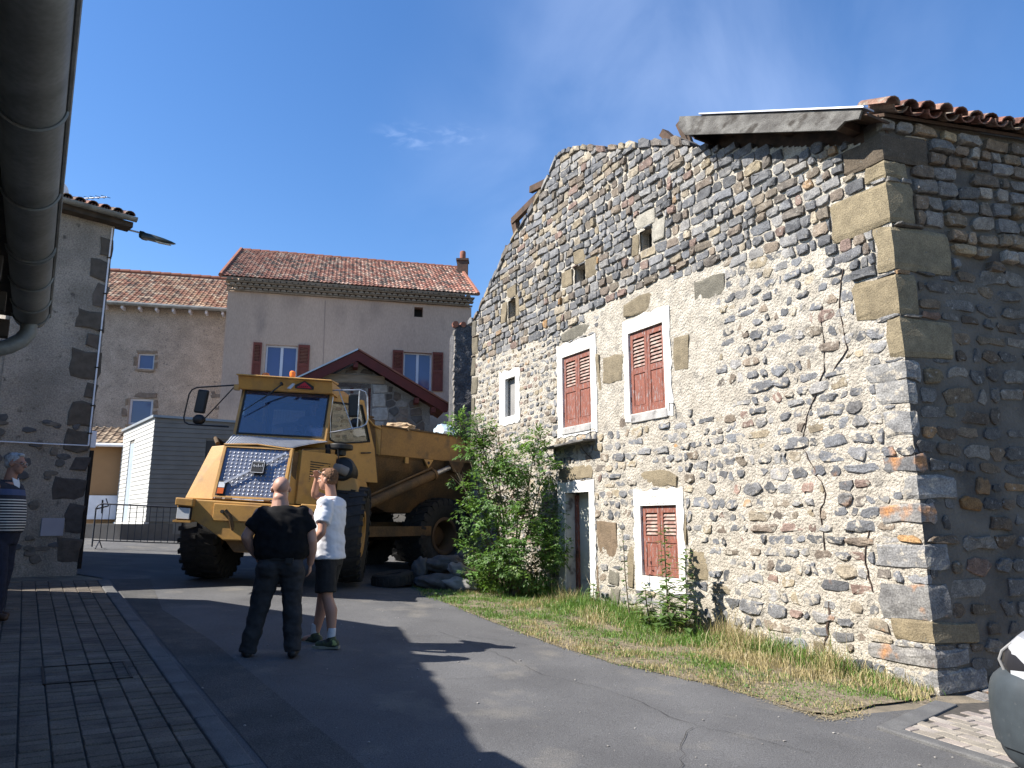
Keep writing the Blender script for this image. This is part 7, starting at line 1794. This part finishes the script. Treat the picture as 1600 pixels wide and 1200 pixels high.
fuse('body', b, skin_m, p4, DM, .010, 3)
sh = MB(); loft(sh, [(0, 0, .88, .19, .145), (0, 0, 1.05, .195, .145), (0, 0, 1.22, .21, .13), (0, 0, 1.31, .12, .09)])
for sx in (-1, 1): frus(sh, (sx * .17, 0, 1.23), (sx * .25, .10, 1.06), .08, .07, caps=(True, False))
fuse('t_shirt', sh, pm('navy_cotton', (.02, .022, .04), (.015, .016, .03), rough=.9), p4, DM, .012, 3)
tr = MB()
for sx in (-1, 1): chain(tr, [((sx * .1, 0, .90), .11), ((sx * .14, .42, .88), .085), ((sx * .14, .45, .52), .07)])
fuse('trousers', tr, pm('dark_denim', (.016, .020, .038)), p4, DM, .012, 3)
# ------------------------------------------------------------------ plants
def leaf_mat(name, c1, c2, tr=.35):
    m = bpy.data.materials.new(name); m.use_nodes = True; t = m.node_tree
    for n in list(t.nodes): t.nodes.remove(n)
    o = t.nodes.new('ShaderNodeOutputMaterial'); d = t.nodes.new('ShaderNodeBsdfPrincipled'); tl = t.nodes.new('ShaderNodeBsdfTranslucent'); mx = t.nodes.new('ShaderNodeMixShader'); mx.inputs[0].default_value = tr
    at = t.nodes.new('ShaderNodeAttribute'); at.attribute_name = 'col'
    a = t.nodes.new('ShaderNodeMixRGB'); a.blend_type = 'MULTIPLY'; a.inputs[0].default_value = 1; a.inputs[2].default_value = (*c1, 1); t.links.new(at.outputs['Color'], a.inputs[1])
    b_ = t.nodes.new('ShaderNodeMixRGB'); b_.blend_type = 'MULTIPLY'; b_.inputs[0].default_value = 1; b_.inputs[2].default_value = (*c2, 1); t.links.new(at.outputs['Color'], b_.inputs[1])
    t.links.new(a.outputs[0], d.inputs['Base Color']); d.inputs['Roughness'].default_value = .45; d.inputs['Specular IOR Level'].default_value = .4
    t.links.new(b_.outputs[0], tl.inputs['Color']); t.links.new(d.outputs[0], mx.inputs[1]); t.links.new(tl.outputs[0], mx.inputs[2]); t.links.new(mx.outputs[0], o.inputs['Surface'])
    return m
leaf_g = leaf_mat('leaf_green', (.080, .155, .036), (.15, .28, .04)); grass_m = leaf_mat('grass_blade', (1, 1, 1), (.9, .95, .6), .3)
bark = pm('green_brown_bark', (.12, .10, .065), (.07, .06, .04), scale=20, rough=.9, bump=.5)
def leaflet(mb, p, d, n_, L, W, c):
    d = d.normalized(); x = d.cross(n_).normalized(); n_ = x.cross(d)
    v = [p, p + d * L * .45 + x * W * .5 + n_ * L * .04, p + d * L * .96 - n_ * L * .10, p + d * L * .45 - x * W * .5 + n_ * L * .04, p + d * L * .5 - n_ * L * .02]
    mb.add(v, [(0, 1, 4), (1, 2, 4), (2, 3, 4), (3, 0, 4)], c)
def compound(mb, p, d, n_, L, pairs, c):
    d = d.normalized(); x = d.cross(n_).normalized()
    for k in range(pairs):
        q = p + d * L * (.35 + .5 * k / max(1, pairs - 1)) - Vector((0, 0, 1)) * L * .10 * (k / pairs) ** 2
        for s in (-1, 1): leaflet(mb, q, (x * s + d * .55 + Vector((0, 0, -.15))), n_ + Vector((random.uniform(-.4, .4), random.uniform(-.4, .4), 0)), L * .48, L * .19, c)
    leaflet(mb, p + d * L * .85, d + Vector((0, 0, -.2)), n_, L * .5, L * .2, c)
random.seed(101)
bx, by = -.05, 13.1
bush = thing('elder_bush', (bx, by, G(bx, by)), 'leafy green elder bush growing against the foot of the stone house by the truck', 'bush')
clumps = [(0.0, 12.7, 1.27, .62), (-.22, 12.8, 2.15, .55), (.42, 12.5, 1.75, .46), (.55, 12.45, 2.55, .26), (-.30, 12.9, 2.85, .34), (-.62, 13.0, 3.30, .22), (-.66, 13.0, 1.15, .26), (-.98, 13.05, 2.50, .15), (.42, 12.5, 3.05, .16), (-.42, 12.7, .78, .32),
          (.35, 12.4, .85, .36), (-.72, 12.95, 1.75, .24), (.68, 12.35, 1.2, .25), (-.75, 13.0, .85, .18), (-.72, 13.0, 2.9, .2), (.1, 12.6, 2.6, .3), (-.95, 13.0, 3.42, .12)]
clumps = [(x * (1.035 if x < .3 else 1.06), y * (1.035 if x < .3 else 1.055), 1.63 + (z - 1.63) * 1.04, r_ * (1.0 if x < .3 else .88)) for x, y, z, r_ in clumps]
st = MB(); base = Vector((bx, by, G(bx, by)))
for (x, y, z, r_) in clumps:
    e = Vector((x, y, z)); m_ = base.lerp(e, .5) + Vector((random.uniform(-.12, .12), random.uniform(-.1, .1), .1)); st.tube([base + Vector((random.uniform(-.08, .08), random.uniform(-.06, .06), 0)), m_, e], [.026, .016, .006], 6)
    for k in range(int(6 + r_ * 14)):
        a = Vector((random.gauss(0, 1), random.gauss(0, 1), random.gauss(0, 1))).normalized(); st.tube([e.lerp(m_, .3), e + a * r_ * random.uniform(.6, 1)], [.006, .003], 4)
build('stems', st, bark, bush)
cr = MB()
for (x, y, z, r_) in clumps:
    for k in range(int(5400 * r_ ** 2.1 * .46) + 30):
        a = Vector((random.gauss(0, 1), random.gauss(0, 1), random.gauss(0, 1))).normalized(); rad = r_ * random.random() ** .42 * random.uniform(.85, 1.15)
        p = Vector((x, y, z)) + Vector((a.x * rad, a.y * rad * .85, a.z * rad * .95))
        if noise.noise(p * 2.6) < -.16: continue
        if (p - F.p(0, 0)).dot(F.n) < .03: continue
        if p.z < G(p.x, p.y) + .1: continue
        s = random.choice((random.uniform(.5, .9), random.uniform(.8, 1.2), random.uniform(1.1, 1.6))); yl = random.random()
        c = (s * (1.35 if yl < .12 else 1), s * (1.15 if yl < .12 else 1), s * (.9 if yl < .12 else 1))
        d = (a + Vector((random.uniform(-.6, .6), random.uniform(-.6, .6), random.uniform(-.5, .3)))).normalized(); n_ = (Vector((0, 0, 1)) + a * .5 + Vector((random.uniform(-.5, .5), random.uniform(-.5, .5), 0))).normalized()
        compound(cr, p, d, n_, random.uniform(.13, .21), random.choice((2, 2, 3)), c)
build('crown', cr, leaf_g, bush)
# tall weeds before the low window
leaf_w = leaf_mat('weed_leaf', (.10, .17, .06), (.16, .26, .05))
def weed(u, d, H, lean, label, n=26, thin=False, seed=1):
    random.seed(seed); b0 = F.p(u, 0, d); b0 = Vector((b0.x, b0.y, G(b0.x, b0.y)))
    w_ = thing('weed', tuple(b0), label, 'weed', None)
    top = b0 + Vector((0, 0, H)) + F.e * lean; mid = b0.lerp(top, .5) + F.e * (lean * .25)
    mb = MB(); mb.tube([b0, mid, top], [.012, .009, .004], 6); build('stem', mb, bark, w_)
    lf = MB()
    for k in range(n):
        t = .08 + .92 * k / n; p = b0.lerp(mid, t * 2) if t < .5 else mid.lerp(top, t * 2 - 1); a = k * 2.4 + random.uniform(-.3, .3)
        dd = Vector((math.cos(a), math.sin(a), random.uniform(-.1, .45))); L = (.26 - .13 * t) * random.uniform(.8, 1.2) * (.6 if thin else 1)
        c = random.uniform(.75, 1.25); leaflet(lf, p, dd, Vector((0, 0, 1)), L, L * .46, (c, c, c * .9)); leaflet(lf, p + dd * L * .1, dd + Vector((0, 0, -.3)), Vector((0, 0, 1)), L * .7, L * .3, (c, c, c))
    build('leaves', lf, leaf_w, w_)
weed(3.44, .42, 1.45, .02, 'tallest broad-leaved weed standing before the right half of the low shutters', 52, seed=2)
weed(3.08, .45, 1.15, -.06, 'bushy broad-leaved weed right of the low window surround', 64, seed=3)
weed(3.72, .50, .62, .10, 'short large-leaved weed under the left half of the low window', 34, seed=4)
weed(4.30, .40, 1.35, .12, 'thin wispy weed left of the low window surround', 18, True, seed=5)
weed(3.25, .55, .75, .05, 'low broad-leaved weed between the two taller weeds at the low window', 44, seed=6)
weed(5.45, .22, .42, .0, 'small leafy weed at the right foot of the doorway', 16, seed=7)
# grass verge
rng = np.random.default_rng(5)
def grass(poly, n, name):
    xs_ = [p[0] for p in poly]; ys_ = [p[1] for p in poly]; V_ = []; Fc = []; Cc = []; k = 0; cnt = 0
    while cnt < n:
        x = random.uniform(min(xs_), max(xs_)); y = random.uniform(min(ys_), max(ys_))
        if not inside(x, y, poly): continue
        q = Vector((x, y, 0)) - Vector((*HO, 0)); u = q.dot(F.e); d = q.dot(F.n)
        if d < .02: continue
        dry = noise.noise(Vector((x * 1.3, y * 1.3, 0))) + (.05 if u < 3.2 else -.30) + .35 * random.uniform(-1, 1)
        den = .42 + .95 * noise.noise(Vector((x * 2.6, y * 2.6, 5))) + .35 * noise.noise(Vector((x * 7, y * 7, 2)))
        edge = clamp(d / .5, 0, 1)
        if random.random() > den + (.30 if d < .6 else (.05 if d < 1.0 else -.05)): continue
        h = random.uniform(.05, .17) * (1.7 if d < .5 else 1) * (1.4 if dry > .05 else 1) * (.8 + .7 * max(0, noise.noise(Vector((x * 3, y * 3, 11))) + .2)) * (1 + (1.0 if random.random() < .06 else 0))
        h *= clamp(1.12 - .62 * d / 1.2, .35, 1) * .72
        if u < .8: h *= .45
        cnt += 1
        x += random.gauss(0, .05); y += random.gauss(0, .05)
        z = G(x, y) + .01; a = random.uniform(0, 6.283); w_ = random.uniform(.0025, .0055); bx_, by_ = math.cos(a), math.sin(a); la = random.uniform(0, 6.283); le = random.uniform(.15, .7) * h
        V_ += [(x - bx_ * w_, y - by_ * w_, z), (x + bx_ * w_, y + by_ * w_, z), (x + math.cos(la) * le * .35 + bx_ * w_ * .7, y + math.sin(la) * le * .35 + by_ * w_ * .7, z + h * .6), (x + math.cos(la) * le * .35 - bx_ * w_ * .7, y + math.sin(la) * le * .35 - by_ * w_ * .7, z + h * .6), (x + math.cos(la) * le, y + math.sin(la) * le, z + h)]
        Fc += [[k, k + 1, k + 2, k + 3], [k + 3, k + 2, k + 4]]; k += 5
        s = random.uniform(.7, 1.25); c = (.40 * s, .33 * s, .18 * s) if dry > .05 else ((.105 * s, .205 * s, .035 * s) if random.random() < .8 else (.26 * s, .28 * s, .10 * s)); Cc += [c, c]
    mb = MB(); mb.v = V_; mb.f = Fc; mb.c = Cc; mb.mi = [0] * len(Fc)
    return build(name, mb, grass_m, kind='stuff')
random.seed(55)
vg = [(-1.9, 14.2), (-1.45, 12.6), (-1.02, 11.9), (-.34, 10.5), (.48, 9.0), (1.12, 8.05), (1.92, 7.35), (2.36, 6.82), (2.58, 6.46), (2.80, 6.50), (3.2, 6.9), (3.9, 7.22), (4.2, 7.54), (-.80, 16.5), (-1.9, 15.5)]
grass(vg, 56000, 'grass')
# ground-cover leaves among the grass
lf = MB()
for i in range(1500):
    x = random.uniform(-1.3, 2.6); y = random.uniform(6.5, 13)
    if not inside(x, y, vg): continue
    p = Vector((x, y, G(x, y) + random.uniform(.02, .10)));
    if (p - F.p(0, 0)).dot(F.n) < .05 or noise.noise(Vector((x * 1.6, y * 1.6, 9))) < -.05: continue
    a = random.uniform(0, 6.28); leaflet(lf, p, Vector((math.cos(a), math.sin(a), .3)), Vector((0, 0, 1)), random.uniform(.04, .09), random.uniform(.02, .04), tuple([random.uniform(.7, 1.3)] * 3))
build('ground_cover', lf, leaf_w, kind='stuff')
# straw and crumbs along the asphalt edge
sw = MB()
for i in range(1500):
    t = random.random() * 7; k = min(6, int(t)); E_ = [(-1.04, 12.16), (-.36, 10.74), (.46, 9.16), (1.1, 8.19), (1.91, 7.5), (2.32, 6.95), (2.6, 6.42), (3.0, 6.6)]
    a, b = E_[k], E_[k + 1]; x = a[0] + (b[0] - a[0]) * (t - k) + random.gauss(-.03, .05); y = a[1] + (b[1] - a[1]) * (t - k) + random.gauss(-.03, .05); an_ = random.uniform(0, 3.14); L = random.uniform(.01, .05)
    p = Vector((x, y, G(x, y) + .012)); dv = Vector((math.cos(an_), math.sin(an_), random.uniform(-.1, .2))) * L; w_ = Vector((-dv.y, dv.x, 0)).normalized() * .003; s = random.uniform(.7, 1.2)
    sw.add([p - w_, p + w_, p + dv + w_, p + dv - w_], [(0, 1, 2, 3)], (.34 * s, .28 * s, .17 * s))
build('straw_litter', sw, grass_m, kind='stuff')
# ------------------------------------------------------------------ tyre and sacks by the rear wheel
tyr = thing('tyre', (-2.15, 13.75, G(-2.15, 13.75)), 'old black tyre lying flat on the road beside the dark sacks', 'tyre')
mb = MB(); Mt = Matrix.Translation((-2.2, 13.85, G(-2.2, 13.85) + .13)) @ Euler((R(4), R(-6), 0)).to_matrix().to_4x4()
mb.lathe([(.20, -.08), (.30, -.12), (.38, -.10), (.40, -.04), (.40, .04), (.38, .10), (.30, .12), (.20, .08), (.19, .0)], 36, Mt, caps=False); build('carcass', mb, blk, tyr, smooth=True)
mb = MB()
for i in range(30): a = 2 * math.pi * i / 30; mb.box(Mt @ Vector((.402 * math.cos(a), .402 * math.sin(a), 0)), (.02, .03, .12), Mt.to_3x3() @ Matrix.Rotation(a, 3, 'Z'))
build('tread', mb, blk, tyr, kind='stuff')
sackm = pm('grey_sackcloth', (.085, .083, .085), (.055, .054, .056), scale=9, rough=.95, bump=.6, bscale=90)
sackl = pm('sunlit_sackcloth', (.24, .23, .225), (.16, .155, .15), scale=9, rough=.95, bump=.6, bscale=90)  # paler copy of the sackcloth, paints sun onto two sacks
def sack(x, y, z, rx, ry, rz, rot, label, m):
    mb = MB(); mb.blob((0, 0, 0), (rx, ry, rz), 4, .22, fr=1.8); Mr = Matrix.Translation((x, y, z)) @ Euler(rot).to_matrix().to_4x4(); vs = []
    for p in mb.v:
        q = Vector(p); k = 1 + .05 * noise.noise(q * 16) + .03 * noise.noise(q * 34); vs.append(tuple(Mr @ (q * k)))
    mb.v = vs; tag(build('sack', mb, m, smooth=True), label, 'sack', 'filled sacks dumped beside the truck')
gz = lambda x, y: G(x, y)
sack(-1.30, 13.75, gz(-1.3, 13.75) + .13, .48, .26, .15, (0, .04, .1), 'long dark sack lying lowest and nearest the road by the bush', sackm)
sack(-.95, 13.62, gz(-.9, 13.6) + .12, .40, .22, .13, (0, .12, -.3), 'half sunlit grey sack at the right end of the pile', sackl)
sack(-1.30, 14.1, gz(-1.3, 14.1) + .43, .42, .28, .15, (0, -.05, .1), 'dark sack lying on top of the pile', sackm)
sack(-1.72, 13.95, gz(-1.7, 13.95) + .30, .16, .2, .24, (0, .1, .1), 'small upright dark sack at the left end of the pile, next to the tyre', sackm)
sack(-.98, 13.92, gz(-.98, 13.9) + .33, .24, .2, .14, (0, .5, -.2), 'pale grey sunlit sack wedged in the middle of the pile', sackl)
sack(-.90, 14.6, gz(-.9, 14.6) + .45, .24, .2, .26, (0, .1, .2), 'dark lumpy sack behind the pile, against the truck wheel', sackm)
sack(-1.5, 14.3, gz(-1.5, 14.3) + .14, .4, .26, .15, (0, 0, .3), 'dark sack at the back of the pile, half under the one on top', sackm)
# low brick scrap at the foot of the wall
for (u, d, s, lab) in ((4.62, .08, .10, 'dark broken stone at the wall foot left of the low window weeds'), (4.45, .10, .08, 'small rusty brick scrap at the wall foot under the low window')):
    mb = MB(); p = F.p(u, 0, d); z0 = G(p.x, p.y); mb.box((p.x, p.y, z0 + s * .6), (s * 1.6, s, s * 1.2), (0, 0, R(118))); tag(build('scrap_block', mb, rust, bevel=.008), lab, 'rubble')
# ------------------------------------------------------------------ parked car, mostly beyond the right edge
carA = Vector((.80, .60, 0)); carB = Vector((.60, -.80, 0)); CC = Vector((2.735, 4.60, 0))
def cp(l, w_, z): q = CC + carB * l + carA * w_; return Vector((q.x, q.y, G(CC.x, CC.y) + z))
car = thing('parked_car', tuple(cp(2, .85, 0)), 'silver car with dark grey plastic bumper corner, cut off by the right edge', 'car')
silver = pm('silver_paint', (.62, .64, .68), (.58, .60, .64), scale=2, rough=.3, metal=.3, coat=.6)
bump_m = pm('grey_bumper', (.040, .050, .058), (.033, .041, .048), scale=12, rough=.55, bump=.1, bscale=200, c3=(.07, .078, .085), s3=22, lo3=.62, hi3=.8)
def shell(secs, n_w=9):
    """secs: list of (l, half width, z0, z1, roundness) cross sections across the car"""
    vs = []; rows = []
    for (l, hw, z0, z1, sh_) in secs:
        row = []
        for k in range(n_w):
            t = k / (n_w - 1); a = math.pi * t; 
            row.append((l, .86 - hw * math.cos(a) if 0 < k < n_w - 1 else .86 - hw * (1 if k == 0 else -1), z0 + (z1 - z0) * min(1, math.sin(a) * sh_)))
        rows.append(row); vs += [cp(*p) for p in row]
    fs = [(i * n_w + k, i * n_w + k + 1, (i + 1) * n_w + k + 1, (i + 1) * n_w + k) for i in range(len(secs) - 1) for k in range(n_w - 1)]
    return vs, fs
def rounded(l0, plan, zs, name, mat, parent, lmax=None, **kw):
    """body piece from a plan outline (l,w) repeated at heights with inset"""
    mb = MB(); vs = []; n_ = len(plan); cw = .86; cl = 2.0
    for (z, ins) in zs:
        for (l, w_) in plan:
            dl, dw = cl - l, cw - w_; L_ = math.hypot(dl, dw); vs.append(cp(l + dl / L_ * ins, w_ + dw / L_ * ins, z))
    fs = [(i * n_ + k, i * n_ + (k + 1) % n_, (i + 1) * n_ + (k + 1) % n_, (i + 1) * n_ + k) for i in range(len(zs) - 1) for k in range(n_)] + [tuple(range(n_))[::-1], tuple((len(zs) - 1) * n_ + k for k in range(n_))]
    mb.add(vs, fs); return build(name, mb, mat, parent, smooth=True, ang=30, **kw)
front = [(.62, .0), (.42, -.005), (.26, .02), (.13, .09), (.04, .22), (0, .45), (-.03, .86), (0, 1.27), (.04, 1.50), (.13, 1.63), (.26, 1.70), (.42, 1.725), (.62, 1.72)]
front = [(l if l < .5 else .36, w_) for l, w_ in front]
rounded(0, front, [(.22, .16), (.235, .10), (.27, .05), (.32, .022), (.36, .012), (.37, -.006), (.44, -.018), (.54, -.022), (.62, -.020), (.68, -.012), (.72, .0), (.75, .018), (.775, .045), (.79, .08), (.80, .14)], 'bumper', bump_m, car)
body = [(.30, .03), (.20, .10), (.12, .25), (.07, .5), (.05, .86), (.07, 1.2), (.12, 1.45), (.20, 1.60), (.30, 1.68), (1.2, 1.72), (2.8, 1.72), (3.9, 1.68), (4.15, 1.5), (4.2, .86), (4.15, .22), (3.9, .04), (2.8, 0), (1.2, 0)]
rounded(0, body, [(.30, .06), (.45, .012), (.80, .0), (.92, .02), (.98, .08), (1.02, .35)], 'body', silver, car)
roofp = [(1.05, .18), (.95, .86), (1.05, 1.54), (1.9, 1.62), (3.2, 1.60), (3.95, 1.45), (4.05, .86), (3.95, .27), (3.2, .12), (1.9, .10)]
rounded(0, roofp, [(1.0, -.02), (1.2, .12), (1.38, .28)], 'windows', pm('car_glass', (.02, .025, .03), (.02, .024, .03), rough=.05, spec=.8), car)
rounded(0, roofp, [(1.38, .26), (1.45, .34), (1.49, .6)], 'roof', silver, car)
# wrap-round headlamp
hlp = [(.56, .005), (.40, .0), (.28, .03), (.17, .10), (.10, .22), (.12, .30), (.5, .30)]
mb = MB(); vs = []
for (z, ins) in ((.76, .03), (.82, .012), (.89, .03), (.94, .08), (.985, .17), (1.01, .26)):
    for (l, w_) in hlp: dl, dw = 1.5 - l, .86 - w_; L_ = math.hypot(dl, dw); vs.append(cp(l + dl / L_ * ins, w_ + dw / L_ * ins, z))
n_ = len(hlp); fs = [(i * n_ + k, i * n_ + (k + 1) % n_, (i + 1) * n_ + (k + 1) % n_, (i + 1) * n_ + k) for i in range(5) for k in range(n_)] + [tuple(range(n_))[::-1], tuple(5 * n_ + k for k in range(n_))]
mb.add(vs, fs); hl_ = build('headlamp', mb, pm('headlamp_lens', (.022, .022, .026), (.015, .015, .018), rough=.4, spec=.12), car, smooth=True, ang=50)
mb = MB(); mb.tube([cp(.13, .20, .78), cp(.11, .20, .84), cp(.13, .20, .89), cp(.18, .22, .94)], .009, 8); build('lamp_rim', mb, pm('dull_chrome', (.20, .20, .20), (.14, .14, .14), rough=.5), hl_, smooth=True)
mb = MB(); mb.tube([cp(.34, .012, .80), cp(.33, .012, .90), cp(.38, .035, .97)], .018, 8); build('indicator', mb, pm('deep_blue_tint', (.02, .018, .09), (.015, .012, .07), rough=.1), hl_, smooth=True)
for l in (.85, 3.3):
    for w_, sd in ((.0, -1), (1.72, 1)):
        mb = MB(); c_ = cp(l, w_ + .09 * -sd, .30); Mw = Matrix.Translation(c_) @ carA.to_track_quat('Z', 'Y').to_matrix().to_4x4(); mb.lathe([(.17, -.09), (.26, -.10), (.30, -.07), (.305, 0), (.30, .07), (.26, .10), (.17, .09)], 28, Mw); wh = build('wheel', mb, blk, car, smooth=True)
        mb = MB(); mb.lathe([(.18, -.06), (.17, sd * .08), (.05, sd * .06), (.02, sd * .07)], 20, Mw); build('rim', mb, alu, wh, smooth=True)
